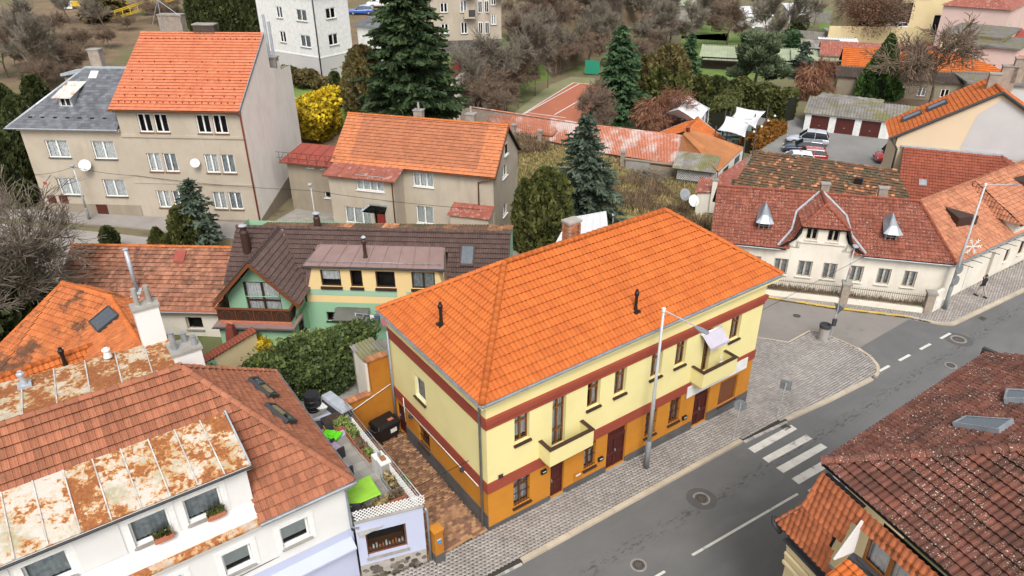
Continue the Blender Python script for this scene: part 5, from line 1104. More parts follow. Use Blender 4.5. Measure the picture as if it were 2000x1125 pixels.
dm = Vector((4.1, 1.6, 9.22)); w_ = MB(); w_.box(3.7, 4.7, 1.5, 1.56, 9.1, 9.95); 
f_d = Face((3.65, 1.5), (4.85, 1.5)); m = MB(); wall(m, f_d, 9.0, 9.95, [(.12, 1.08, 9.15, 9.85)], .05); m.poly([(4.85, 1.5, 9.0), (4.85, 3.3, 10.3), (4.85, 1.5, 9.95)]); m.poly([(3.65, 1.5, 9.0), (3.65, 1.5, 9.95), (3.65, 3.3, 10.3)]); m.build('dormer', M['zinc_light'], G)
win(G, f_d, (.12, 1.08, 9.15, 9.85), 'white_frame', 2, (), None, .02, None, near=False, name='dormer_window'); M['dormer_rust'] = rusty('dormer_rust', (.6, .6, .6), (.45, .45, .45), .53); MB().slab([(3.35, 1.15, 9.95), (5.05, 1.15, 9.95), (5.15, 3.9, 10.85), (3.5, 3.9, 10.85)], .05).build('dormer_roof', M['dormer_rust'], G)
MB().slab([(5.2, 4.0, 11.05), (5.9, 4.0, 11.05), (5.9, 4.6, 11.5), (5.2, 4.6, 11.5)], .1).build('roof_hatch', M['white'], G)
# tall house
HW = 10.79; hF = Face((0, 0), (HW, 0)); ho = []
for z0, z1 in ((7.48, 9.05), (4.03, 5.68), (.7, 2.3)):
 for a, b in ((1.72, 4.32), (6.78, 9.4)): md = (a + b) / 2; ho += [(a, md - .12, z0, z1), (md + .12, b, z0, z1)]
hb = [(5.6, 6.6, -1.4, -.75)]
m = MB(); wall(m, hF, -2.5, 9.5, ho + hb, .16); m.build('wall', M['beige_render'], H)
for k, r in enumerate(ho): win(H, hF, r, 'white_frame', 2, (), 'brown_frame', .1, None if k < 4 else ['curtain', 'curtain_grey'][k % 2], near=False, fw=.09)
win(H, hF, hb[0], 'brown_frame', 2, (), None, .1, None, near=False)
boxp('cornice', M['beige_dark'], H, -.05, HW, -.35, -.003, 9.2, 9.5); boxp('string_course', M['beige_render'], H, 0, HW, -.1, -.003, 7.05, 7.25); boxp('string_course', M['beige_render'], H, 0, HW, -.05, -.003, 2.95, 3.05)
boxp('plinth', M['beige_dark'], H, 0.02, HW, -.05, -.003, -2.5, -.3)
gy = [(0, -2.5), (12, -2.5), (12, 10.7), (9.6, 10.75), (9.5, 11.6), (8.9, 11.6), (8.85, 11.0), (7.25, 11.4), (7.15, 14.25), (6.85, 14.25), (0, 9.48)]
m = MB(); m.poly([(HW, y, z) for y, z in gy[:1] + gy[1:]]); o = m.build('gable_wall', M['gable_white'], H); bm = bmesh.new(); bm.from_mesh(o.data); bmesh.ops.triangulate(bm, faces=bm.faces[:]); bm.to_mesh(o.data); bm.free()
MB().hexa([(HW + .003, 0, -2.5), (HW + .03, 0, -2.5), (HW + .03, 12, -2.5), (HW + .003, 12, -2.5)], [(HW + .003, 0, -.2), (HW + .03, 0, -.2), (HW + .03, 12, 2.0), (HW + .003, 12, 2.0)]).build('damp_plinth', M['beige_dark'], H)
h0, h1, h2, h3 = (-.35, -.4, 9.42), (HW - .02, -.4, 9.42), (HW - .02, 7.0, 14.3), (-.35, 7.0, 14.3)
th_ = TileRoof(H, 'tile_salmon', .24, .34, 'flat', lift=.06, n=300, jit=.002); th_.plane([h0, h1, h2, h3]); th_.finish()
def hpl(y): return 9.42 + (y + .4) / 7.4 * 4.88
m = MB()
for row, (yy, st_) in enumerate(((.2, .55), (.8, .95), (1.5, .95), (2.3, .95), (3.1, .95), (4.0, 1.4), (6.3, .55))):
 x = .3 + (row % 2) * .3
 while x < HW - .3: m.box(x, x + .07, yy, yy + .1, hpl(yy) + .08, hpl(yy) + .2); x += st_
m.build('snow_guards', M['red_band'], H, kind='stuff')
ridge(H, (-.35, 7.0, 14.32), (HW - .02, 7.0, 14.32), 'tile_salmon', .12, .4); gutter(H, (-.4, -.5, 9.4), (HW, -.5, 9.4), 'brown_frame', .09); tubep('downpipe', M['metal_red'], H, [(HW - .25, -.45, 9.35), (HW - .1, -.1, 9.0), (HW - .1, -.1, -2)], .07, 8)
boxp('verge', M['dark_brown'], H, HW - .02, HW + .05, -.4, -.3, 9.3, 9.5); MB().hexa([(HW - .01, -.4, 9.25), (HW + .05, -.4, 9.25), (HW + .05, 7, 14.15), (HW - .01, 7, 14.15)], [(HW - .01, -.4, 9.5), (HW + .05, -.4, 9.5), (HW + .05, 7, 14.42), (HW - .01, 7, 14.42)]).build('verge_flashing', M['zinc'], H)
m = MB(); m.poly([(-.02, 0, -2), (-.02, 12, -2), (-.02, 12, 10.5), (-.02, 7, 11), (-.02, 7, 14.2), (-.02, 0, 9.4)]); m.poly([(0, 12, -2), (HW, 12, -2), (HW, 12, 10.6), (0, 12, 10.6)]); m.poly([(0, 7.05, 10.6), (HW, 7.05, 10.6), (HW, 12, 10.6), (0, 12, 10.6)]); m.poly([(0, 7.1, 10.5), (HW, 7.1, 10.5), (HW, 7.1, 14.2), (0, 7.1, 14.2)]); m.build('rear_wall', M['beige_dark'], H)
chimney(H, 5.5, 7.3, 13.3, 15.0, 1.9, .8, 'stone_dark', 'concrete'); chimney(H, 1.9, 8.6, 12.5, 15.6, 2.1, .9, 'brick_pale', 'concrete')
fl = chimney(H, HW - .5, 9.2, 10.9, 11.9, .9, .8, 'concrete', 'concrete')
for dx, hh in ((-.2, 3.6), (.2, 3.0)): MB().lathe([(.13, 0), (.13, hh)], 10, (HW - .5 + dx, 9.2, 12)).build('steel_flue', M['zinc_light'], fl)
m = MB(); m.tube([(1.6, 7.3, 14.3), (1.7, 7.3, 17.0)], .035, 5).tube([(1.7, 7.3, 17), (1.0, 7.3, 19.2)], .03, 5).tube([(1.7, 7.3, 17), (3.4, 7.5, 15.6)], .025, 5).tube([(1.7, 7.3, 17), (.8, 7.2, 15)], .025, 5); m.build('antenna', M['steel'], H)
def dish(par, P, r, az, el=25, mat='white', name='satellite_dish', arm=True):
 m = MB(); prof = [(r * k / 5, .18 * r * (k / 5) ** 2) for k in range(6)]; m.lathe([(max(.001, a), b) for a, b in prof], 18)
 me = m.mesh(name, M[mat]); d = link(name, me, par, P); d.rotation_euler = (R(90 - el), 0, R(az)); tubep('feed_arm', M['steel'], d, [(0, -r, .1), (0, -r * .2, r * .9)], .015, 4); return d
dish(G, (5.75, -.45, 4.6), .5, 20); dish(H, (6.1, -.4, 5.0), .38, 30)
# ================================================================ BEIGE HOUSE IN THE MIDDLE
FI = Fr((-15.45, 60.5, 0), -16.5)
I_ = fthing('beige_middle_house', 'beige rendered house with worn orange tiled gable roof and flat roofed front bay', 'house', FI)
IL = 14.55; iF = Face((0, 0), (IL, 0)); iR = Face((IL, 0), (IL, 7.3)); ifr = lambda a, b, f=iF, d=0: f.rect(FI, a, b, d)
io = [ifr((808, 363), (845, 331)), ifr((815, 435), (846, 405))]; bz = 4.35; by = -1.95; bx0, bx1 = .25, 6.35; bF_ = Face((bx0, by), (bx1, by)); bR_ = Face((bx1, by), (bx1, 0))
ib = [bF_.rect(FI, (697, 370), (748, 347)), bF_.rect(FI, (677, 434), (724, 408)), bF_.rect(FI, (733, 441), (752, 417))]
irr = [iR.rect(FI, (983, 297), (988, 274)), iR.rect(FI, (981, 351), (990, 318)), iR.rect(FI, (982, 425), (990, 393))]
irr = [(max(.3, a), b if b > a + .5 else a + 1.0, c, d) for a, b, c, d in irr]
m = MB(); wall(m, iF, -2, 4.9, io, .14); wall(m, iR, -2, 4.9, [r for r in irr[1:] if r[3] < 4.9], .14); m.poly([iR.pt(-.0, 0, 4.9), iR.pt(7.3, 0, 4.9), iR.pt(3.65, 0, 7.95)]); wall(m, bF_, -2, bz, ib, .12); wall(m, bR_, -2, bz + .2); m.poly([(0, 7.3, -2), (0, 0, -2), (0, 0, 4.9), (0, 3.65, 7.95), (0, 7.3, 4.9)]); m.poly([(bx0, 0, -2), (bx0, by, -2), (bx0, by, bz), (bx0, 0, bz)]); m.build('wall', M['beige_render'], I_)
for r in io: win(I_, iF, r, 'white_frame', 3 if r[2] > 2.5 else 2, (), 'white_frame', .08, 'curtain', near=False, fw=.08)
win(I_, bF_, ib[0], 'white_frame', 4, (), 'white_frame', .08, 'curtain', near=False, fw=.08); win(I_, bF_, ib[1], 'white_frame', 3, (), 'white_frame', .08, 'curtain', near=False, fw=.08)
x0, x1, z0, z1 = ib[2]; M['red_door'] = plain('red_door', (.22, .03, .022), .5); dr = MB(); bF_.box(dr, x0 + .25, x1 - .1, .06, .1, z0 - .5, z1 - .1); dr.build('door', M['red_door'], I_)
MB().hexa([bF_.pt(x0 - .8, -1.0, z1 + .35), bF_.pt(x1 + .5, -1.0, z1 + .35), bF_.pt(x1 + .3, 0, z1 + .75), bF_.pt(x0 - .3, 0, z1 + .75)], [bF_.pt(x0 - .8, -1.0, z1 + .4), bF_.pt(x1 + .5, -1.0, z1 + .4), bF_.pt(x1 + .3, 0, z1 + .8), bF_.pt(x0 - .3, 0, z1 + .8)]).build('door_canopy', M['glass'], I_)
for r in irr[1:]:
 if r[3] < 4.9: win(I_, iR, r, 'white_frame', 2, (), 'white_frame', .08, 'curtain_grey', near=False, fw=.08)
m = MB(); iR.box(m, 3.2, 4.1, -.02, .02, 5.6, 6.6); w = m.build('attic_window', M['white_frame'], I_); m = MB(); iR.box(m, 3.28, 4.02, -.024, -.021, 5.68, 6.52); m.build('pane', M['glass_dark'], w); m = MB(); iR.box(m, 3.1, 4.2, -.15, -.003, 5.5, 5.58); m.build('sill', M['white_frame'], w)
i0, i1, i2, i3 = (-.3, -.35, 4.85), (IL + .25, -.35, 4.85), (IL + .25, 3.65, 8.12), (-.3, 3.65, 8.12)
def itint(c, i, j): return .42 + random.random() * .35 if (c.x > IL - 1.4 or c.x < 1.3 or c.z < 5.2) else random.random() * .38
ti = TileRoof(I_, 'tile_mid', .235, .33, 'flat', lift=.06, n=300, jit=.006); ti.plane([i0, i1, i2, i3], tintf=itint); ti.plane([(IL + .25, 7.65, 4.85), (-.3, 7.65, 4.85), i3, i2], tintf=itint); ti.finish()
ridge(I_, (-.3, 3.65, 8.14), (IL + .25, 3.65, 8.14), 'tile_bright', .13, .38); gutter(I_, (-.3, -.43, 4.83), (IL + .3, -.43, 4.83), 'brown_frame', .08)
tubep('downpipe', M['brown_frame'], I_, [(IL - .1, -.4, 4.7), (IL - 1.3, -.1, 4.2), (IL - 1.3, -.08, 1.5)], .06, 8); tubep('downpipe', M['brown_frame'], I_, [(bx1 - .1, by - .2, bz), (bx1 - .1, by - .08, bz - .4), (bx1 - .1, by - .08, -1)], .06, 8)
MB().hexa([(IL + .2, -.35, 4.6), (IL + .3, -.35, 4.6), (IL + .3, 3.65, 7.87), (IL + .2, 3.65, 7.87)], [(IL + .2, -.35, 4.87), (IL + .3, -.35, 4.87), (IL + .3, 3.65, 8.2), (IL + .2, 3.65, 8.2)]).build('bargeboard', M['brown_frame'], I_)
sheets(I_, (bx0 - .35, by - .35, bz), (bx1 + .3, by - .35, bz), (bx1 + .35, -.02, bz + .65), (bx0 - .2, -.02, bz + .65), 5, 'metal_red_worn', jit=.003); gutter(I_, (bx0 - .3, by - .42, bz), (bx1 + .3, by - .42, bz), 'brown_frame', .07)
for x in (6.2, 11.1): chimney(I_, x, 4.6, 6.9, 8.6, .8, .6, 'brick_pale', 'concrete', pots=1)
# porch roof at the right
sheets(I_, (10.9, -1.6, 1.6), (IL + .1, -1.6, 1.6), (IL + .1, -.01, 2.2), (11.0, -.01, 2.2), 4, 'metal_red_worn', jit=.003); m = MB(); m.box(11.1, IL - .05, -1.4, -.003, -2, 1.5); m.build('porch', M['beige_render'], I_)
# low wing between the two houses
lw0, lw1 = FI.fz(570, 306, 4.6), None
wg = Face((-5.2, .3), (0, .3)); m = MB(); lo_ = [wg.rect(FI, (601, 327), (612, 316)), wg.rect(FI, (627, 330), (638, 318)), wg.rect(FI, (642, 332), (653, 321)), wg.rect(FI, (635, 386), (645, 375)), wg.rect(FI, (649, 388), (658, 376))]
wall(m, wg, -2, 4.4, lo_, .14); m.build('wing_wall', M['beige_dark'], I_)
for r in lo_: win(I_, wg, r, 'white_frame', 1, (), 'white_frame', .08, None, near=False)
sheets(I_, (-5.6, -.2, 4.35), (0, -.2, 4.35), (0, 3.0, 5.2), (-5.0, 3.0, 5.2), 5, 'metal_red', jit=.002); gutter(I_, (-5.6, -.28, 4.33), (0, -.28, 4.33), 'brown_frame', .07)
m = MB()
for z in (.25, .75): m.tube([(-5.9, -.1, 4.5 + z), (.1, -.1, 4.5 + z)], .02, 4)
for k in range(7): m.tube([(-5.6 + k * .93, -.1, 4.4), (-5.6 + k * .93, -.1, 5.25)], .018, 4); m.tube([(-5.6 + k * .93, -.1, 4.4), (-5.1 + k * .93, -.1, 5.2)], .014, 4)
m.build('roof_railing', M['dark_brown'], I_)
# ================================================================ LONG OLD WHITE HOUSE ON THE RIGHT
FLh = Fr((30.66, 44.72, -1), -14)
L = fthing('long_white_house', 'long weathered white house with lichen covered tile roof and curved gable dormer', 'house', FLh)
lF = Face((-16, 0), (0, 0)); lw = []
for a, b in (((1512, 529), (1538, 505)), ((1558, 536), (1585, 511)), ((1606, 543), (1633, 516)), ((1658, 550), (1685, 522)), ((1712, 553), (1739, 527)), ((1762, 560), (1789, 533))):
 r = lF.rect(FLh, a, b); lw.append((r[0] - .12, r[1] + .12, 1.25, 2.55))
lw.append((lw[0][0] - 1.9, lw[0][0] - .95, 1.25, 2.55)); gwn = [(6.3, 7.1, 4.25, 5.15), (7.75, 8.55, 4.25, 5.15)]
m = MB(); wall(m, lF, -1, 3.5, lw, .14); wall(m, lF, 3.5, 5.2, gwn, .12, x0=6.05, x1=8.95)
for sg in (-1, 1):
 c = 7.5; pts = [(1.45, 5.2), (1.5, 4.7), (1.75, 4.2), (2.3, 3.75), (3.2, 3.5)]
 for (a, za), (b, zb_) in zip(pts, pts[1:]): q = [(c + sg * 1.45, 3.5), (c + sg * a, za), (c + sg * b, zb_), (c + sg * b, 3.5)]; m.poly([lF.pt(x, 0, z) for x, z in (q if sg < 0 else q[::-1])])
lR_ = Face((0, 0), (12.0, 10.2)); m.build('wall', M['old_white'], L)
for r in lw: win(L, lF, r, 'old_frame', 2, (), 'old_white', .1, 'curtain_grey', near=False, fw=.1)
for r in gwn: win(L, lF, r, 'old_frame', 2, (), 'old_white', .1, None, near=False, fw=.08)
boxp('string_course', M['old_white'], L, -10.1, -6.9, -.1, -.003, 4.02, 4.14)
La, Lb, Lc, Ld = Vector((-16.3, -.35, 3.5)), Vector((.35, -.35, 3.5)), Vector((-1.7, 4.0, 6.35)), Vector((-16.1, 4.0, 6.35))
tl = TileRoof(L, 'tile_lichen_pale', .235, .3, 'wave', lift=.05, n=300, jit=.005)
tl.plane([La, Lb, Lc, Ld], hide=lambda c: 5.4 < c.x + 16 < 9.6 and c.y < .9 and c.z < 4.3, decks=[[La, (-10.9, -.35, 3.5), (-9, 4, 6.35), Ld], [(-5.6, -.35, 3.5), Lb, Lc, (-8, 4, 6.35)]]); tl.plane([(-1.7, 8.3, 3.5), (-16.1, 8.3, 3.5), Ld, Lc])
cx = -8.5; gl_, gr_ = cx - 1.6, cx + 1.6
tl.plane([(gl_, 2.5, 5.3), (gl_, -.3, 5.3), (cx, 1.3, 6.5), (cx, 4.2, 6.5)]); tl.plane([(gr_, -.3, 5.3), (gr_, 2.5, 5.3), (cx, 4.2, 6.5), (cx, 1.3, 6.5)]); tl.plane([(gl_, -.3, 5.3), (gr_, -.3, 5.3), (cx, 1.3, 6.5)])
for sg in (-1, 1):
 e = cx + sg * 1.6; mid = cx + sg * 1.95; f = cx + sg * 2.9
 for (xa, za, ya), (xb, zb_, yb_) in (((mid, 4.4, 1.0), (e, 5.3, 2.5)), ((f, 3.6, -.1), (mid, 4.4, 1.0))):
  q = [(xa, ya, za), (xa, -.3, za), (xb, -.3, zb_), (xb, yb_, zb_)]; tl.plane(q if sg < 0 else [q[1], q[0], q[3], q[2]])
tl.finish()
for P, Q in ((Ld, Lc), (Lb, Lc), ((cx, 1.3, 6.5), (cx, 4.0, 6.5)), ((gl_, -.3, 5.3), (cx, 1.3, 6.5)), ((gr_, -.3, 5.3), (cx, 1.3, 6.5))): ridge(L, Vector(P) + Vector((0, 0, .05)), Vector(Q) + Vector((0, 0, .05)), 'tile_redbrown', .11, .36)
for sg in (-1, 1): MB().tube([(cx + sg * .15, 4.05, 6.5), (cx + sg * 1.75, 2.45, 5.4), (cx + sg * 2.05, 1.05, 4.5), (cx + sg * 3.0, -.2, 3.68)], .09, 5).build('valley_flashing', M['zinc_light'], L)
gutter(L, (-16.3, -.43, 3.47), (-11.3, -.43, 3.47), 'steel', .07); gutter(L, (-5.6, -.43, 3.47), (.4, -.43, 3.47), 'steel', .07)
for x in (-12.55, -3.85):
 d = part('dormer', M['zinc'], L, lambda m: (m.box(x - .38, x - .3, .9, 2.4, 4.2, 5.1), m.box(x + .3, x + .38, .9, 2.4, 4.2, 5.1), m.box(x - .3, x + .3, .9, 1.0, 4.1, 4.25)))
 m = MB(); ap = (x, 1.9, 6.15); q = [(x - .65, .55, 5.0), (x - .35, .45, 4.98), (x + .35, .45, 4.98), (x + .65, .55, 5.0), (x + .4, 2.6, 5.35), (x - .4, 2.6, 5.35)]
 q2 = [(x - .3, .95, 5.45), (x - .18, .9, 5.5), (x + .18, .9, 5.5), (x + .3, .95, 5.45), (x + .25, 2.6, 5.6), (x - .25, 2.6, 5.6)]
 for i in range(6): j = (i + 1) % 6; m.poly([q[i], q[j], q2[j], q2[i]]); m.poly([q2[i], q2[j], ap])
 m.poly(q[::-1]); m.build('dormer_roof', M['zinc'], d); m = MB(); m.box(x - .3, x + .3, .97, 1.02, 4.25, 4.98); m.build('dormer_window', M['glass_dark'], d); m = MB(); m.box(x - .02, x + .02, .94, .968, 4.25, 4.98); m.box(x - .3, x + .3, .945, .967, 4.6, 4.64); m.build('glazing_bar', M['old_frame'], d)
for x in (-8.1, -4.0): chimney(L, x, 5.2, 5.0, 6.75, .6, .45, 'brick_pale', 'concrete')
# street wing of the same house
FR_ = Fr((30.66, 44.72, -1), 33.6)
Rw = fthing('street_wing', 'street wing with tan tiled roof, dark triangular dormers and iron brackets', 'house', FR_)
rF = Face((0, 0), (34, 0)); ro = [rF.rect(FR_, (1879, 559), (1896, 512)), rF.rect(FR_, (1924, 535), (1946, 490)), rF.rect(FR_, (1956, 518), (1969, 500)), rF.rect(FR_, (1983, 506), (1996, 492))]
ro = [(ro[0][0], ro[0][1], .05, 2.4), (ro[1][0], ro[1][1], .05, 2.4), (ro[2][0], ro[2][1], .9, 2.0), (ro[3][0], ro[3][1], .9, 2.1)]
m = MB(); wall(m, rF, -1, 3.5, ro, .35); m.build('wall', M['old_white'], Rw)
for r in ro[:2]: d = MB(); rF.box(d, r[0], r[1], .2, .25, r[2], r[3]); d.build('door', M['dark_red_door'], Rw)
for r in ro[2:]: win(Rw, rF, r, 'brown_frame', 1, (), 'old_white', .1, None, near=False)
ra, rb_, rc, rd = Vector((-.2, -.4, 3.45)), Vector((34, -.4, 3.45)), Vector((34, FR_.l(FLh.w(*Lc)).y, FR_.l(FLh.w(*Lc)).z)), FR_.l(FLh.w(*Lc))
tt = TileRoof(Rw, 'tile_tan', .24, .36, 'wave', lift=.06, n=300, jit=.008); tt.plane([ra, rb_, rc, rd]); tt.finish(); ridge(Rw, rd + Vector((0, 0, .04)), rc + Vector((0, 0, .04)), 'tile_tan', .13, .4); gutter(Rw, ra + Vector((0, -.08, 0)), rb_ + Vector((0, -.08, 0)), 'zinc', .08)
pR = [ra, rb_, rc]
for (u0, v0), (u1, v1), (u2, v2) in (((1843, 404), (1868, 445), (1906, 440)), ((1965, 352), (1998, 373), (2010, 355))):
 P = [hitp(FR_, u, v, pR) for u, v in ((u0, v0), (u1, v1), (u2, v2))]; lift = Vector((0, 0, .75)); m = MB(); q1, q2 = P[1] + lift, P[2] + lift
 m.poly([P[0] + Vector((0, 0, .06)), q1, q2]); m.poly([P[0], P[1], q1]); m.poly([P[0], q2, P[2]]); m.poly([P[1], P[2], q2, q1]); m.build('dormer', M['dark_brown'], Rw)
# raised roof over the gateway, further along the street
z_ = 4.3; g0_, g1_ = FR_.fz(1902, 450, 3.9), FR_.fz(1975, 418, 4.3)
t2 = TileRoof(Rw, 'tile_tan', .24, .36, 'wave', lift=.06, n=60, name='gateway_tile'); q = [Vector((8.3, -.7, 4.5)), Vector((13.5, -.7, 4.5)), Vector((13.0, 3.6, 6.6)), Vector((8.8, 3.6, 6.6))]; t2.plane(q); t2.plane([Vector((8.3, 3.6, 4.5)), q[0], q[3]]); t2.finish(); m = MB(); m.box(8.6, 13.4, -.25, 3, 3.5, 4.5); m.build('gateway_wall', M['old_white'], Rw)
for k in range(9):
 x = 1.2 + k * 1.25; m = MB().tube([(x, -.02, 3.15), (x, -1.1, 3.2)], .025, 4).tube([(x, -.02, 2.8), (x, -.5, 3.17)], .02, 4); m.build('iron_bracket', M['charcoal'], Rw)
# ================================================================ ROOFS BEHIND
FM = Fr((19.9, 58.6, -1), -28.5)
Mo = fthing('mossy_roof_outbuilding', 'outbuilding with dark mossy old tile roof behind the long white house', 'outbuilding', FM)
ma, mb_, mc, md = Vector((-.9, -1.6, 3.4)), Vector((14.5, -1.6, 3.4)), FM.l(at(1752, 333, 5.0)), FM.l(at(1476, 295, 5.0))
tm = TileRoof(Mo, 'tile_moss', .25, .32, 'flat', lift=.06, n=200, jit=.012); tm.plane([ma, mb_, mc, md], bond=.5, tintf=lambda c, i, j: random.random() ** 2.2); tm.finish(); ridge(Mo, md, mc, 'tile_moss', .12, .36)
m = MB(); m.poly([(-.5, -1.3, -1), (14, -1.3, -1), (14, -1.3, 3.4), (-.5, -1.3, 3.4)]); m.poly([(md.x, md.y + .1, -1), (ma.x + .3, ma.y + .2, -1), (ma.x + .3, ma.y + .2, 3.3), (md.x, md.y + .1, md.z - .2)]); m.poly([(mc.x, mc.y + .1, -1), (md.x, md.y + .1, -1), (md.x, md.y + .1, md.z - .1), (mc.x, mc.y + .1, mc.z - .1)]); m.build('wall', M['brick_pale'], Mo)
pm_ = hitp(FM, 1676, 358, [ma, mb_, mc]); boxp('roof_vent', M['black'], Mo, pm_.x - .3, pm_.x + .3, pm_.y - .2, pm_.y + .3, pm_.z - .1, pm_.z + .45)
FO = Fr(at(1765, 285, 5.2), -21.2); FO.o.z = -1; oz = 6.2
N_ = fthing('red_hip_roof_house', 'house with plain red brown hip roof against the cream gable wall', 'house', FO)
n0, n1 = Vector((0, -.05, oz)), FO.l(at(1955, 303, 5.2)); n1.y = -.05; dn_ = Vector((0, -6.5, -3.9)); n2, n3 = n0 + dn_ + Vector((-.4, 0, 0)), n1 + dn_ + Vector((3.5, 0, 0))
tn = TileRoof(N_, 'tile_redbrown', .23, .34, 'wave', n=200); tn.plane([n2, n3, n1, n0]); tn.plane([n3, n1 + Vector((8, 0, -3.9)), n1]); tn.finish(); ridge(N_, n3, n1, 'tile_redbrown', .12, .38); boxp('flashing', M['zinc_light'], N_, -.2, n1.x + .2, -.2, -.06, oz - .05, oz + .1)
m = MB(); m.box(n2.x + .3, n3.x - .3, n2.y + .3, -.1, -1.5, 2.2); m.build('wall', M['old_white'], N_); pn = hitp(FO, 1802, 358, [n2, n3, n1]); MB().slab([pn + Vector((-.3, -.3, -.05)), pn + Vector((.3, -.3, -.05)), pn + Vector((.3, .3, .28)), pn + Vector((-.3, .3, .28))], .1).build('roof_hatch', M['steel'], N_)
O_ = fthing('cream_gable_house', 'large house with cream gable wall and orange tiled roof with chimneys', 'house', Fr(FO.w(0, .05), -21.2))
oe = FO.fx(1745, 268); orr = FO.fx(1958, 180); oe2 = FO.fx(2000, 218); wx = FO.fx(1752, 330)
slope_r = (orr[1] - oe[1]) / (orr[0] - oe[0]); xr = orr[0] + (orr[1] - oe[1]) / .62
m = MB(); m.poly([(oe[0] + .35, 0, -2), (xr - .4, 0, -2), (xr - .4, 0, oe[1] + .2), (orr[0], 0, orr[1] - .1), (oe[0] + .35, 0, oe[1] + .1)]); m.box(oe[0] + .35, xr - .4, .02, 5.9, -2, oe[1] - .2); m.poly([(xr - .4, 5.9, oe[1] - .2), (oe[0] + .35, 5.9, oe[1] - .2), (orr[0], 5.9, orr[1] - .1)]); m.build('gable_wall', M['cream'], O_)
m = MB(); p0 = FO.fx(1890, 290); m.poly([(p0[0] - .6, -.02, oz + .2), (xr - .4, -.02, oz - 1), (xr - .4, -.02, oe[1] + .3), (orr[0] + .2, -.02, orr[1] - .6), (p0[0], -.02, orr[1] - 2.0)]); m.build('render_patch', M['grey_render'], O_)
o0, o1_, o2, o3 = Vector((oe[0] - .3, -.25, oe[1] - .15)), Vector((orr[0], -.25, orr[1])), Vector((orr[0], 6, orr[1])), Vector((oe[0] - .3, 6, oe[1] - .15))
to = TileRoof(O_, 'tile_orange', .24, .36, 'flat', lift=.05, n=200); to.plane([o3, o0, o1_, o2]); to.plane([Vector((xr, -.25, oe[1])), Vector((xr, 6, oe[1])), o2, o1_]); to.finish()
MB().tube([o0, o1_], .13, 5).build('verge', M['charcoal'], O_); MB().tube([(xr, -.25, oe[1]), o1_], .13, 5).build('verge', M['charcoal'], O_); ridge(O_, o1_ + Vector((0, .2, .05)), o2, 'tile_orange', .14, .4)
for (u, v), w in (((1939, 165), .9), ((1968, 150), 1.2), ((1990, 135), .9)):
 x, z = FO.fx(u, v, 3 if u < 1960 else 5); chimney(O_, x, 3 if u < 1960 else 5, z - 1.2, z + .9, w, .6, 'brick_pale', 'concrete')
m = MB(); tubep('downpipe', M['charcoal'], O_, [(oe[0] - .1, -.15, oe[1] - .2), (oe[0] + .5, -.12, oe[1] - 1.0), (oe[0] + .5, -.12, -1)], .08, 8)
for a, b in ((1.2, 2.6), (3.0, 4.4)): rooflight(O_, [(o0.x + a, 3, o0.z + a * slope_r + .05), (o0.x + a, 4.2, o0.z + a * slope_r + .05), (o0.x + b, 4.2, o0.z + b * slope_r + .05), (o0.x + b, 3, o0.z + b * slope_r + .05)], 'charcoal', 'glass_sky')
# ================================================================ HILLSIDE AT THE BACK LEFT
def cl(v): return min(1, max(0, v))
def hz(x, y):
 xb = -7 + (y - 88.5) * .16 if y < 95 else -6 + (y - 95) * .42 if y < 104 else -2.2 + (y - 104) * .5
 return cl((xb - x) / 1.6) * (cl((y - 70) / 17) * 6 + cl((y - 100) / 60) * 3 * cl((-x - 10) / 25))
def ath(u, v):
 z = 0
 for _ in range(60): P = at(u, v, z); z = .6 * z + .4 * max(hz(P.x, P.y), gz(P.x, P.y))
 P.z = max(hz(P.x, P.y), gz(P.x, P.y)); return P
xs = np.linspace(-170, 40, 141); ys = np.linspace(69, 330, 150); gv = np.array([(x, y, (hz(x, y) + rng.normal(0, .05) - .05) if hz(x, y) > .02 else gz(x, y) - .5) for y in ys for x in xs]); nx = len(xs)
fl_, lw_, lt_ = [], [], []
for j in range(len(ys) - 1):
 for i in range(nx - 1):
  q = (j * nx + i, j * nx + i + 1, (j + 1) * nx + i + 1, (j + 1) * nx + i); c = gv[list(q)].mean(0)
  if gv[list(q), 2].max() < .1: continue
  (lw_ if (-9 < c[0] and 96 < c[1] < 120) or (-31 < c[0] < -13 and 77 < c[1] < 93) else fl_).append(q)
fast('hillside', gv, fl_, M['litter'], kind='structure', smooth=True); fast('lawn', gv, lw_, M['lawn'], kind='structure', smooth=True)
patch('meadow', pxs((1005, 300), (1040, 268), (1100, 285), (1200, 300), (1330, 330), (1400, 360), (1395, 470), (1290, 425), (1100, 440), (1000, 430)), .0, M['meadow'])
patch('parking_lot', pxs((1455, 320), (1480, 275), (1530, 215), (1575, 240), (1760, 262), (1800, 300), (1800, 420), (1560, 400)), .0, M['gravel'])
patch('beer_garden', pxs((1290, 250), (1320, 185), (1400, 190), (1500, 205), (1520, 250), (1450, 290), (1400, 275)), .0, M['gravel'])
patch('leaf_ground', pxs((1600, 190), (1730, 180), (1860, 175), (1850, 215), (1800, 222), (1640, 215)), .0, M['litter'])
patch('garden', pxs((1330, 160), (1540, 150), (1600, 120), (1500, 60), (1330, 70)), .0, M['lawn'])
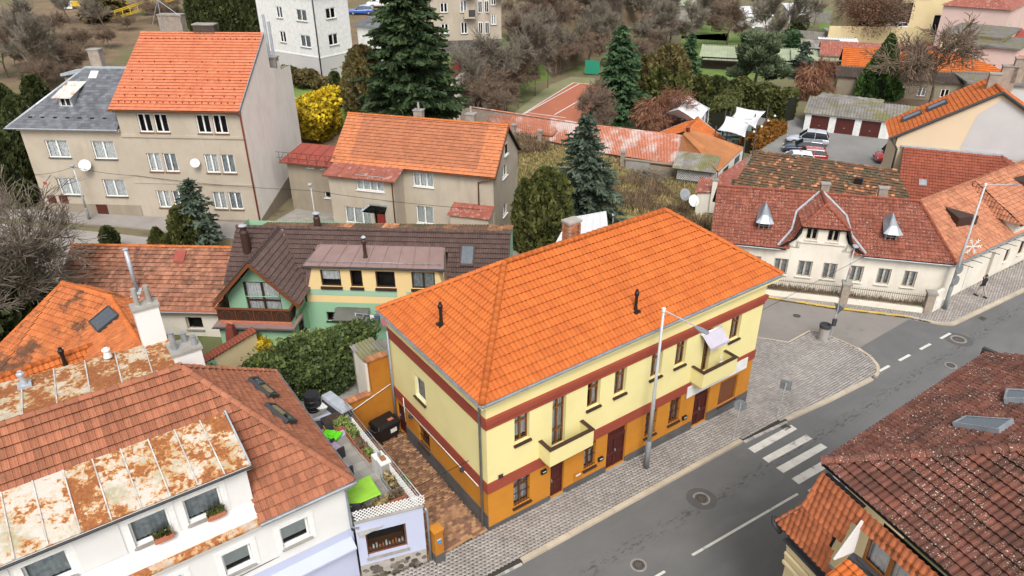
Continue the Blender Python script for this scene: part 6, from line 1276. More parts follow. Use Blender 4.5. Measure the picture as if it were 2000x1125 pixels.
# tennis court
crt = pxs((985, 250), (1118, 155), (1190, 160), (1190, 260)); patch('court_surround', pxs((960, 255), (1075, 165), (1115, 150), (1215, 155), (1215, 262)), .0, M['court_edge']); ct = patch('tennis_court', pxs((985, 245), (1120, 161), (1200, 168), (1200, 262)), .006, M['clay'])
def cline(a, b, w=.09):
 P, Q = atg(*a), atg(*b); d = (Q - P).normalized(); n = Vector((-d.y, d.x, 0)) * w; patch('court_line', [P - n, Q - n, Q + n, P + n], .012, M['white'])
for a, b in (((985, 245), (1120, 161.5)), ((1025, 222), (1131, 163.5)), ((1120, 161.5), (1180, 167)), ((1030, 220), (1105, 230)), ((1083, 224), (1160, 180))): cline(a, b)
# long low building with salmon sheet roof
FJ = Fr(atg(1090, 290), -28); J = fthing('long_sheet_roof_shed', 'long low shed with salmon corrugated roof streaked grey beside the tennis court', 'shed', FJ)
def PJ(u, v, z): return tuple(FJ.l(at(u, v, z)))
zt_, zb_ = 1.8, -.35
corrug(J, 'roof_sheet', PJ(880, 232, zb_), PJ(1185, 300, zb_), PJ(1165, 246, zt_), PJ(897, 206, zt_), .33, .05, 'metal_salmon', rows=3); corrug(J, 'roof_sheet', PJ(1185, 300, zb_), PJ(1330, 323, zb_ + .3), PJ(1334, 266, zt_ + .4), PJ(1165, 246, zt_), .33, .05, 'metal_salmon', rows=2)
q = [PJ(880, 232, zb_), PJ(1185, 300, zb_), PJ(1330, 323, zb_)]; bk = [PJ(897, 206, zt_), PJ(1165, 246, zt_), PJ(1334, 266, zt_)]; m = MB()
for a, b in zip(q, q[1:]): m.poly([(a[0], a[1] + .3, -2), (b[0], b[1] + .3, -2), (b[0], b[1] + .3, b[2]), (a[0], a[1] + .3, a[2])])
for a, b in zip(bk, bk[1:]): m.poly([(b[0], b[1] - .1, -2), (a[0], a[1] - .1, -2), (a[0], a[1] - .1, a[2] - .1), (b[0], b[1] - .1, b[2] - .1)])
m.build('wall', M['brick_pale'], J); ridge(J, bk[0], bk[1], 'metal_salmon', .14, 2.2, 'ridge_sheet'); ridge(J, bk[1], bk[2], 'metal_salmon', .14, 2.2, 'ridge_sheet')
tubep('duct', M['metal_salmon'], J, [PJ(1060, 262, 1.6), PJ(1078, 264, 1.6), PJ(1086, 254, 2.2)], .25, 8)
FX = Fr(atg(1403, 345), 40); X = fthing('ochre_hall', 'hall with ochre corrugated hip roof and white wall near the beer garden', 'hall', FX)
def PX_(u, v, z): return tuple(FX.l(at(u, v, z)))
corrug(X, 'roof_sheet', PX_(1403, 336, .9), PX_(1454, 288, .9), PX_(1348, 251, 2.5), PX_(1334, 262, 2.5), .3, .045, 'metal_ochre', rows=2); corrug(X, 'roof_sheet', PX_(1325, 322, .1), PX_(1403, 336, .9), PX_(1334, 262, 2.5), PX_(1333, 263, 2.5), .3, .045, 'metal_ochre')
a, b = PX_(1403, 336, .9), PX_(1454, 288, .9); c = PX_(1325, 322, .1); m = MB(); m.poly([(a[0], a[1], -2), (b[0], b[1], -2), (b[0], b[1], b[2] - .05), (a[0], a[1], a[2] - .05)]); m.poly([(c[0], c[1] + .2, -2), (a[0], a[1] + .1, -2), (a[0], a[1] + .1, a[2] - .05), (c[0], c[1] + .2, c[2] - .05)]); d_ = PX_(1348, 251, 2.5); m.poly([(b[0], b[1], -2), (d_[0], d_[1], -2), (d_[0], d_[1], 3.3), (b[0], b[1], 1.7)]); m.build('wall', M['white_wall'], X)
fw_ = Face(a, b)
for k in (.28, .72): w = MB(); fw_.box(w, fw_.L * k - .9, fw_.L * k + .9, -.04, .02, .9, 1.6); w.build('window', M['glass_dark'], X)
MB().tube([PX_(1344, 258, 2.4), PX_(1344, 247, 3.2)], .22, 8).build('vent_pipe', M['metal_red'], X); sheets(X, PX_(1395, 352, .2), PX_(1442, 350, .2), PX_(1462, 305, .6), PX_(1410, 338, .6), 4, 'metal_red_worn', jit=.003)
# orange gabled canopy, marquee and sails of the beer garden
FK = Fr(atg(1350, 262), -30); Kk = fthing('orange_gable_pavilion', 'pavilion with bright orange tiled gable roof beside the white marquee', 'pavilion', FK); PK = lambda u, v, z: FK.l(at(u, v, z))
ka, kr, kl, kb = PK(1363, 229, 2.2), PK(1415, 271, .6), PK(1288, 259, .6), PK(1335, 258, 2.2); tk = TileRoof(Kk, 'tile_bright', .25, .36, 'wave', n=0); kr2 = kr + (kb - ka); kl2 = kl + (kb - ka) * .6; tk.plane([kr2, kr, ka, kb]); tk.plane([kl, kl2, kb, ka]); tk.finish(); MB().tube([ka, kr], .1, 4).tube([ka, kl], .1, 4).build('verge', M['zinc_light'], Kk); ridge(Kk, kb, ka, 'tile_bright', .13, .4)
for p, q in ((kr, kr2), (kl2, kl)): MB().poly([(p.x, p.y, -1.5), (q.x, q.y, -1.5), (q.x, q.y, q.z), (p.x, p.y, p.z)]).build('wall', M['wood_dark'], Kk)
M['marquee'] = surf('marquee', (.66, .66, .67), (.58, .58, .6), .5, rough=.7, bump=.1, bsc=3, bdist=.1)
FN = Fr(atg(1360, 236), -38); Tn = fthing('marquee_tent', 'white marquee tent with peaked roof beside the bare red shrub', 'tent', FN); PN = lambda u, v, z: FN.l(at(u, v, z))
ap0, ap1 = PN(1345, 187, 3.3), PN(1326, 214, 3.3); e0_, e1_, e2_, e3_ = PN(1386, 211, 1.9), PN(1366, 240, 1.9), PN(1312, 193, 1.9), PN(1296, 222, 1.9)
def drape(par, A, B, Cq, D, sag, n, mat, name):
 A, B, Cq, D = map(Vector, (A, B, Cq, D)); V = []; Fq = []
 for j in range(n + 1):
  for i in range(n + 1):
   s_, t_ = i / n, j / n; p = (A * (1 - s_) + B * s_) * (1 - t_) + (D * (1 - s_) + Cq * s_) * t_; c = (A + B + Cq + D) / 4; k = 1 - sag * .9 * (min(s_, 1 - s_, t_, 1 - t_) < .001) * 4 * max(s_ * (1 - s_), t_ * (1 - t_)) * .35
   p = c + (p - c) * k; p.z -= sag * 16 * s_ * (1 - s_) * t_ * (1 - t_) * .6; V.append(p)
 for j in range(n):
  for i in range(n): Fq.append((j * (n + 1) + i, j * (n + 1) + i + 1, (j + 1) * (n + 1) + i + 1, (j + 1) * (n + 1) + i))
 o = fast(name, [tuple(v) for v in V], Fq, M[mat], par, smooth=True); md = o.modifiers.new('s', 'SOLIDIFY'); md.thickness = .02; return o
drape(Tn, e1_, e0_, ap0, ap1, .15, 8, 'marquee', 'roof_fabric'); drape(Tn, e2_, e3_, ap1, ap0, .15, 8, 'marquee', 'roof_fabric')
MB().poly([e3_, e1_, ap1]).poly([e0_, e2_, ap0]).build('gable_fabric', M['marquee'], Tn)
for p in (e0_, e1_, e2_, e3_, (e0_ + e1_) / 2, (e2_ + e3_) / 2): MB().tube([(p.x, p.y, -1.2), (p.x, p.y, p.z)], .06, 6).build('pole', M['white'], Tn)
for P, Q, nm in ((e0_, e1_, 4),): 
 for k in range(3): a = P.lerp(Q, k / 3 + .02); b = P.lerp(Q, k / 3 + .12); MB().poly([(a.x, a.y, -1.0), (b.x, b.y, -1.0), (b.x, b.y, b.z), (a.x, a.y, a.z)]).build('side_curtain', M['marquee'], Tn)
def sail(label, pts, z):
 P = [at(u, v, zz) for (u, v), zz in zip(pts, z)]; c = sum(P, Vector()) / 4; t = thing('shade_sail', label, 'sail', (c.x, c.y, gz(c.x, c.y)), 0, 'white shade sails over the beer garden'); off = Vector((c.x, c.y, gz(c.x, c.y))); drape(t, *[p - off for p in P], .5, 10, 'marquee', 'fabric')
 for p in P: q = p - off; d = (q / q.length) * .5; MB().tube([(q.x + d.x, q.y + d.y, 0), (q.x + d.x * .7, q.y + d.y * .7, q.z + .5)], .07, 6).build('pole', M['wood_grey'], t)
sail('white shade sail nearest the ochre hall above green tables', ((1401, 254), (1455, 268), (1472, 232), (1418, 226)), (2.1, 2.6, 2.2, 2.6)); sail('white shade sail behind the other, beside the hedge', ((1429, 228), (1476, 251), (1496, 217), (1438, 208)), (2.0, 2.4, 2.7, 2.6))
M['table_green'] = plain('table_green', (.2, .38, .3), .6)
for k, (u, v) in enumerate(((1425, 268), (1482, 258), (1466, 266), (1455, 276), (1445, 284))):
 P = atg(u, v); t = thing('picnic_table', 'pale green picnic table under the sails, ' + ['beside the orange pavilion', 'farthest along the hedge', 'second along the hedge', 'third along the hedge', 'nearest the ochre hall'][k], 'table', P, -10, 'green tables in the beer garden')
 boxp('table_top', M['table_green'], t, -1.0, 1.0, -.35, .35, .7, .75); [boxp('bench', M['table_green'], t, -1.0, 1.0, y - .14, y + .14, .42, .46) for y in (-.65, .65)]
 for x in (-.8, .8): boxp('trestle', M['wood_grey'], t, x - .04, x + .04, -.6, .6, 0, .42); boxp('leg', M['wood_grey'], t, x - .035, x + .035, -.25, .25, .421, .7)
# ruined brick wall with pillars, lattice shed and the little brick shed with two dishes
RW = Fr(atg(1212, 332), -24); rw = fthing('ruined_wall', 'old rendered brick wall with worn pillar below the sheet roof', 'wall', RW)
boxp('grey_bay', M['concrete'], rw, .5, 3.2, 0, .25, -.5, 1.25); boxp('brick_bay', M['brick'], rw, 3.2, 7.5, 0, .25, -.5, 1.0); boxp('render', M['beige_dark'], rw, 3.2, 7.5, -.03, -.003, .35, 1.0); boxp('coping', M['beige_dark'], rw, .4, 7.6, -.08, .33, 1.252, 1.34)
for k, (u, v) in enumerate(((1216, 330), (1053, 287), (1003, 275))):
 P = atg(u, v); t = thing('brick_pillar', 'leaning worn brick pillar ' + ['beside the grey wall bay', 'in the meadow by the sheet roof', 'behind the beige house gable'][k], 'pillar', P, -24, 'brick pillars of the old fence'); t.rotation_euler.y = R((-2, 3, 2)[k]); boxp('shaft', M['brick_pale'], t, -.22, .22, -.22, .22, -.3, 1.9); boxp('cap', M['concrete'], t, -.3, .3, -.3, .3, 1.9, 2.1)
FS_ = Fr(atg(1318, 358), -22); ls = fthing('lattice_shed', 'dark wooden shed with lattice front and corrugated lean to roof', 'shed', FS_)
boxp('body', M['wood_dark'], ls, 0, 3.6, .1, 2.2, -.3, 1.9); corrug(ls, 'roof_sheet', (-.4, -.5, 1.75), (4.0, -.5, 1.75), (4.0, 2.4, 2.7), (-.4, 2.4, 2.7), .18, .03, 'asbestos'); lattice2(ls, Face((0.1, .02), (3.5, .02)), 3.4, .5, 1.7, .2, 0); boxp('skirting', M['wood_grey'], ls, 0, 3.6, .03, .09, -.3, .5)
FU = Fr(atg(1352, 420), -14); us = fthing('brick_shed', 'small shed with rusty sheet roof and tall whitewashed chimney', 'shed', FU); PU = lambda u, v, z: FU.l(at(u, v, z))
boxp('body', M['old_white'], us, .2, 2.9, 0, 2.2, -.5, 2.3); sheets(us, (0, -.2, 2.3), (1.6, -.2, 2.45), (1.5, 2.6, 2.9), (.3, 2.6, 2.8), 2, 'metal_red_worn', jit=.004); sheets(us, (1.6, -.2, 2.45), (3.1, -.2, 2.3), (3.3, 2.6, 2.8), (1.5, 2.6, 2.9), 2, 'metal_red_worn', jit=.004)
chimney(us, 1.65, -.1, .5, 3.6, .45, .45, 'old_white', 'concrete', pots=1)
for k, (u, v) in enumerate(((1337, 380), (1354, 392))):
 P = at(u, v, 1.6 - k * .3); d = dish(None, P, .55, 25, 25, 'steel' if k == 0 else 'white'); tag(d, ['grey satellite dish on the shed, the left one', 'white ribbed satellite dish on the shed, the right one'][k], 'satellite dish', 'satellite dishes on the brick shed'); tubep('mast', M['steel'], d, [(0, -.1, -.02), (0, -.2, -.7)], .03, 5)
# white flat roof shed behind the corner house
P = atg(1170, 470); wf = thing('flat_roof_shed', 'flat white sheet roof of a low shed behind the corner house', 'shed', (4, 41.5, -.5), 5)
c = [at(u, v, 2.0) - Vector((4, 41.5, -.5)) for u, v in ((1085, 475), (1190, 468), (1184, 412), (1112, 425))]; c = [Vector((p.x * math.cos(R(5)) + p.y * math.sin(R(5)), -p.x * math.sin(R(5)) + p.y * math.cos(R(5)), p.z)) for p in c]
sheets(wf, *c, 6, 'marquee', jit=.004); m = MB().hexa([(p.x, p.y, -1) for p in c], [(p.x, p.y, p.z - .06) for p in c]); m.build('body', M['old_white'], wf)
# garages
FGa = Fr(atg(1568, 253), -26.5); Ga = fthing('garage_row', 'row of garages with three brown doors and mossy corrugated roof', 'garages', FGa)
gx = [FGa.fx(u, v)[0] for u, v in ((1570, 253), (1580, 253), (1615, 257), (1628, 259), (1664, 263), (1677, 265), (1715, 268), (1733, 272))]; f = Face((0, 0), (gx[7] + 5.5, 0)); dz_ = 1.95
m = MB(); wall(m, f, -1.2, 2.25, [(gx[1], gx[2], -.2, dz_), (gx[3], gx[4], -.2, dz_), (gx[5], gx[6], -.2, dz_), (gx[7] - .2, gx[7] + 2.8, -.2, dz_)], .15); m.build('wall', M['white'], Ga)
for a, b, mt in ((gx[1], gx[2], 'dark_red_door'), (gx[3], gx[4], 'dark_red_door'), (gx[5], gx[6], 'dark_red_door'), (gx[7] - .2, gx[7] + 2.8, 'white_frame')):
 d = MB(); d.box(a, b, .1, .15, -.2, dz_); o = d.build('garage_door', M[mt], Ga); g = MB(); g.box((a + b) / 2 - .1, (a + b) / 2 + .1, .06, .1, .7, .76); g.build('handle', M['steel'], o)
GL_ = gx[7] + 5.5; corrug(Ga, 'roof_sheet', (-.3, -.35, 2.2), (GL_, -.35, 2.2), (GL_, 5.2, 3.1), (-.3, 5.2, 3.1), .36, .06, 'asbestos', rows=3); m = MB(); m.box(0, GL_, .3, 5, -1, 2.1); m.build('body', M['white'], Ga)
corrug(Ga, 'rear_roof', (.4, 5.3, 2.9), (8.4, 5.3, 2.7), (8.6, 8.0, 2.9), (1.0, 8.0, 3.1), .9, .03, 'asbestos', rows=2); boxp('rear_wall', M['old_white'], Ga, .6, 8.3, 5.4, 7.9, -1, 2.6)
# generic far house
def house(name, label, fr, w, d, h, rh, wallm, roofm, wins=(), roof='gable', oh=.4, cat='house', ridge_along='x', tiles=False, winframe='white_frame', zbase=-2):
 o = fthing(name, label, cat, fr); fs = {'F': Face((0, 0), (w, 0)), 'R': Face((w, 0), (w, d)), 'L': Face((0, d), (0, 0)), 'B': Face((w, d), (0, d))}; m = MB()
 for k, f in fs.items(): wall(m, f, zbase, h, [r[1:5] for r in wins if r[0] == k], .12)
 a, b, c, e = (-oh, -oh, h), (w + oh, -oh, h), (w + oh, d + oh, h), (-oh, d + oh, h)
 if roof == 'gable':
  p, q = (-oh, d / 2, h + rh), (w + oh, d / 2, h + rh); pl_ = [[a, b, q, p], [c, e, p, q]]; m.poly([(w, 0, h), (w, d, h), (w, d / 2, h + rh * .95)]); m.poly([(0, d, h), (0, 0, h), (0, d / 2, h + rh * .95)])
 elif roof == 'hip': p, q = (d * .45, d / 2, h + rh), (w - d * .45, d / 2, h + rh); pl_ = [[a, b, q, p], [c, e, p, q], [b, c, q], [e, a, p]]
 elif roof == 'mono': pl_ = [[a, b, (w + oh, d + oh, h + rh), (-oh, d + oh, h + rh)]]; m.poly([(0, d, h), (w, d, h), (w, d, h + rh), (0, d, h + rh)])
 else: pl_ = []
 m.build('wall', M[wallm], o)
 for r in wins: win(o, fs[r[0]], r[1:5], winframe, r[5] if len(r) > 5 else 2, (), 'concrete', .06, None if random.random() < .5 else 'curtain_grey', near=False, fw=.1)
 if roof == 'flat': MB().slab([(-oh, -oh, h + .25), (w + oh, -oh, h + .25), (w + oh, d + oh, h + .25), (-oh, d + oh, h + .25)], .25).build('roof', M[roofm], o)
 elif tiles:
  t = TileRoof(o, roofm, .26, .38, 'flat', lift=.06, n=0); [t.plane(p) for p in pl_]; t.finish()
 else:
  for p in pl_: corrug(o, 'roof', p[0], p[1], p[2], p[3] if len(p) > 3 else p[2], .45, .03, roofm, rows=2)
 return o
# white villa and beige flats on the terrace
FT = Fr(ath(632, 157), -35); FT.o.z -= 0
FT2 = Fr(FT.w(-10.5, 0), -35); FT2.o.z = FT.o.z
tv = house('white_villa', 'white three storey villa on the terrace behind the yellow shrub', FT2, 10.5, 5.2, 9.6, 2.6, 'white', 'slate', [('F', 7.2, 9.0, 6.55, 7.85), ('F', 7.3, 9.1, 3.6, 5.0), ('F', 3.6, 4.7, 6.6, 7.9), ('F', 3.6, 4.7, 3.8, 5.1), ('R', 1.6, 3.1, 6.75, 7.95), ('R', 1.55, 3.05, 3.75, 5.05), ('R', 1.3, 2.2, 1.15, 2.35, 1), ('R', 2.7, 3.6, 1.2, 2.4, 1)], 'hip')
boxp('string_course', M['white_frame'], tv, -.05, 10.56, -.06, -.003, 2.55, 2.68); boxp('string_course', M['white_frame'], tv, 10.503, 10.57, 0, 5.2, 2.55, 2.68); tubep('downpipe', M['charcoal'], tv, [(10.45, -.12, 9.5), (10.45, -.12, -.5)], .08, 6); boxp('plinth_band', M['grey_render'], tv, -.03, 10.53, -.04, -.003, -2, 2.5); boxp('plinth_band', M['grey_render'], tv, 10.503, 10.54, 0, 5.2, -2, 2.5)
FV = Fr(FT.w(.3, 6), -35); FV.o.z = FT.o.z; house('white_annex', 'small white annex with slate roof beside the villa', FV, 4, 5, 5.6, 1.6, 'white', 'slate', [('F', 2.2, 3.6, 1.5, 3.2, 3)], 'hip')
FSx = Fr(ath(905, 108), 10); FS2 = Fr(FSx.w(-4.2, 0), 10); FS2.o.z = FSx.o.z
sa = house('beige_flats', 'beige apartment house with round bay, balconies and dark stone base', FS2, 9.6, 9, 9.8, 2.5, 'beige_render', 'tile_redbrown', [('F', 1.3, 2.3, 2.95, 4.25), ('F', 1.3, 2.3, 5.65, 6.9), ('F', 4.0, 4.9, 2.85, 4.35), ('F', 4.0, 4.9, 5.6, 7.1), ('F', 8.2, 8.9, 3.9, 5.2), ('F', 8.2, 8.9, 6.4, 7.7), ('R', 1.0, 2.0, 3.0, 4.4), ('R', 1.0, 2.0, 5.8, 7.2)], 'hip')
M['rubble'] = surf('rubble', (.17, .155, .14), (.08, .075, .07), 3.5, amt=(.42, .5), rough=.95, bump=.6, bsc=4, bdist=.1); boxp('stone_base', M['rubble'], sa, -.08, 9.68, -.1, -.003, -1.5, 2.0); boxp('stone_base', M['rubble'], sa, 9.603, 9.7, 0, 9, -1.5, 2.0)
m = MB(); n = 10; bay = [(6.0 + .0 + 2.0 * k / n, -1.1 * math.sin(math.pi * (.15 + .7 * k / n)) + .35) for k in range(n + 1)]
for z0, z1 in ((2.1, 9.8),): m.hexa([(x, y, z0) for x, y in bay] + [(8.0, .2, z0), (6.0, .2, z0)], [(x, y, z1) for x, y in bay] + [(8.0, .2, z1), (6.0, .2, z1)])
by_ = m.build('bay', M['beige_render'], sa)
for z in (2.9, 5.6):
 for x in (6.35, 7.25): yy = -.72; w = MB(); w.box(x - .05, x + .55, yy - .05, yy + .1, z, z + 1.5); ww = w.build('window', M['white_frame'], sa); p = MB(); p.box(x + .02, x + .22, yy - .055, yy - .05, z + .08, z + 1.42); p.box(x + .28, x + .48, yy - .055, yy - .05, z + .08, z + 1.42); p.build('pane', M['glass_dark'], ww)
for z in (4.9, 7.6): b = boxp('balcony', M['beige_render'], sa, 4.4, 5.9, -1.0, -.003, z, z + .2); boxp('balcony_wall', M['beige_render'], b, 4.4, 5.0, -1.0, -.9, z + .2, z + 1.1); boxp('railing', M['charcoal'], b, 5.0, 5.9, -.98, -.95, z + .25, z + 1.1)
boxp('balcony', M['beige_render'], sa, 8.6, 10.4, -1.2, .3, 7.4, 8.1)
# retaining wall with red fence
wp = [Vector((-7.4, 88.5, 0)), Vector((-6.2, 95, 0)), Vector((-2.6, 103.5, 0))]
rt = thing('retaining_wall', 'pale concrete retaining wall below the garden of the beige flats', 'wall', wp[0])
for a, b in zip(wp, wp[1:]): f = Face(a - wp[0], b - wp[0]); m = MB(); f.box(m, 0, f.L, -.3, 0, -1, 5.2); m.build('panel', M['gable_white'], rt); m = MB(); f.box(m, 0, f.L, -.4, .1, 5.203, 5.4); m.build('coping', M['concrete'], rt)
rfn = thing('red_fence', 'dark red board fence on top of the retaining wall', 'fence', wp[0] + Vector((-.1, .5, 5.4)))
for a, b in zip(wp, wp[1:]):
 f = Face(a - wp[0], b - wp[0])
 for k in range(int(f.L / .5)): m = MB(); f.box(m, k * .5 + .03, k * .5 + .46, .1, .14, 0, 1.3); m.build('board', M['metal_red'], rfn)
P0_, P1_ = ath(676, 215), ath(735, 195); rf2 = thing('red_fence', 'dark red board fence below the villa lawn', 'fence', P0_); f = Face((0, 0), (P1_ - P0_).xy)
for k in range(int(f.L / .5)): m = MB(); f.box(m, k * .5 + .03, k * .5 + .46, 0, .04, -1.5, 1.2); m.build('board', M['metal_red'], rf2)
# green sheds, orange roofed row and other roofs beyond
FQ = Fr(atg(1640, 165), -19.5); FQ.o.z = -1; 
qa = house('orange_roof_row', 'long pinkish house with orange tiled roof behind the cone shaped thuja', FQ, 26, 5.5, 2.8, 2.5, 'pink_wall', 'tile_orange', [('F', 14, 15.2, .6, 1.7), ('F', 18, 19, .6, 1.7)], tiles=True); boxp('skylight', M['zinc_light'], qa, 7.0, 8.2, 1.2, 2.2, 3.5, 4.1); MB().tube([(7.7, 2.0, 3.8), (7.7, 2.0, 5.4)], .2, 8).build('flue', M['zinc_light'], qa)
FQ2 = Fr(FQ.w(-3, 7.5), -19.5); house('red_metal_roof_row', 'long low building with dull red metal roof behind the orange row', FQ2, 36, 7, 3.0, 1.8, 'old_white', 'metal_red_worn')
FQ3 = Fr(FQ.w(-1, -6.5), -19.5); house('long_barn', 'long decayed barn with brown roof and dark openings behind the garages', FQ3, 22, 4, 2.6, .7, 'beige_dark', 'wood_dark', [('F', a, a + 1.1, .5, 1.7) for a in (5, 8, 11, 14, 17)], 'mono')
FH = Fr(atg(1368, 133), -17); hs = house('green_roof_shed', 'long shed with faded green sheet roof and dark open front', FH, 16, 5, 2.0, 1.1, 'wood_dark', 'green_sheet', roof='mono'); 
for k in range(14): boxp('roof_panel', M['green_sheet'], hs, .2 + k * 1.05, 1.2 + k * 1.05, -1.6, -.45, 1.75, 1.82)
FH2 = Fr(atg(1545, 145), -17); house('green_roof_shed', 'shed with faded green roof left of the orange roofed row', FH2, 10, 5, 2.4, .8, 'wood_dark', 'green_sheet', roof='mono')
FH3 = Fr(atg(1565, 118), -17); house('mossy_sheet_shed', 'shed with mossy roof next to a white sheet roof', FH3, 6, 5, 2.2, .8, 'wood_dark', 'asbestos', roof='mono'); FH4 = Fr(atg(1600, 115), -17); house('white_sheet_shed', 'shed with white sheet roof beside the orange roofed row', FH4, 6, 5, 2.3, .7, 'wood_dark', 'marquee', roof='mono')
FY = Fr(at(1795, 85, -1), -8); house('yellow_villa', 'large pale yellow villa with tall windows at the top right', FY, 26, 14, 14, 3, 'cream_yellow', 'tile_redbrown', [('F', 1.5, 3, 1.5, 5.5, 1), ('F', 1.2, 3.0, 9.5, 13.2, 1), ('F', 15.5, 21.0, 7.5, 12, 3)], 'hip'); FY2 = Fr(FY.w(-16, -3), -8); fy2 = house('yellow_annex', 'pale yellow annex with dark red roof and carport opening painted dark left of the villa', FY2, 15, 10, 9, 1.5, 'cream_yellow', 'metal_red', [], 'mono'); boxp('carport', M['room_shade'], fy2, 3.5, 12, -.05, -.004, 4.2, 8.0); boxp('parapet', M['cream_yellow'], fy2, -4, 14.5, -5, -4.6, -2, 4.2); boxp('deck', M['concrete'], fy2, -4, 14.5, -4.6, -.06, 3.0, 3.2)  # the carport is a flat dark panel, its inside shade painted on
FP = Fr(at(1938, 135, -1), 48); house('pink_house', 'pink house with wine red roof stepping down towards the street', FP, 22, 10, 9.5, 2.5, 'pink_wall', 'metal_red_worn', [('L', 1.5, 2.9, 4.0, 6.0), ('L', 5, 6.5, 4.0, 6.0), ('F', 3, 4.5, 5, 7)], 'hip'); FP2 = Fr(at(1928, 172, -1), 48); house('cream_house', 'cream house with flat grey roof in front of the pink house', FP2, 12, 8, 7.2, .5, 'cream_yellow', 'asbestos', [('F', 2, 3.2, 2.5, 4.5)], 'flat'); FP3 = Fr(at(1958, 186, -1), 48); house('pale_house', 'pale pink house with flat grey roof nearest the orange roof at the right edge', FP3, 10, 8, 6.5, .5, 'pink_wall', 'asbestos', [('L', 2, 3, 2.5, 4.2), ('L', 5, 6, 2.5, 4.2)], 'flat')
FP4 = Fr(at(1885, 160, -1), -12); pt_ = house('terrace_roof', 'low building with dark red canopy and leaf covered terrace below the yellow villa', FP4, 9, 8, 3, .3, 'pink_wall', 'soil', [('F', 5, 7, 1, 2.2)], 'flat'); corrug(pt_, 'canopy', (0, 3, 6.0), (9, 3, 6.0), (9, 8, 7.2), (0, 8, 7.2), .5, .04, 'metal_red'); [boxp('post', M['dark_brown'], pt_, x - .12, x + .12, 3.1, 3.3, 3.3, 6) for x in (.3, 4.5, 8.7)]
FZ = Fr(atg(1880, 205), -14); house('grey_flat_garage', 'low grey flat roofed garage beyond the orange roof', FZ, 8, 7, 3, .3, 'grey_render', 'asbestos', [], 'flat')
for k, (u, v, a, w, d, h, wm, rm, lb) in enumerate(((1300, 42, 10, 9, 7, 3.5, 'concrete', 'green_sheet', 'garden house with pale green roof and brick chimney among bare trees'), (1235, 55, 10, 5, 5, 2.5, 'wood_dark', 'metal_red_worn', 'small brown roofed hut in the bare thicket'), (1075, 50, -5, 8, 6, 3, 'beige_dark', 'tile_redbrown', 'low brown building half hidden by bare trees behind the court'), (1160, 28, -15, 6, 8, 7, 'brick', 'tile_redbrown', 'narrow brick red house at the top edge'), (1455, 55, 5, 6, 5, 2.5, 'white', 'marquee', 'garden hut with white sheet roof among bare trees'), (1540, 45, 5, 5, 4, 2.4, 'white', 'marquee', 'white garden frame with panes on the allotment'))):
 f_ = Fr(atg(u, v), a); hh = house('garden_house' if k != 3 else 'brick_house', lb, f_, w, d, h, 1.5, wm, rm, [('F', 1, 2, .8, 1.8)], 'mono' if k in (0, 4, 5) else 'gable')
 if k == 0: chimney(hh, 1.5, 3, 3, 7, 1.1, 1.1, 'brick', 'concrete')
gw = [atg(1460, 60), atg(1600, 72)]
for k, (a, b) in enumerate(((atg(1470, 78), atg(1625, 92)), (atg(1540, 38), atg(1640, 48)))): t = thing('garden_wall', ['pale allotment wall in front of the lawn strip', 'pale allotment wall farther back by the bright lawn'][k], 'wall', a); f = Face((0, 0), (b - a).xy); m = MB(); f.box(m, 0, f.L, 0, .3, -1, 2.6); m.build('wall_panel', M['concrete'], t)
patch('allotment_lawn', pxs((1600, 60), (1640, 62), (1700, 20), (1600, 18)), .0, M['lawn']); patch('allotment_lawn', pxs((1330, 75), (1420, 80), (1430, 40), (1340, 40)), .0, M['lawn'])
# court fence, green screens
for k, (u, v) in enumerate(((962, 248), (985, 228), (1012, 210), (1045, 188), (1070, 172))): t = thing('fence_post', 'tall green court fence post left of the court, ' + ('nearest the sheet roof', 'second from the sheet roof', 'middle one', 'second from the far end', 'farthest one')[k], 'post', atg(u, v), 0, 'court fence posts'); MB().tube([(0, 0, 0), (0, 0, 3.2)], .05, 5).build('shaft', M['charcoal'], t)
M['green_screen'] = plain('green_screen', (.02, .25, .15), .7)
for k, (a, b) in enumerate((((1142, 146), (1170, 148)), ((1238, 130), (1258, 132)))): P, Q = atg(*a), atg(*b); t = thing('court_screen', ['bright green windbreak screen behind the tennis court', 'bright green screen half hidden by the tall spruce'][k], 'screen', P); f = Face((0, 0), (Q - P).xy); m = MB(); f.box(m, 0, f.L, 0, .05, .2, 2.4); m.build('sheet', M['green_screen'], t)
# ================================================================ VEGETATION
def zab(P, v):
 lo, hi = -10, 60
 for _ in range(50):
  m_ = (lo + hi) / 2; z = m_ - CAMZ; dep = P[1] * cp - z * sp; Y = -F * (P[1] * sp + z * cp) / dep; X = F * P[0] / dep
  if 562.5 + sr * X + cr * Y > v: lo = m_
  else: hi = m_
 return m_
def pxm(P): return F / (P[1] * cp - (P[2] - CAMZ) * sp)       # pixels per metre at P
def quads(Cn, A, B):
 """centres, half-axis vectors -> verts and faces"""
 V = np.stack([Cn - A - B, Cn + A - B, Cn + A + B, Cn - A + B], 1).reshape(-1, 3); return V, np.arange(len(V)).reshape(-1, 4)
def unit(v): return v / np.maximum(1e-9, np.linalg.norm(v, axis=-1, keepdims=True))
def leafq(P, size, D=None, flat=.55, elong=1.7, jit=.6):
 n = len(P); D = rng.normal(size=(n, 3)) if D is None else unit(D) + rng.normal(size=(n, 3)) * jit * .5; a = unit(D); b = unit(np.cross(a, rng.normal(size=(n, 3)))); s_ = size * rng.uniform(.6, 1.35, (n, 1))
 return quads(P, a * s_ * elong * .5, b * s_ * flat)
def trunk(par, h, r, mat='bark', bend=.0): 
 return MB().tube([(0, 0, -.3), (bend * .3, 0, h * .35), (bend, bend * .5, h * .7), (bend, bend, h)], [r * 1.25, r, r * .6, r * .15], 8).build('trunk', M[mat], par, smooth=True)
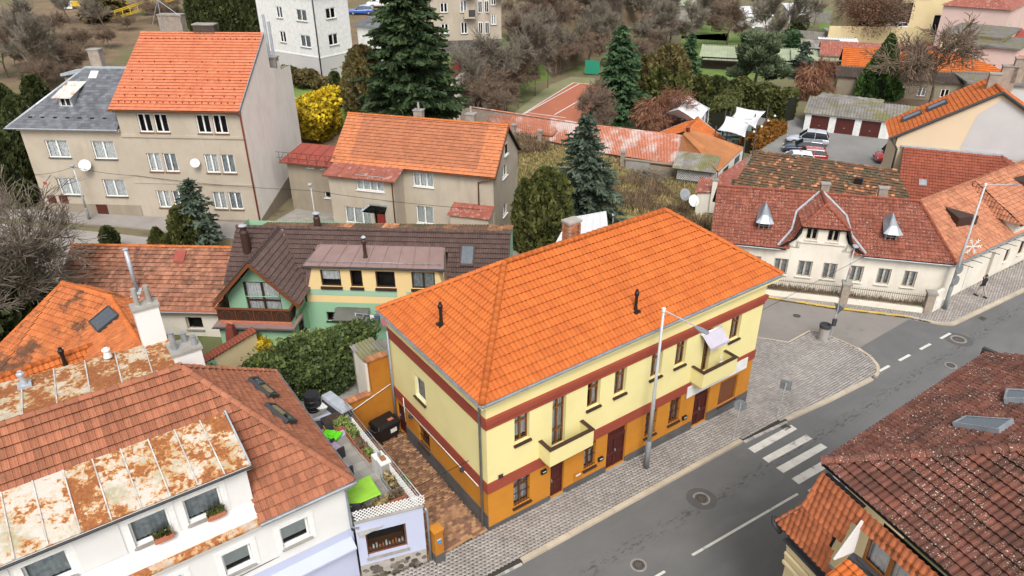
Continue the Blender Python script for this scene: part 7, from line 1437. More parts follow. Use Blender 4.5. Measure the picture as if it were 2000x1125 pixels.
def spruce(label, P, h, r, mat, name='spruce_tree', dens=1.0, power=.85, group=None, tip=.15, lowest=.04, sz=1.0):
 t = thing(name, label, 'tree', P, random.uniform(0, 360), group); trunk(t, h * .97, .028 * h * .6 + .05); Pt, Dr, Tn = [], [], []
 n = int(h / .36 * dens ** .5); 
 for k in range(n):
  f = lowest + (1 - lowest) * (k + rng.random() * .5) / n; Rr = r * (1 - f) ** power * rng.uniform(.82, 1.12) + .12; nb = max(4, int((6 + 7 * Rr / r) * dens))
  for q in range(nb):
   a = rng.uniform(0, 6.283); L_ = Rr * rng.uniform(.5, 1.22); m_ = max(3, int(L_ / .26)); s_ = np.linspace(.12, 1, m_)[:, None]; d = np.array([math.cos(a), math.sin(a), 0])
   z = f * h + (-.32 * s_ + .2 * s_ ** 2) * L_ * (1.2 - f); p = d * s_ * L_; p[:, 2] = z[:, 0]
   side = np.array([-d[1], d[0], 0])
   for sg in (-1, 1, 0): 
    w = .22 * L_ * (1.15 - s_) * sg; Pt.append(p + side * w + rng.normal(0, .05, p.shape)); Dr.append(np.repeat((d + side * sg * .8 + [0, 0, -.28])[None], m_, 0)); Tn.append((s_[:, 0] * .55 + .1) * rng.uniform(.6, 1.3))  # tint darker near the trunk: shade of the crown put into the colour
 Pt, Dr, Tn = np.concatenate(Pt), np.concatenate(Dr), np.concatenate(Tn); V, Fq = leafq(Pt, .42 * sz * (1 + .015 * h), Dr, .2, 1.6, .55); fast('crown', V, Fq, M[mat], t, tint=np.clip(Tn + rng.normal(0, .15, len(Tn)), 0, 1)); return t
def lumpy(n, rx, ry, rz, lump=.25, k=9, lo=.72):
 D = unit(rng.normal(size=(n, 3))); c = unit(rng.normal(size=(k, 3))); amp = rng.uniform(-lump, lump, k); g = 1 + (np.exp((3.5 + k * .5) * (D @ c.T - 1)) * amp).sum(1); s_ = rng.uniform(lo, 1.04, n) * g; return D * s_[:, None] * [rx, ry, rz], D, s_
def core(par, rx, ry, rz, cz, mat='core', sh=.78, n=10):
 m = MB(); m.lathe([(max(.01, math.sin(math.pi * i / 8)) * 1.0 * sh, -math.cos(math.pi * i / 8) * sh) for i in range(9)], n); m.v = [(x * rx, y * ry, z * rz + cz) for x, y, z in m.v]; return m.build('shade_core', M[mat], par)  # added solid core, blocks light and darkens the inside of the plant
def shrub(label, P, rx, ry, rz, mat, n=2500, size=.2, name='shrub', cat='shrub', group=None, mat2=None, frac2=.1, deg=0, lump=.3, zc=None, flat=.5, k=14):
 t = thing(name, label, cat, P, deg, group); zc = rz * .9 if zc is None else zc; Q, D, s_ = lumpy(n, rx, ry, rz, lump, k); Q[:, 2] += zc; kk = Q[:, 2] > .02; Q, D, s_ = Q[kk], D[kk], s_[kk]
 V, Fq = leafq(Q, size, D * .4 + rng.normal(size=D.shape) * .7, flat, 1.5); tn = np.clip(.5 * s_ + .25 * D[:, 2] + rng.normal(0, .22, len(Q)) - .1, 0, 1); fast('foliage', V, Fq, M[mat], t, tint=tn)  # tint lighter on top and outside, painting in how light falls
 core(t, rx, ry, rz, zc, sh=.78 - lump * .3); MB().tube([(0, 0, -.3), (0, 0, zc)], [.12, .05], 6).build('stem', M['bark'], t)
 if mat2: Q, D, s_ = lumpy(int(n * frac2), rx * 1.03, ry * 1.03, rz * 1.03, lump, lo=.97); Q[:, 2] += zc; V, Fq = leafq(Q, size * .9, D, .45, 1.4); fast('young_leaves', V, Fq, M[mat2], t, tint=rng.random(len(Q)))
 return t
def thuja(label, P, h, r, mat, name='thuja_tree', n=2600, shape='col', size=.24, group=None, cat='tree'):
 t = thing(name, label, cat, P, random.uniform(0, 360), group); f = rng.random(n) ** .85; a = rng.uniform(0, 6.283, n)
 prof = {'col': lambda f: np.minimum(1, 1.6 * (1 - f) ** .6) * np.minimum(1, .72 + f * 2), 'cone': lambda f: (1 - f) ** .8 * np.minimum(1, .8 + f * 3), 'egg': lambda f: np.sqrt(np.clip(1 - ((f - .38) / .63) ** 2, 0, 1))}[shape]
 lob = 1 + .16 * np.sin(a * 3 + f * 5 + rng.uniform(0, 6)) + .15 * np.sin(a * 7 + f * 11); Rr = prof(f) * r * lob * rng.uniform(.8, 1.06, n) + .05; Q = np.stack([Rr * np.cos(a), Rr * np.sin(a), f * h], 1); D = np.stack([np.cos(a) * .45, np.sin(a) * .45, np.ones(n)], 1)
 V, Fq = leafq(Q, size, D, .38, 1.7, .8); tn = np.clip(.5 + .35 * (lob - 1) / .2 + rng.normal(0, .25, n), 0, 1); fast('crown', V, Fq, M[mat], t, tint=tn)  # bulges lighter, hollows darker: shading put into the tint
 m = MB().lathe([(max(.02, float(prof(np.array([i / 8]))[0]) * r * .84), h * i / 8 * .97) for i in range(9)], 10); m.build('shade_core', M['core'], t); MB().tube([(0, 0, -.3), (0, 0, h * .5)], [.1 + r * .06, .05], 6).build('trunk', M['bark'], t); return t  # dark solid added under the leaf surface to block light
def grow(seed, h=9, spread=.55, depth=5, r0=.16, up=.25, rmin=.014, kids=(2, 4), trunk_f=.28, droop=0):
 g = np.random.default_rng(seed); segs = []
 def br(p, d, L_, r, lv):
  n = 3 if lv else 4
  for k in range(n):
   q = p + d * L_ / n; r2 = max(rmin, r * (1 - .16 * (k + 1) / 1)); segs.append((p, q, r, r2)); p = q; r = r2; d = unit(d + g.normal(0, .16, 3) + [0, 0, up * .12 - droop * .1 * lv])
   if lv < depth and (lv or k >= 1):
    for _ in range(g.integers(*kids)):
     nd = unit(d + unit(g.normal(size=3)) * spread * (1.2 if lv == 0 else 1.0) + [0, 0, up * .25 - droop * .22 * lv]); br(p, nd, L_ * g.uniform(.5, .72), max(rmin, r * g.uniform(.42, .62)), lv + 1)
 br(np.array([0, 0, -.2]), np.array([0, 0, 1.]), h * .5, r0, 0); return segs
def segmesh(name, segs, mat, ns=3):
 P, Q, r, r2 = [np.array([s_[i] for s_ in segs]) for i in range(4)]; d = unit(Q - P); a = unit(np.cross(d, np.where(np.abs(d[:, 2:3]) > .9, [[1., 0, 0]], [[0, 0, 1.]]))); b = np.cross(d, a); V = []
 for c, rr in ((P, r), (Q, r2)):
  for k in range(ns): q = 6.2832 * k / ns; V.append(c + (a * math.cos(q) + b * math.sin(q)) * rr[:, None])
 V = np.stack(V, 1).reshape(-1, 3); n = len(segs); base = (np.arange(n) * 2 * ns)[:, None]; Fq = np.concatenate([base + np.array([[k, (k + 1) % ns, ns + (k + 1) % ns, ns + k]]) for k in range(ns)])
 me = bpy.data.meshes.new(name); me.vertices.add(len(V)); me.vertices.foreach_set('co', V.astype(np.float32).ravel()); me.loops.add(Fq.size); me.loops.foreach_set('vertex_index', Fq.astype(np.int32).ravel()); me.polygons.add(len(Fq)); me.polygons.foreach_set('loop_start', np.arange(0, Fq.size, 4, dtype=np.int32)); me.update(calc_edges=True); me.materials.append(M[mat]); return me
BARE = {}
def bare(label, P, h, kind, name='bare_tree', group=None, w=1.0, cat='tree'):
 """kind: key of a prototype; shares its meshes"""
 if kind not in BARE:
  sd, sp_, dp, mt, up, rm, dr = {'a': (1, .62, 4, 'twig_grey', .3, .022, 0), 'b': (2, .75, 4, 'twig_brown', .2, .022, 0), 'c': (3, .5, 4, 'twig_grey', .45, .02, 0), 'd': (5, .85, 4, 'twig_brown', .1, .024, 0), 'e': (8, .8, 4, 'twig_red', .15, .022, .4), 'f': (9, .6, 4, 'bark_pale', .2, .013, 0)}[kind]
  sg = grow(sd, 8, sp_, dp, .17, up, rm, droop=dr); big = [s_ for s_ in sg if s_[2] > .05]; sm = [s_ for s_ in sg if s_[2] <= .05]; BARE[kind] = (segmesh('trunk', big, 'bark' if kind != 'f' else 'bark_pale', 5), segmesh('twigs', sm, mt))
 t = thing(name, label, cat, P, random.uniform(0, 360), group); t.scale = (h / 8 * w, h / 8 * w, h / 8); link('trunk', BARE[kind][0], t); link('crown', BARE[kind][1], t); return t
random.seed(21)
def hpx(P, v): return zab(P, v) - P.z
# --- conifers
P = ath(806, 232); spruce('huge dark spruce towering behind the beige middle house', P, hpx(P, -75), 100 / pxm(P), 'spruce', dens=1.35, power=.6, sz=1.1)
P = ath(716, 222); thuja('tall brownish thuja beside the huge dark spruce', P, hpx(P, 92), 34 / pxm(P), 'thuja_brown', n=4200, shape='egg', size=.34)
P = atg(1205, 234); spruce('tall green spruce beside the tennis court', P, hpx(P, 50), 54 / pxm(P), 'spruce_mid', dens=1.3, power=.7, sz=1.1)
P = atg(1136, 428); spruce('blue grey spruce in the meadow beside the thuja clump', P, hpx(P, 222), 76 / pxm(P), 'spruce_blue', dens=1.15, power=.72, sz=.85)
P = atg(1066, 486); thuja('broad olive thuja behind the corner house, the largest of its clump', P, hpx(P, 333), 44 / pxm(P), 'thuja', n=6500, shape='egg', size=.26, group='thuja clump behind the corner house')
P = atg(1024, 488); thuja('slim olive thuja at the left of the clump behind the corner house', P, hpx(P, 352), 21 / pxm(P), 'thuja', n=3500, group='thuja clump behind the corner house')
P = atg(1050, 497); thuja('short olive thuja at the front of the clump behind the corner house', P, hpx(P, 392), 26 / pxm(P), 'thuja', n=3000, group='thuja clump behind the corner house')
P = atg(398, 492); spruce('blue grey conifer in front of the tall grey house', P, hpx(P, 350), 40 / pxm(P), 'spruce_blue', dens=1.2, power=.55, sz=.75)
P = atg(372, 497); thuja('olive thuja leaning on the blue grey conifer by the back street', P, hpx(P, 405), 24 / pxm(P), 'thuja', n=2600, shape='egg')
for u, v, top, hw, sh, lb in ((221, 494, 446, 13, 'egg', 'small upright thuja alone by the back street'), (316, 497, 447, 22, 'cone', 'cone shaped thuja by the back street, left of the pair'), (342, 498, 460, 20, 'egg', 'round thuja by the back street, right of the pair')): P = atg(u, v); thuja(lb, P, hpx(P, top), hw / pxm(P), 'thuja_dark' if hw < 15 else 'thuja', n=1800, shape=sh, size=.22, group='small thujas by the back street')
for k, u in enumerate(np.linspace(384, 497, 9)): P = ath(u, 66); thuja('dark columnar thuja in the hedge behind the tall roof', P, hpx(P, -14 + 6 * (k % 2)), 10.5 / pxm(P), 'thuja_dark', n=1500, size=.4, group='columnar thuja hedge on the hill')
for u, v, top, hw, lb in ((12, 395, 225, 30, 'leftmost dark thuja beside the slate roofed house'), (45, 400, 262, 27, 'dark thuja nearest the slate roofed house'), (72, 330, 190, 25, 'dark thuja behind the gutter of the slate roofed house'), (40, 300, 168, 24, 'tall dark thuja farther back at the left edge'), (105, 300, 150, 26, 'dark thuja farthest back near the little yellow bush')): P = atg(u, v); thuja(lb, P, hpx(P, top), hw / pxm(P), 'thuja_dark', n=2600, shape='egg', size=.32, group='dark thujas at the left edge')
for u, v, top, hw, mt, lb in ((1302, 208, 90, 36, 'thuja_brown', 'broad brownish thuja behind the bare red shrub'), (1282, 214, 132, 26, 'thuja', 'olive thuja left of the white marquee'), (1320, 214, 140, 27, 'thuja', 'olive thuja directly behind the white marquee'), (1362, 214, 150, 30, 'thuja', 'olive thuja to the right behind the marquee'), (1394, 216, 152, 28, 'thuja_dark', 'dark olive thuja at the right end of the marquee row'), (1262, 180, 110, 24, 'thuja_brown', 'brownish thuja just behind the tall green spruce')): P = atg(u, v); thuja(lb, P, hpx(P, top), hw / pxm(P), mt, n=2600, shape='egg', size=.36, group='thujas behind the beer garden')
P = atg(1342, 165); spruce('dark spruce between the marquee and the green shed', P, hpx(P, 66), 28 / pxm(P), 'spruce_mid', dens=1.1)
P = atg(1563, 152); spruce('small blue spruce in front of the green roofed shed', P, hpx(P, 80), 26 / pxm(P), 'spruce_blue', dens=.9, sz=1.2)
P = atg(1714, 190); thuja('perfect dark green cone thuja in front of the orange row', P, hpx(P, 70), 38 / pxm(P), 'cone_green', n=5500, shape='cone', size=.4)
P = atg(235, 128); spruce('dusky conifer behind the chimney of the slate roofed house', Vector((P.x, P.y, hz(P.x, P.y))), 9, 4, 'thuja_brown', sz=1.3)
# pine: layered cushions on a bare trunk
P = atg(1468, 190); t = thing('pine_tree', 'grey green pine with bare trunk in front of the green shed', 'tree', P); hh = hpx(P, 68); trunk(t, hh * .8, .22, 'bark', .5); Q, D, T_ = [], [], []
for k in range(34): f = .32 + .66 * random.random(); a = random.uniform(0, 6.28); rr = (1 - abs(f - .5)) * 56 / pxm(P) * random.uniform(.35, .95); q, d, s_ = lumpy(330, 1.15, 1.15, .75, .3); Q.append(q + [rr * math.cos(a) + .4, rr * math.sin(a), f * hh]); D.append(d + [0, 0, .7]); T_.append(.3 + .5 * d[:, 2])  # upper sides of the cushions tinted lighter, as light would fall
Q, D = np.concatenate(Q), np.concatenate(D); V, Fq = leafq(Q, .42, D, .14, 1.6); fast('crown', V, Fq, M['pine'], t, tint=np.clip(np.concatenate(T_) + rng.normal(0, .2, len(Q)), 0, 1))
# --- shrubs
P = ath(622, 272); shrub('large yellow flowering shrub beside the pale gable wall', P, 52 / pxm(P), 45 / pxm(P), 46 / pxm(P), 'forsythia', 9000, .24, 'yellow_shrub', flat=.45, lump=.75, k=24)
for k, (u, v, r, mt, lb) in enumerate(((598, 165, 26, 'thuja_brown', 'low olive brown shrub below the white villa'), (560, 158, 24, 'thuja', 'low olive shrub at the left below the white villa'), (634, 178, 22, 'thuja_brown', 'low brown shrub at the villa corner'))): P = ath(u, v); shrub(lb, P, r / pxm(P), r / pxm(P), .6 * r / pxm(P), mt, 1600, .3, group='low shrubs below the villa')
P = ath(660, 206); thuja('small dark cypress on the villa lawn', P, hpx(P, 142), 12 / pxm(P), 'thuja_dark', n=1400, shape='egg')
P = at(615, 768, .1); shrub('wide glossy evergreen shrub filling the courtyard beside the mint house', Vector((P.x - .3, P.y + 1.2, 0)), 3.3, 2.5, 1.9, 'rhodo', 30000, .125, 'evergreen_shrub', mat2='rhodo_tip', frac2=.035, zc=1.1, lump=.5, deg=20, k=26)
P = at(560, 770, .1); shrub('smaller glossy evergreen mound joined to the courtyard shrub', Vector((P.x - .6, P.y + .8, 0)), 2.3, 2.0, 1.35, 'rhodo', 13000, .125, 'evergreen_shrub', mat2='rhodo_tip', frac2=.03, zc=.8, lump=.6, k=20)
P = at(507, 690, .3); shrub('yellow flowering bush against the mint green wall', P, .95, .6, .6, 'forsythia', 1300, .16, 'yellow_shrub', zc=.75)
P = ath(100, 190); shrub('little yellow flowering bush behind the dark thujas', Vector((P.x, P.y, .5)), 1.3, 1.3, 1.6, 'forsythia', 450, .4, 'yellow_shrub', lump=.6)
P = atg(1240, 20); shrub('bright yellow bush at the top edge beside a dark round shrub', P, 3, 3, 3.4, 'forsythia', 1500, .6, 'yellow_shrub')
for u, v, r, lb in ((1177, 42, 22, 'dark round evergreen beside the yellow bush at the top'), (1565, 38, 20, 'dark evergreen shrub on the allotment by the white frame'), (1540, 100, 20, 'dark evergreen shrub left of the mossy shed'), (1000, 140, 20, 'dark ivy shrub left of the tennis court'), (1560, 62, 14, 'small dark evergreen on the allotment lawn'), (985, 30, 34, 'dark evergreen beside the beige flats'), (1130, 20, 30, 'tall dark evergreen by the brick red house')): P = atg(u, v); shrub(lb, P, r / pxm(P), r / pxm(P), r / pxm(P), 'spruce_mid' if r != 14 else 'thuja_dark', 1800, .55, 'evergreen_shrub')
for k, (u0, v0, u1, v1, h, mt, lb, n) in enumerate(((1402, 258, 1428, 214, 2.9, 'thuja', 'clipped thuja hedge between marquee and sails', 3), (1430, 208, 1540, 236, 3.6, 'thuja', 'tall clipped thuja hedge behind the sails along the parking lot', 7), (1455, 298, 1520, 258, 1.5, 'hedge_rust', 'rust coloured clipped hedge with globe lamps', 5))):
 A_, B_ = atg(u0, v0), atg(u1, v1); t = thing('hedge', lb, 'hedge', A_.lerp(B_, .5)); d = (B_ - A_); L_ = d.length; N = 3600; s_ = rng.random(N); w_ = 1.3 if k < 2 else .8; fz_ = rng.random(N); sd = rng.choice([-1, 1], N); top_ = rng.random(N) < .4; oy = np.where(top_, rng.uniform(-w_, w_, N), sd * w_ * rng.uniform(.85, 1.08, N)); oz_ = np.where(top_, h * rng.uniform(.9, 1.06, N), fz_ * h); du = np.array(d) / L_; nv = np.array([-du[1], du[0], 0])
 Q = (s_[:, None] - .5) * np.array(d) + nv * oy[:, None]; Q[:, 2] = oz_ + (s_ - .5) * d.z; Q[:, 2] += .25 * np.sin(s_ * L_ * 1.7); V, Fq = leafq(Q, .36, rng.normal(size=Q.shape) + [0, 0, .8], .45, 1.4); fast('foliage', V, Fq, M[mt], t, tint=np.clip(rng.normal(.5, .28, N), 0, 1)); f = Face((-d.x / 2, -d.y / 2), (d.x / 2, d.y / 2)); m = MB(); f.box(m, 0, f.L, -w_ * .85, w_ * .85, -.5, h * .88); m.build('shade_core', M['core'], t)  # dark block added within the hedge in place of its inner shade
P = atg(1274, 262); t = bare('bare weeping shrub with red brown twigs beside the marquee', P, 6.5, 'e', 'red_twig_shrub', w=1.25, cat='shrub'); t2 = rng; Q, D, s_ = lumpy(1700, 3.0, 3.0, 2.6, .3, lo=.4); Q[:, 2] += 3; V, Fq = leafq(Q, .22, D - [0, 0, 1.2], .25, 2.6); fast('dry_leaves', V, Fq, M['red_leaf'], t, tint=rng.random(len(Q)))
P = atg(1575, 196); t = bare('weeping red brown tree beside the small blue spruce', P, 6.5, 'e', 'red_twig_shrub', w=1.0, cat='shrub'); Q, D, s_ = lumpy(1700, 2.6, 2.6, 2.6, .3, lo=.5); Q[:, 2] += 3.2; V, Fq = leafq(Q, .24, D - [0, 0, 1.6], .22, 2.8); fast('dry_leaves', V, Fq, M['red_leaf'], t, tint=rng.random(len(Q)))
# --- leafless trees
for k, (u, v, top, kd, w, lb) in enumerate(((1815, 208, 22, 'd', 1.05, 'large bare tree in front of the yellow villa'), (1150, 250, 160, 'b', 1.2, 'bare spreading tree on the tennis court edge'), (1178, 258, 200, 'd', 1.1, 'grey twiggy bush at the foot of the tall spruce'), (1008, 185, 20, 'c', .9, 'tall pale bare tree left of the tennis court'), (1310, 75, -20, 'a', 1.1, 'pale bare tree near the garden house with green roof'), (1355, 60, -30, 'c', 1.0, 'pale bare tree above the green shed'), (1420, 85, -10, 'b', 1.2, 'broad bare tree above the green shed'), (1495, 80, -15, 'a', 1.15, 'broad grey bare tree over the allotments'), (1590, 48, -5, 'a', .9, 'small bare tree on the bright allotment lawn'), (1240, 130, 60, 'd', 1.1, 'dark bare round tree right of the tall spruce'), (1655, 40, -10, 'c', .8, 'bare tree beside the yellow annex'), (1060, 60, -30, 'b', 1.2, 'bare tree behind the lawn of the beige flats'), (1120, 80, 0, 'd', 1.2, 'bare tree behind the tennis court'), (955, 170, 95, 'd', 1.0, 'bare bush climbing the retaining wall'))): P = ath(u, v); bare(lb, P, hpx(P, top), kd, w=w, group='leafless trees')
for k, (u, v, top, lb) in enumerate(((75, 125, -10, 'dark bare trunk on the slope left of the slate roof'), (60, 160, 20, 'thin dark bare tree at the left on the slope'), (165, 95, 55, 'short dark bare tree on the leaf covered slope'), (136, 45, -25, 'thin bare tree at the top of the slope'), (208, 60, -15, 'bare tree below the yellow machine'), (15, 150, 30, 'bare tree at the left edge of the slope'))): P = ath(u, v); bare(lb, P, max(3, hpx(P, top)), 'acb'[k % 3], group='bare trees on the slope')
P = atg(1690, 95); t = bare('big tree with rusty dry leaves left of the yellow annex', P, hpx(P, -40), 'b', w=1.2); Q, D, s_ = lumpy(8000, 3.4, 3.4, 3.4, .5, lo=.2); Q[:, 2] += 4.6; V, Fq = leafq(Q, .075, None, .5, 1.3); fast('dry_leaves', V, Fq, M['red_leaf'], t, tint=rng.random(len(Q)) * .7)
# thickets: bush after bush of bare twigs
TH = [(u, v) for u, v in ((930, 215), (950, 235), (965, 205), (990, 190), (975, 165), (1010, 165), (1040, 150), (1060, 130), (1085, 140), (1110, 130), (1050, 105), (1085, 100), (1125, 105), (1150, 120), (1170, 95), (1025, 125), (1200, 75), (1215, 110), (1255, 95), (1280, 100), (1300, 85), (1095, 70), (1140, 70), (1040, 75), (915, 205), (900, 220), (1340, 95), (1265, 65), (1390, 60), (1450, 75), (1520, 85), (1350, 25), (1410, 15), (1290, 25), (1030, 20), (1060, 35), (1095, 45), (1130, 48), (1160, 52), (1190, 40), (1215, 25), (1000, 55), (1020, 95), (990, 215), (1240, 45), (1330, 10), (1470, 20), (1510, 15))]
for k, (u, v) in enumerate(TH): P = ath(u, v); bare('tangled leafless bush in the thicket behind the tennis court', P, random.uniform(3.5, 6), 'bdab'[k % 4], 'bare_bush', 'leafless bushes of the thicket', random.uniform(1.1, 1.6), 'bush')
for k, (u, v) in enumerate(TH[::2]): P = ath(u + 9, v - 4); bare('slender leafless tree rising from the thicket behind the court', P, random.uniform(7, 10), 'caf'[k % 3], 'bare_tree', 'slender trees of the thicket', random.uniform(.8, 1.1))
for k, (u, v) in enumerate(((90, 130), (110, 160), (75, 185), (120, 120), (140, 150), (60, 110), (20, 90), (30, 130), (250, 60), (280, 30), (310, 50), (180, 50), (110, 75), (330, 20), (350, 50), (215, 95), (145, 110))): P = ath(u, v); bare('brown tangled bush on the leaf covered slope', P, random.uniform(2.5, 4.5), 'bd'[k % 2], 'bare_bush', 'brown bushes on the slope', random.uniform(1.1, 1.7), 'bush')
P = at(5, 690, 0); bare('pale bare tree reaching in at the left edge', P, 10, 'f', w=1.35); P = atg(-5, 560); bare('second pale bare tree behind at the left edge', P, 7, 'f', w=1.2)
P = atg(20, 640); shrub('dark evergreen hedge under the bare tree at the left edge', Vector((P.x - 1, P.y, 0)), 3.2, 4.5, 2.2, 'thuja_dark', 3500, .3, 'hedge', 'hedge'); P = atg(30, 590); shrub('ivy covered bank behind the left hedge', Vector((P.x - 2, P.y + 1, 0)), 3.5, 3, 1.3, 'thuja', 2500, .28, 'hedge', 'hedge')
# dry grass and weeds of the meadow
def blades(name, poly, n, h, mat, w=.035, clump=1.0):
 xs_ = [p[0] for p in poly]; ys_ = [p[1] for p in poly]; Q = []
 while len(Q) < n:
  x, y = rng.uniform(min(xs_), max(xs_)), rng.uniform(min(ys_), max(ys_))
  if inpoly(x, y, poly) and (clump >= 1 or math.sin(x * 1.1 + 1) * math.sin(y * .9) + rng.normal(0, .35) > 1 - 2 * clump): Q.append((x, y, gz(x, y)))
 Q = np.array(Q); hh = h * rng.uniform(.4, 1.25, (n, 1)); a = rng.normal(0, .38, (n, 3)); a[:, 2] = 1; a = unit(a) * hh * .5; b = unit(np.cross(a, rng.normal(size=(n, 3)))) * w; V, Fq = quads(Q + a, a, b); fast(name, V, Fq, M[mat], None, tint=rng.random(n), kind='stuff')
md_ = [(p.x, p.y) for p in pxs((1010, 300), (1040, 270), (1100, 288), (1200, 310), (1330, 350), (1395, 372), (1390, 465), (1290, 425), (1190, 420), (1010, 420))]
blades('dry_grass', md_, 26000, .42, 'drygrass', .03); blades('green_grass', md_, 22000, .28, 'grassblade', .03, .62); wd_ = [(p.x, p.y) for p in pxs((1190, 360), (1260, 345), (1330, 395), (1385, 420), (1380, 465), (1280, 430), (1200, 400))]; blades('dry_weeds', wd_, 6000, .8, 'weed', .02, .5); blades('dry_weeds', [(p.x, p.y) for p in pxs((1005, 275), (1060, 265), (1070, 300), (1010, 305))], 2500, 1.1, 'weed', .03)
blades('dry_weeds', [(p.x, p.y) for p in pxs((1500, 572), (1800, 612), (1805, 600), (1500, 562))], 2600, .5, 'weed', .02); blades('verge_grass', [(p.x, p.y) for p in pxs((1495, 580), (1640, 602), (1770, 618), (1800, 614), (1640, 594), (1500, 573))], 5000, .12, 'grassblade', .015)
blades('lawn_grass', [(p.x, p.y) for p in pxs((1000, 330), (1080, 300), (1090, 340), (1010, 400))], 5000, .22, 'grassblade', .03)
# brushwood pile
P = atg(1270, 350); t = thing('brushwood_pile', 'big heap of cut branches in the meadow', 'brushwood', P); sg = []
for k in range(420): a = rng.uniform(0, 6.28); r_ = rng.uniform(0, 2.4); p = np.array([r_ * math.cos(a) * 1.4, r_ * math.sin(a) * .8, rng.uniform(.05, 1.2) * (1 - r_ / 3)]); d = rng.normal(size=3) * [1.1, .5, .22]; sg.append((p, p + d, .022, .01))
o = link('branches', segmesh('branches', sg, 'twig_grey'), t); o['kind'] = 'stuff'
for k in range(5): p = Vector((random.uniform(-2, 1), random.uniform(-.8, .4), .5)); MB().tube([p, p + Vector((random.uniform(-1, 1), random.uniform(-.6, .2), .6)), p + Vector((random.uniform(-1.6, 1.6), -.8, .2))], [.07, .05, .03], 5).build('log', M['bark_pale'], t)
# ================================================================ STREET FURNITURE
M['pole'] = surf('pole', (.46, .47, .48), (.38, .39, .4), 2, rough=.5, metal=.2); M['pole_dark'] = surf('pole_dark', (.2, .21, .22), (.15, .16, .17), 3, rough=.6); M['lamp_head'] = plain('lamp_head', (.2, .22, .25), .5)
def lamp(label, P, h, arm=None, thick=.11, base_h=2.0, head='flat', lean=(0, 0)):
 t = thing('street_lamp', label, 'street lamp', P, 0, 'street lamps'); tp = Vector((lean[0], lean[1], h)); k = base_h / h
 MB().tube([(0, 0, -.1), tp * k], thick * 1.25, 10).build('base', M['pole_dark'], t, smooth=True); MB().tube([tp * k, tp * (k + .32), tp * (k + .325), tp], [thick * .95, thick * .85, thick * .68, thick * .55], 10).build('pole', M['pole'], t, smooth=True)
 if arm:
  a = Vector(arm); MB().tube([tp + Vector((0, 0, -.05)), tp + a], .035, 6).build('arm', M['pole'], t); MB().lathe([(.09, -.12), (.09, .06), (.02, .1)], 8, tp).build('arm_joint', M['white'], t)
  d = a.normalized(); e = tp + a; s_ = Vector((-d.y, d.x, 0)).normalized(); q = [e + s_ * .08, e - s_ * .08, e + d * .25 - s_ * .16, e + d * .62 - s_ * .12, e + d * .66, e + d * .62 + s_ * .12, e + d * .25 + s_ * .16]
  MB().hexa([p - Vector((0, 0, .07)) for p in q[::-1]], [p for p in q[::-1]]).build('lamp_head', M['lamp_head'], t, bevel=.02)
 else: MB().box(tp.x - .16, tp.x + .16, tp.y - .25, tp.y + .12, h, h + .14).build('lamp_head', M['zinc_light'], t, bevel=.03); MB().box(tp.x - .12, tp.x + .12, tp.y - .22, tp.y + .08, h - .03, h - .001).build('lens', M['charcoal'], t)
 return t
P = atg(1262, 913, .12); hA = zab(P, 604) - P.z; e = at(1372, 636, P.z + hA - .25); lamp('tall grey street lamp with side arm in front of the yellow corner house', P, hA, (e.x - P.x - .35, e.y - P.y - .2, -.15), base_h=1.75)
P = atg(1844, 603, .12); hR = 9.5; e = aty = at(1925, 360, P.z + hR); tR = lamp('tall leaning street lamp with snowflake ornament at the corner of the white house', P, hR, (2.4, .9, -.35), base_h=1.9, lean=(e.x - P.x, e.y - P.y))
tp = Vector((e.x - P.x, e.y - P.y, hR)); c = tp * .52 + Vector((.62, .1, 0)); so_ = MB()
for k in range(6):
 a = k * math.pi / 3; d = Vector((math.cos(a), 0, math.sin(a))) * .55; so_.tube([c, c + d], .03, 4)
 for f_ in (.5, .8):
  for sg in (-.6, .6): b = Vector((math.cos(a + sg), 0, math.sin(a + sg))) * .2; so_.tube([c + d * f_, c + d * f_ + b], .022, 4)
so_.build('snowflake_ornament', M['white'], tR)
def disc(par, c, r, nrm, mat, name='sign_disc', th=.02, n=20):
 nrm = Vector(nrm).normalized(); a = nrm.orthogonal().normalized(); b = nrm.cross(a); q = [c + (a * math.cos(6.2832 * k / n) + b * math.sin(6.2832 * k / n)) * r for k in range(n)]; return MB().hexa(q, [p + nrm * th for p in q]).build(name, M[mat], par)
for z in (2.35, 3.25): disc(tR, tp * (z / hR) + Vector((.12, -.05, 0)), .36, (.4, -.9, .1), 'pole_dark', 'sign_back')
P = atg(1643, 590, .12); tL = lamp('slim street lamp with round sign by the iron fence', P, zab(P, 482) - P.z, None, .06, 1.0); M['sign_red'] = plain('sign_red', (.5, .05, .05), .5); dd = disc(tL, Vector((.08, -.06, 2.6)), .3, (.85, -.5, 0), 'sign_red', 'no_entry_sign'); disc(dd, Vector((.1, -.07, 2.6)), .22, (.85, -.5, 0), 'white', 'sign_face', .012)
P = atg(175, 430); lamp('slim street lamp in front of the slate roofed house', P, zab(P, 324) - P.z, None, .09, 1.2); P = atg(619, 447); lamp('slim white street lamp in the yard left of the beige house', P, zab(P, 361) - P.z, None, .07, .3); P = atg(1196, 448); lamp('small street lamp rising behind the roof of the corner house', P, zab(P, 420) - P.z, None, .05, .5)
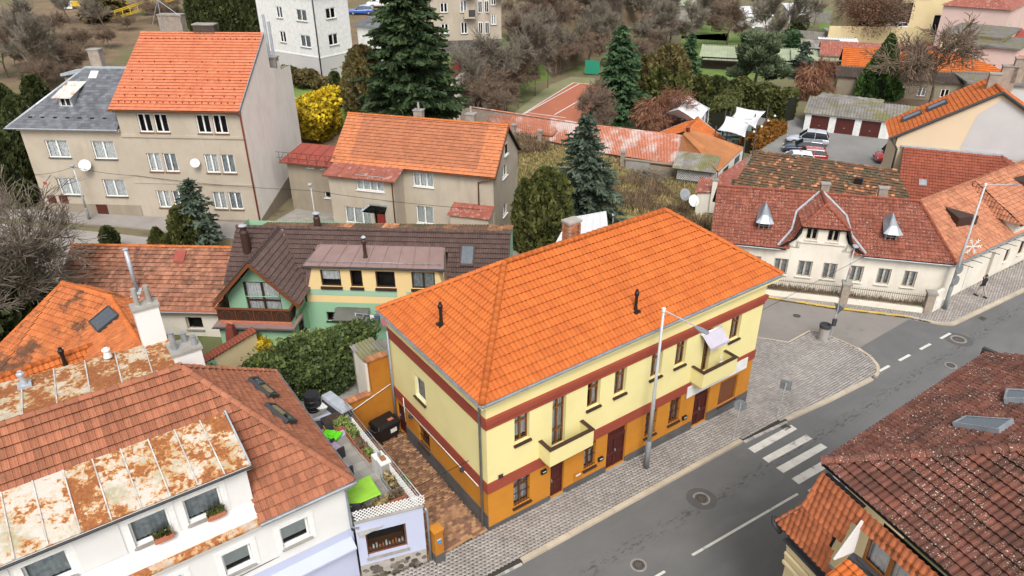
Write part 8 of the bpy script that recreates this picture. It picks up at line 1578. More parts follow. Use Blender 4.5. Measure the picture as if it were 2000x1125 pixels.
def sign(label, P, h, shape, nrm, size, lean=(0, 0)):
 t = thing('road_sign', label, 'road sign', P, 0, 'road signs seen from behind'); tp = Vector((lean[0], lean[1], h)); MB().tube([(0, 0, -.05), tp], .032, 6).build('post', M['pole'], t); nrm = Vector(nrm).normalized(); s_ = Vector((-nrm.y, nrm.x, 0)).normalized(); u_ = Vector((0, 0, 1)); c = tp - u_ * size * .6 - nrm * .05
 if shape == 'round': o = disc(t, c, size, nrm, 'pole_dark', 'sign_plate')
 else:
  q = [c - s_ * size - u_ * size, c + s_ * size - u_ * size, c + s_ * size + u_ * size, c - s_ * size + u_ * size] if shape == 'square' else [c - u_ * size * 1.1, c + s_ * size + u_ * size * .6, c - s_ * size + u_ * size * .6]; o = MB().hexa(q, [p - nrm * .02 for p in q]).build('sign_plate', M['pole_dark'], t)
 b = c + nrm * .03; MB().hexa([b - s_ * .05 - u_ * .15, b + s_ * .05 - u_ * .15, b + s_ * .05 + u_ * .15, b - s_ * .05 + u_ * .15], [b + nrm * .03 + x for x in (-s_ * .05 - u_ * .15, s_ * .05 - u_ * .15, s_ * .05 + u_ * .15, -s_ * .05 + u_ * .15)]).build('bracket', M['steel'], o); return t
P = atg(1432, 857, .12); sign('round road sign seen from behind at the near end of the crossing', P, 2.35, 'round', (-.35, -.9, .1), .33, (.1, .1))
P = atg(1518, 812, .12); sign('square road sign seen from behind beside the zebra crossing', P, 2.2, 'square', (-.5, -.85, 0), .3, (.15, .1)); P = atg(1621, 663, .12); t = sign('triangular road sign seen from behind beside the litter bin', P, 2.6, 'tri', (-.9, -.4, 0), .42, (.05, .05)); boxp('parcel_box', M['charcoal'], t, -.12, .12, -.1, .06, 1.1, 1.6)
P = atg(1606, 664, .12); t = thing('litter_bin', 'round concrete litter bin with black rim on the paved corner', 'bin', P); MB().lathe([(.36, 0), (.36, .06), (.32, .08), (.35, .95), (.35, 1.0)], 16).build('body', M['concrete'], t, smooth=False); MB().lathe([(.37, 1.0), (.38, 1.2), (.3, 1.22), (.28, 1.05)], 16).build('rim', M['charcoal'], t)
# iron fence in front of the long white house
def railing(label, A_, B_, h, pill=()):
 t = thing('iron_fence', label, 'fence', A_, 0, 'iron fence panels'); d = B_ - A_; f = Face((0, 0), d.xy); zf = lambda x: d.z * x / f.L; n = int(f.L / .14); m = MB()
 for k in range(n): x = k * .14; f.box(m, x - .012, x + .012, -.012, .012, zf(x) + .45, zf(x) + h)
 m.build('bars', M['fence_paint'], t, kind='stuff')
 for z in (.55, h - .15): MB().hexa([f.pt(0, -.02, z - .02), f.pt(f.L, -.02, z - .02 + d.z), f.pt(f.L, .02, z - .02 + d.z), f.pt(0, .02, z - .02)], [f.pt(0, -.02, z + .02), f.pt(f.L, -.02, z + .02 + d.z), f.pt(f.L, .02, z + .02 + d.z), f.pt(0, .02, z + .02)]).build('rail', M['fence_paint'], t)
 MB().hexa([f.pt(0, -.18, -.4), f.pt(f.L, -.18, -.4 + d.z), f.pt(f.L, .18, -.4 + d.z), f.pt(0, .18, -.4)], [f.pt(0, -.15, .42), f.pt(f.L, -.15, .42 + d.z), f.pt(f.L, .15, .42 + d.z), f.pt(0, .15, .42)]).build('base_wall', M['old_white'], t)
M['fence_paint'] = surf('fence_paint', (.22, .18, .12), (.12, .1, .07), 4, rough=.8)
a, b, c = atg(1470, 573, .05), atg(1645, 592, .05), atg(1808, 612, .05); railing('rusty iron fence left of the middle brick pillar', a, b, 1.45); railing('rusty iron fence overgrown with weeds right of the middle pillar', b, c, 1.45)
for P, lb in ((b, 'brick fence pillar in the middle of the iron fence'), (c, 'crumbling brick pillar at the street corner of the iron fence')): t = thing('fence_pillar', lb, 'pillar', P, -14); boxp('shaft', M['brick_pale'], t, -.26, .26, -.26, .26, -.3, 1.6); boxp('cap', M['concrete'], t, -.34, .34, -.34, .34, 1.6, 1.75)
cw = c + Vector((.35, .1, 0)); t = thing('corner_wall', 'stub of cream wall with notice board at the street corner', 'wall', cw, 35); boxp('panel', M['old_white'], t, 0, 1.2, -.12, .12, -.3, 1.6); boxp('notice', M['white'], t, .2, .85, -.15, -.122, .4, 1.0)
# ================================================================ PERSON
def person(label, P, yaw):
 t = thing('person', label, 'person', P, yaw); me = bpy.data.meshes.new('body')
 J = [(0, 0, .95), (0, .0, 1.15), (0, .02, 1.38), (0, .02, 1.5), (0, .0, 1.6), (.1, -.02, .9), (.11, -.2, .5), (.11, -.12, .08), (.11, -.26, .04), (-.1, .02, .9), (-.11, .16, .5), (-.11, .42, .16), (-.11, .34, .05), (.19, .02, 1.4), (.27, .06, 1.12), (.3, -.06, .88), (-.19, .02, 1.4), (-.28, -.08, 1.16), (-.13, -.24, 1.36), (-.05, -.2, 1.5)]
 Ed = [(0, 1), (1, 2), (2, 3), (3, 4), (0, 5), (5, 6), (6, 7), (7, 8), (0, 9), (9, 10), (10, 11), (11, 12), (2, 13), (13, 14), (14, 15), (2, 16), (16, 17), (17, 18), (18, 19)]
 rr = [.15, .16, .17, .07, .07, .1, .075, .05, .045, .1, .075, .05, .045, .085, .06, .045, .085, .06, .045, .04]; me.from_pydata(J, Ed, []); me.materials.append(M['person'])
 o = link('body', me, t); o.modifiers.new('skin', 'SKIN'); lay = me.skin_vertices[0] if me.skin_vertices else None
 if lay is None:
  bm = bmesh.new(); bm.from_mesh(me); bm.verts.layers.skin.verify(); bm.to_mesh(me); bm.free(); lay = me.skin_vertices[0]
 for i, r in enumerate(rr): lay.data[i].radius = (r, r * (.75 if i in (0, 1, 2) else 1)); lay.data[i].use_root = i == 0
 s_ = o.modifiers.new('sub', 'SUBSURF'); s_.levels = 2; s_.render_levels = 2
 MB().lathe([(.03, -.14), (.075, -.11), (.095, 0), (.09, .07), (.05, .125), (.01, .135)], 12, (0, -.02, 1.68)).build('head', M['skin'], t, smooth=True); MB().lathe([(.1, 0), (.102, .06), (.07, .125), (.01, .15)], 12, (0, .01, 1.68)).build('hair', M['hair'], t, smooth=True); boxp('nose', M['skin'], t, -.012, .012, -.135, -.1, 1.655, 1.69)
 for x in (-.035, .035): boxp('eye', M['dark'], t, x - .012, x + .012, -.112, -.1, 1.695, 1.71)
 boxp('shoe', M['black'], t, .06, .16, -.36, -.06, 0, .1); boxp('shoe', M['black'], t, -.16, -.06, .22, .48, .02, .12)
 for hx, hy, hz_ in ((.3, -.08, .82), (-.04, -.19, 1.54)):
  for k in range(5): a = -.03 + .015 * k; MB().tube([(hx + a, hy, hz_ + .03), (hx + a, hy - .01, hz_ - .02 - (.01 if k in (1, 2, 3) else 0)), (hx + a * .9, hy - .03, hz_ - .05)], .009, 5).build('finger', M['skin'], t)
 return t
t_ = NT('person'); sep = t_.n.new('ShaderNodeSeparateXYZ'); tc = t_.n.new('ShaderNodeTexCoord'); t_.l.new(tc.outputs['Object'], sep.inputs[0]); k_ = t_.math('GREATER_THAN', sep.outputs[2], .93); M['person'] = t_.finish(t_.mix(k_, (.32, .28, .24), (.014, .014, .016)), .9); M['skin'] = plain('skin', (.5, .3, .22), .6); M['hair'] = plain('hair', (.03, .022, .018), .7)
P = atg(1913, 579, .125); person('person in black jacket and light trousers walking along the right pavement', P, 205)
# ================================================================ VEHICLES
M['tyre'] = plain('tyre', (.015, .015, .016), .85); M['rim'] = plain('rim', (.4, .41, .43), .35, .6); M['car_glass'] = plain('car_glass', (.012, .015, .018), .08, 0, .8); M['tail'] = plain('tail', (.4, .01, .01), .3); M['head'] = plain('head', (.7, .72, .75), .2)
def paint(n, c): m = plain(n, c, .22, 0, .7, .01); m.node_tree.nodes['Principled BSDF'].inputs['Coat Weight'].default_value = .6; return m
def car(label, P, yaw, col, L_=4.5, W_=1.8, H_=1.5, kind='wagon', cat='car'):
 t = thing('parked_car' if cat == 'car' else 'parked_van', label, cat, P, yaw); hw = W_ / 2; rk = .2; belt = .92 if kind != 'van' else 1.15
 pro = {'wagon': [(-.5, .45), (-.5, .75), (-.455, belt), (-.15, belt + .04), (.02, belt + .06)], 'van': [(-.5, .4), (-.5, .8), (-.44, belt - .1), (-.3, belt)]}[kind]
 secs = [(-.5, .35, .62, .8), (-.485, .28, .76, .93), (-.42, .22, .86, .98), (-.25, .2, .93, 1.0), (0, .2, .97, 1.0), (.25, .2, .99, 1.0), (.42, .22, .99, .98), (.485, .3, .98, .95), (.5, .4, .9, .9)]
 if kind == 'van': secs = [(x, a, b * (1.25 if x > -.45 else 1.05), w) for x, a, b, w in secs]
 V, Fq = [], []
 for x, z0, z1, w in secs: y = hw * w; V += [(x * L_, -y * .92, z0), (x * L_, -y, z0 + .18), (x * L_, -y, z1 - .12), (x * L_, -y * .9, z1), (x * L_, y * .9, z1), (x * L_, y, z1 - .12), (x * L_, y, z0 + .18), (x * L_, y * .92, z0)]
 n = len(secs)
 for i in range(n - 1):
  for k in range(8): a = i * 8; Fq.append((a + k, a + (k + 1) % 8, a + 8 + (k + 1) % 8, a + 8 + k))
 m = MB(); m.v = V; m.f = Fq + [tuple(range(8)), tuple((n - 1) * 8 + k for k in reversed(range(8)))]; m.t = [0] * len(m.f); body = m.build('body', col, t, smooth=True); body.modifiers.new('s', 'SUBSURF').render_levels = 1
 zb = secs[4][2] - .03; cab = {'wagon': [(-.22, zb, .94), (-.05, H_ - .03, .76), (.15, H_, .78), (.4, H_ - .06, .76), (.485, zb, .93)], 'van': [(-.36, zb, .95), (-.24, H_ - .1, .84), (-.15, H_, .86), (.47, H_, .86), (.49, zb, .96)]}[kind]
 V = []; 
 for x, z, w in cab: V += [(x * L_, -hw * w, z), (x * L_, hw * w, z)]
 b0 = [(cab[0][0] * L_, -hw * .93, zb), (cab[-1][0] * L_, -hw * .93, zb)]
 g = MB(); L0 = [(cab[i][0] * L_, -hw * cab[i][2], cab[i][1]) for i in range(len(cab))]; L1 = [(x, -y, z) for x, y, z in L0]; g.hexa(L0, L1); gl = g.build('glasshouse', M['car_glass'] if kind == 'wagon' else col, t, bevel=.03)
 r = MB(); top = [c for c in cab if c[1] > zb + .2]; r.hexa([(c[0] * L_, -hw * c[2] - .005, c[1] - .01) for c in top] + [(c[0] * L_, hw * c[2] + .005, c[1] - .01) for c in top[::-1]], [(c[0] * L_, -hw * c[2] + .02, c[1] + .03) for c in top] + [(c[0] * L_, hw * c[2] - .02, c[1] + .03) for c in top[::-1]]); r.build('roof', col, t, smooth=False)
 for sg in (-1, 1):
  p = MB()
  for i in (0, 2, 3) if kind == 'wagon' else (0,):
   a = L0[i] if i else L0[0]; b = L0[i + (1 if i == 0 else 0)]; xt = a[0] if i else b[0]; xb = {0: cab[0][0] * L_ + .02, 2: cab[2][0] * L_, 3: cab[-1][0] * L_ - .04}[i]; yt, yb_ = -hw * .775 * (1 if kind == 'wagon' else 1.1), -hw * .945; zt_ = cab[2][1] - .05
   p.tube([(xb, sg * yb_, zb), (xt, sg * yt, zt_ if i != 0 else cab[1][1])], .035, 4)
  p.build('pillar', col, t)
  if kind == 'van': q = MB(); q.box(-.3 * L_, -.16 * L_, sg * hw * .945 - .02, sg * hw * .945 + .02, zb + .05, zb + .5); q.build('side_window', M['car_glass'], t)
 if kind == 'van': w = MB().poly([(-.355 * L_, -hw * .85, zb + .08), (-.355 * L_, hw * .85, zb + .08), (-.25 * L_ - .02, hw * .78, H_ - .16), (-.25 * L_ - .02, -hw * .78, H_ - .16)]); w.v = [(x - .03, y, z + .02) for x, y, z in w.v]; w.build('windscreen', M['car_glass'], t)
 for x in (-.31, .31):
  for sg in (-1, 1):
   m = MB().tube([(x * L_, sg * (hw - .2), .32), (x * L_, sg * (hw + .015), .32)], .32, 16); wv = m.build('wheel', M['tyre'], t, smooth=False); MB().tube([(x * L_, sg * (hw), .32), (x * L_, sg * (hw + .025), .32)], .2, 12).build('rim', M['rim'], wv)
 for sg in (-1, 1): boxp('tail_light', M['tail'], t, .485 * L_, .502 * L_, sg * hw * .78 - .1, sg * hw * .78 + .1, .75, .95); boxp('headlight', M['head'], t, -.497 * L_, -.47 * L_, sg * hw * .65 - .15, sg * hw * .65 + .15, .58, .7); MB().tube([(-.17 * L_, sg * hw * .95, zb + .1), (-.17 * L_, sg * (hw + .15), zb + .12)], .08, 6).build('mirror', col, t)
 return t
PC = {k: paint('paint_' + k, c) for k, c in (('silver', (.42, .45, .5)), ('dark', (.035, .045, .07)), ('red', (.33, .012, .014)), ('white', (.72, .72, .72)), ('blue', (.03, .12, .45)))}
P = atg(1576, 281); car('silver family car parked behind the dark estate car', P, -22, PC['silver'], 4.75, 1.85, 1.68); P = atg(1568, 298); car('dark blue grey estate car parked beside the silver one', P, -17, PC['dark'], 4.55, 1.8, 1.5)
P = atg(1548, 322); car('white and low car mostly hidden behind the mossy roof', P, -14, PC['white'], 4.4, 1.8, 1.5); P = atg(1574, 313); car('red car roof peeking between the dark and white cars', P, -14, PC['red'], 4.2, 1.75, 1.45)
P = atg(1757, 318); car('red delivery van nose behind the cream gable', P, -8, PC['red'], 5.4, 2.0, 2.3, 'van', 'van'); P = atg(1762, 336); car('white car nose in front of the red van', P, -8, PC['white'], 4.2, 1.75, 1.5)
P = ath(706, 28); car('bright blue car on the hill beside the white annex', P, 5, PC['blue'], 4.4, 1.8, 1.5); P = ath(742, 14); car('white van on the hill behind the huge spruce', P, 20, PC['white'], 5, 2, 2.2, 'van', 'van')
for (x, y), lb in (((3, -2.5), 'white car on the raised deck of the yellow annex, left one'), ((9, -2.5), 'white car on the raised deck of the yellow annex, right one')): car(lb, FY2.w(x, y, 3.2), 20, PC['white'], 4.3, 1.75, 1.5)
# ================================================================ COURTYARD AND TERRACE
ow = fthing('courtyard_wall', 'orange rendered courtyard end wall with brick coping', 'wall', Fr(stw(-3.4, 9.0), math.degrees(SA))); boxp('wall_panel', M['orange_low'], ow, 2.28, 3.35, 0, .25, -.5, 4.7); boxp('low_panel', M['orange_low'], ow, 0, 2.279, .01, .25, -.5, 2.7); boxp('plinth', M['plinth_grey'], ow, 0, 3.35, -.03, -.003, -.5, .55)
for k in range(14): o = boxp('coping_brick', M['brick'], ow, -.11, .11, -.22, .22, 0, .07, loc=(.13 + k * .235, .12, 2.7 if k < 9 else 4.7)); o['tint'] = random.random()
tubep('pipe', M['white'], ow, [(.2, -.05, 1.9), (3.3, -.05, 2.9)], .025, 6); boxp('return_wall', M['old_white'], ow, 2.15, 2.277, 0.26, 1.6, -.5, 4.4)
lt = fthing('lean_to', 'lean to with dark corrugated roof behind the orange courtyard wall', 'lean-to', Fr(stw(-1.2, 9.5), math.degrees(SA))); corrug(lt, 'roof_sheet', (-.1, -.2, 4.5), (1.2, -.2, 4.6), (1.2, 1.5, 4.7), (-.1, 1.5, 4.6), .18, .035, 'asbestos'); boxp('body', M['concrete'], lt, 0, 1.1, .2, 1.4, -.5, 4.4)
cn = fthing('waste_container', 'large black wheeled waste container at the orange wall', 'container', Fr(stw(-.95, 8.3) + Vector((0, 0, .1)), math.degrees(SA) + 8))
MB().hexa([(-.55, -.35, .25), (.55, -.35, .25), (.55, .35, .25), (-.55, .35, .25)], [(-.68, -.48, 1.1), (.68, -.48, 1.1), (.68, .48, 1.1), (-.68, .48, 1.1)]).build('body', M['black'], cn, bevel=.04); MB().hexa([(-.7, -.5, 1.1), (.7, -.5, 1.1), (.7, .5, 1.1), (-.7, .5, 1.1)], [(-.62, -.38, 1.3), (.62, -.38, 1.3), (.62, .42, 1.3), (-.62, .42, 1.3)]).build('lid', M['black'], cn, bevel=.04)
for x in (-.45, .45):
 for y in (-.28, .28): MB().tube([(x - .03, y, .1), (x + .03, y, .1)], .1, 10).build('wheel', M['tyre'], cn)
for sx in (-1, 1): MB().tube([(sx * .66, -.3, 1.02), (sx * .82, -.3, 1.05), (sx * .82, .3, 1.05), (sx * .66, .3, 1.02)], .025, 5).build('handle', M['charcoal'], cn)
boxp('sticker', M['white'], cn, .05, .42, -.452, -.44, .6, .85); boxp('sticker', M['terracotta'], cn, .1, .4, -.3, -.1, 1.285, 1.305)
TB = lambda u, v, z=2.935: FB.l(at(u, v, z)); TW = lambda u, v, z=2.935: at(u, v, z)
def planter(label, u, v, l, w, h, yaw, mat='terracotta', plant='weed', n=120, ph=.3):
 t = thing('planter', label, 'planter', TW(u, v), yaw, 'planters on the terrace'); m = MB(); i = .03
 m.hexa([(-l / 2 + i, -w / 2 + i, 0), (l / 2 - i, -w / 2 + i, 0), (l / 2 - i, w / 2 - i, 0), (-l / 2 + i, w / 2 - i, 0)], [(-l / 2, -w / 2, h), (l / 2, -w / 2, h), (l / 2, w / 2, h), (-l / 2, w / 2, h)]); m.build('trough', M[mat], t); boxp('soil', M['soil'], t, -l / 2 + .04, l / 2 - .04, -w / 2 + .04, w / 2 - .04, h - .05, h + .015)
 Q = np.stack([rng.uniform(-l / 2.3, l / 2.3, n), rng.uniform(-w / 2.5, w / 2.5, n), h + rng.uniform(0, ph, n)], 1); V, Fq = leafq(Q, .1, rng.normal(size=Q.shape) + [0, 0, 1], .3, 1.6); fast('plant', V, Fq, M[plant], t, tint=rng.random(n))
sa_ = math.degrees(SA); pls = [(663, 838, .5, .35, .25, sa_, 'terracotta', 'grassblade', 'small square planter beside the storage box'), (677, 836, .9, .4, .25, sa_ + 90, 'terracotta', 'grassblade', 'long planter with green herbs at the fence'), (692, 858, .9, .5, .38, sa_ + 90, 'terracotta', 'grassblade', 'big raised terracotta planter in the middle of the fence'), (706, 877, .7, .4, .25, sa_ + 90, 'terracotta', 'weed', 'planter with withered stems past the raised one'), (715, 887, .5, .35, .22, sa_ + 90, 'terracotta', 'weed', 'small planter before the white cabinet'), (723, 896, .55, .35, .22, sa_ + 90, 'terracotta', 'grassblade', 'green planter touching the white cabinet'), (765, 949, 1.1, .5, .3, sa_ + 90, 'steel', 'drygrass', 'grey tub with dry grass past the white cabinet'), (793, 950, .6, .25, .2, sa_ + 90, 'terracotta', 'grassblade', 'narrow planter on the side rail near the corner'), (785, 971, .7, .3, .22, sa_ - 8, 'terracotta', 'weed', 'planter at the corner behind the lattice'), (772, 978, .7, .3, .22, sa_ - 8, 'terracotta', 'weed', 'planter with brown stems behind the lattice'), (745, 992, .7, .3, .22, sa_ - 8, 'terracotta', 'drygrass', 'planter with dry grass in the middle of the lattice'), (716, 1010, .7, .3, .22, sa_ - 8, 'terracotta', 'weed', 'planter with red stems at the left of the lattice')]
for u, v, l, w, h, y, mt, pt, lb in pls: planter(lb, u, v, l, w, h, y, mt, pt)
cb = thing('white_cabinet', 'pair of white outdoor cabinets at the terrace fence', 'cabinet', TW(748, 925), sa_ + 90); boxp('left_unit', M['white'], cb, -.5, -.005, -.25, .25, 0, .95); boxp('right_unit', M['white'], cb, .005, .5, -.25, .25, 0, .85); boxp('rusty_side', M['concrete'], cb, -.52, -.502, -.24, .24, 0, .9); boxp('brick_stack', M['brick'], cb, -.3, -.05, -.1, .1, .952, 1.06); MB().lathe([(.07, .852), (.08, 1.05)], 10, (.2, 0, 0)).build('tin', M['steel'], cb)
M['lime'] = surf('lime', (.28, .55, .05), (.24, .48, .045), 3, rough=.7); M['sled'] = plain('sled', (.15, .75, .02), .35); M['lilac'] = plain('lilac', (.45, .33, .47), .9); M['rattan'] = surf('rattan', (.05, .045, .05), (.03, .028, .03), 25, rough=.8, bump=.4)
tb_ = thing('garden_table', 'terrace table under a lime green cover', 'table', TW(708, 985), sa_ - 3); MB().hexa([(-.68, -.62, .72), (.68, -.62, .72), (.68, .62, .72), (-.68, .62, .72)], [(-.64, -.6, .78), (.64, -.6, .78), (.64, .6, .78), (-.64, .6, .78)]).build('cover', M['lime'], tb_, bevel=.02); MB().hexa([(-.69, .45, .45), (.69, .45, .5), (.7, .66, .45), (-.7, .66, .42)], [(-.68, .5, .77), (.68, .5, .77), (.66, .64, .76), (-.66, .64, .74)]).build('cover_fold', M['lime'], tb_)
for x in (-.55, .55):
 for y in (-.5, .5): boxp('leg', M['charcoal'], tb_, x - .03, x + .03, y - .03, y + .03, 0, .72)
def chair(label, u, v, yaw):
 t = thing('rattan_chair', label, 'chair', TW(u, v), yaw, 'rattan chairs on the terrace'); boxp('seat', M['rattan'], t, -.35, .35, -.35, .35, .0, .35); boxp('backrest', M['rattan'], t, -.4, .4, .33, .43, 0, .8); boxp('armrest', M['rattan'], t, -.43, -.351, -.35, .33, 0, .58); boxp('armrest', M['rattan'], t, .351, .43, -.35, .33, 0, .58); boxp('cushion', M['lilac'], t, -.32, .32, -.32, .3, .352, .45)
chair('dark rattan chair with lilac cushion beside the roof eave', 652, 890, sa_ + 100); chair('dark rattan chair half under the eave nearer the green table', 668, 928, sa_ + 100); chair('dark rattan chair with lilac cushion behind the lattice', 700, 1018, sa_ + 180); chair('dark rattan chair in the corner by the downpipe', 690, 1000, sa_ + 150)
sl = thing('toy_sled', 'bright green plastic sled with orange handles lying on the terrace', 'sled', TW(648, 853), sa_ + 35); MB().hexa([(-.25, -.4, .0), (.25, -.4, .0), (.18, .4, .0), (-.18, .4, .0)], [(-.34, -.45, .18), (.34, -.45, .18), (.24, .45, .18), (-.24, .45, .18)]).build('tub', M['sled'], sl, bevel=.06); boxp('seat', M['sled'], sl, -.18, .18, -.2, .1, .18, .24)
M['orange_toy'] = plain('orange_toy', (.7, .22, .01), .4)
for x in (-.12, .12): MB().tube([(x, .35, .15), (x * 1.2, .5, .42)], .025, 6).build('handle', M['orange_toy'], sl)
sb = thing('storage_box', 'long grey garden storage box with pale lid under the shrub', 'box', TW(660, 805), sa_ + 100); boxp('body', M['charcoal'], sb, -.9, .9, -.3, .3, 0, .55, bevel=.03); MB().hexa([(-.95, -.34, .55), (.95, -.34, .55), (.95, .34, .55), (-.95, .34, .55)], [(-.9, -.26, .72), (.9, -.26, .72), (.9, .26, .72), (-.9, .26, .72)]).build('lid', M['zinc_light'], sb, bevel=.04)
pt2 = thing('plant_trough', 'dark square plant trough with bare soil', 'planter', TW(650, 832), sa_); boxp('trough', M['charcoal'], pt2, -.45, .45, -.28, .28, 0, .5); boxp('soil', M['soil'], pt2, -.4, .4, -.24, .24, .5, .51)
br_ = thing('rain_barrel', 'black ribbed rain barrel under the shrub', 'barrel', TW(613, 800), 0); MB().lathe([(.33, 0), (.4, .15), (.37, .17), (.42, .4), (.39, .42), (.42, .7), (.4, .72), (.36, .95), (.3, .96)], 16).build('body', M['black'], br_)
mt_ = thing('round_mat', 'round grey mat with dark centre on the terrace', 'mat', TW(620, 833), 0); MB().lathe([(.55, 0), (.55, .04)], 24).build('ring', M['concrete'], mt_); MB().lathe([(.38, .041), (.38, .055)], 24).build('centre', M['charcoal'], mt_)
bt = thing('baby_bath', 'white plastic tub filled with soil near the barrel', 'tub', TW(631, 800), sa_); MB().lathe([(.2, 0), (.36, .3), (.38, .32), (.33, .31)], 14).build('tub', M['white'], bt); MB().lathe([(.3, .26), (.3, .29)], 14).build('soil', M['soil'], bt)
for k, (x, lb) in enumerate(((-6.1, 'terracotta window box with cactus on the middle dormer sill'), (-4.4, 'potted shrub on the right dormer sill'))):
 t = thing('window_box', lb, 'window box', FB.w(x, .12, 6.335), sa_); boxp('trough', M['terracotta'], t, -.3, .3, -.12, .1, 0, .16); Q = np.stack([rng.uniform(-.28, .28, 90), rng.uniform(-.1, .08, 90), .15 + rng.uniform(0, .25, 90)], 1); V, Fq = leafq(Q, .1, Q * 0 + [0, 0, 1], .35, 1.4); fast('plant', V, Fq, M['thuja'], t, tint=rng.random(90))
# yard of the mint house
P = at(455, 712, 0); gwl = thing('arched_garden_wall', 'cream garden wall with mint arch and red tiled coping', 'wall', (-17.6, 33.2, 0), 60); boxp('wall_panel', M['cream_yellow'], gwl, .9, 4.0, -.15, .15, -.3, 2.2); boxp('gate_pier', M['mint'], gwl, -.2, .0, -.18, .18, -.3, 1.9); boxp('gate_pier', M['mint'], gwl, .8, .9, -.18, .18, -.3, 1.9)
for k in range(7): a0, a1 = k * math.pi / 7, (k + 1) * math.pi / 7; f_ = lambda a, r: (.4 - r * math.cos(a), 1.6 + r * math.sin(a)); q = [f_(a0, .42), f_(a1, .42), f_(a1, .62), f_(a0, .62)]; MB().hexa([(x, -.18, z) for x, z in q], [(x, .18, z) for x, z in q]).build('arch_block', M['mint'], gwl)
for k in range(18): o = MB().tube([(-.2 + k * .24, -.28, 2.22), (-.2 + k * .24, 0, 2.42)], .11, 6).build('coping_tile', M['tile_redbrown'], gwl); o = MB().tube([(-.2 + k * .24, .28, 2.22), (-.2 + k * .24, 0, 2.42)], .11, 6).build('coping_tile', M['tile_redbrown'], gwl)
M['bbq'] = surf('bbq', (.2, .045, .035), (.16, .04, .03), 4, rough=.8); bq = thing('garden_fireplace', 'dark red garden fireplace with tapered chimney hood', 'fireplace', (at(461, 712, .0).x, at(461, 712, .0).y + .3, 0), -4); MB().hexa([(-.7, -.5, 1.0), (.7, -.5, 1.0), (.7, .5, 1.0), (-.7, .5, 1.0)], [(-.33, -.25, 1.5), (.33, -.25, 1.5), (.33, .25, 1.5), (-.33, .25, 1.5)]).build('hood', M['bbq'], bq); MB().hexa([(-.32, -.24, 1.5), (.32, -.24, 1.5), (.32, .24, 1.5), (-.32, .24, 1.5)], [(-.2, -.18, 2.6), (.2, -.18, 2.6), (.2, .18, 2.6), (-.2, .18, 2.6)]).build('flue', M['bbq'], bq); boxp('slab', M['bbq'], bq, -.75, .75, -.55, .55, .92, .995); boxp('body', M['brick'], bq, -.55, .55, -.35, .45, 0, .915); MB().tube([(-.22, 0, 2.75), (0, 0, 2.88), (.22, 0, 2.75)], .09, 6).build('cowl', M['terracotta'], bq)
cl_ = thing('clothes_line', 'line of washing hung beside the mint house door', 'washing', at(735, 665, .3), -10); MB().tube([(-1.2, 0, 1.9), (1.3, 0, 1.9)], .008, 4).build('line', M['white'], cl_)
M['denim'] = plain('denim', (.07, .1, .18), .9); M['pinkcloth'] = plain('pinkcloth', (.6, .18, .2), .9)
for x, w, h, mt in ((-.95, .3, .95, 'denim'), (-.45, .28, .85, 'denim'), (-.1, .3, .45, 'white'), (.2, .35, .7, 'denim'), (.75, .5, .75, 'pinkcloth')):
 m = MB(); n = 5
 for k in range(n): a, b = x - w / 2 + w * k / n, x - w / 2 + w * (k + 1) / n; y0, y1 = .03 * math.sin(k * 2), .03 * math.sin(k * 2 + 2); m.poly([(a, y0, 1.9 - h), (b, y1, 1.9 - h), (b, 0, 1.9), (a, 0, 1.9)])
 m.build('garment', M[mt], cl_)
for x in (-1.2, 1.3): tubep('post', M['steel'], cl_, [(x, 0, 0), (x, 0, 1.95)], .025, 6)
P = atg(659, 420); t = thing('blue_barrel', 'blue plastic barrel beside the beige house wall', 'barrel', P); M['blue_plastic'] = plain('blue_plastic', (.01, .07, .22), .4); MB().lathe([(.28, 0), (.32, .2), (.32, .75), (.28, .95), (.26, .96)], 14).build('body', M['blue_plastic'], t, smooth=False)
patch('yard', pxs((540, 430), (600, 395), (672, 425), (660, 455), (560, 460)), .01, M['concrete']); patch('mint_yard', [(-17, 37), (-13.3, 36.8), (-13, 39.5), (-4, 39), (-4.2, 31), (-10, 29), (-17.5, 32)], .01, M['concrete']); patch('back_pavement', [(-60, 60.6), (-42.3, 59.95), (-22, 58.1), (-20, 58), (-20, 54.6), (-22, 54.4), (-33, 56.6), (-48, 58.6), (-60, 59.4)], .1, M['paver'], th=.15)
# ================================================================ SMALL THINGS FAR OFF
for k, (u, v) in enumerate(((1467, 291), (1482, 280), (1495, 268), (1508, 258))): P = atg(u, v); t = thing('globe_lamp', 'small globe lamp on the rust coloured hedge, ' + ['nearest the ochre hall', 'second from the ochre hall', 'third from the ochre hall', 'farthest from the ochre hall'][k], 'lamp', P, 0, 'globe lamps on the hedge'); tubep('stem', M['black'], t, [(0, 0, 0), (0, 0, 1.9)], .04, 6); MB().lathe([(.02, -.16), (.13, -.1), (.16, 0), (.13, .1), (.02, .16)], 10, (0, 0, 2.05)).build('globe', M['white'], t, smooth=True)
M['yellow_machine'] = plain('yellow_machine', (.6, .4, .02), .5); P = ath(190, 15); t = thing('yellow_machine', 'yellow construction machine parts on the hill', 'machine', P, 10); boxp('beam', M['yellow_machine'], t, -4, 4, -.5, .5, .4, 1.2); boxp('beam', M['yellow_machine'], t, -3, 5, .6, 1.2, .2, .8); boxp('cab', M['white'], t, -5.5, -4, -.6, .6, 0, 1.2)
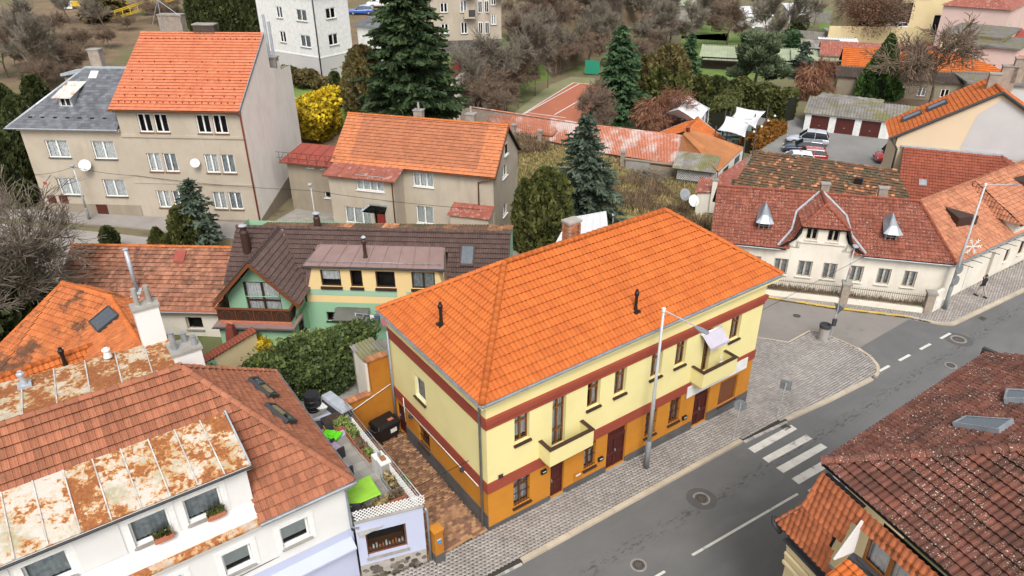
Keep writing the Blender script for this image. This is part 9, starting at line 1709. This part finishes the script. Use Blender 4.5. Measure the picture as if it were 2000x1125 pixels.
P = ath(290, 40); t = thing('lattice_mast', 'yellow lattice mast lying above the tall roof', 'mast', P, 60); m = MB()
for y in (-.5, .5):
 for z in (0, 1): m.tube([(-6, y, z + 1), (7, y, z + 3)], .09, 4)
for k in range(10): x = -6 + k * 1.4; m.tube([(x, -.5, 1 + k * .2), (x + .7, .5, 2.1 + k * .2)], .06, 4)
m.build('mast', M['yellow_machine'], t)
P = ath(935, 112); t = thing('red_slide', 'small red slide on the patio of the beige flats', 'slide', P, 20); MB().hexa([(-.3, -.9, 0), (.3, -.9, 0), (.3, .8, 1.2), (-.3, .8, 1.2)], [(-.3, -.9, .1), (.3, -.9, .1), (.3, .8, 1.35), (-.3, .8, 1.35)]).build('chute', M['red_door'], t)
# ================================================================ CABLES
def cable(label, pts, sag=.25, r=.013):
 P = []; 
 for a, b in zip(pts, pts[1:]):
  for k in range(12): f_ = k / 12; q = a.lerp(b, f_); q.z -= sag * 4 * f_ * (1 - f_); P.append(q)
 P.append(pts[-1]); o = P[0].copy(); m = MB().tube([p - o for p in P], r, 4).build('overhead_cable', M['black'], None, loc=o); tag(m, label, 'cable', 'overhead cables')
e1 = at(1690, 497, 2.2); d_ = [at(470, 1125, 6.5), e1]; q0 = FB.w(-3.2, -.1, 0)
xa, za = FB.fx(430, 1145, -.12); cable('black cable strung across the front of the yellow house', [FB.w(xa, -.12, za), FLh.w(*([FLh.fx(1690, 500, -.05)[0], -.05, FLh.fx(1690, 500, -.05)[1]]))], .12)
g0, g1_ = FG.fx(68, 341, -.06), FG.fx(265, 343, -.06); PL = atg(175, 430); lt_ = Vector((PL.x, PL.y, zab(PL, 326))); cable('cable from the slim lamp along the slate roofed house', [FG.w(g0[0], -.06, g0[1]), lt_, FG.w(g1_[0], -.06, g1_[1])], .15, .018); i1 = FI.fx(960, 407, -.05); PI = atg(619, 447); cable('long cable from the tall house past the yard lamp to the beige house', [FG.w(g1_[0], -.06, g1_[1]), Vector((PI.x, PI.y, zab(PI, 372))), FI.w(i1[0], -.4, i1[1])], .2, .018)
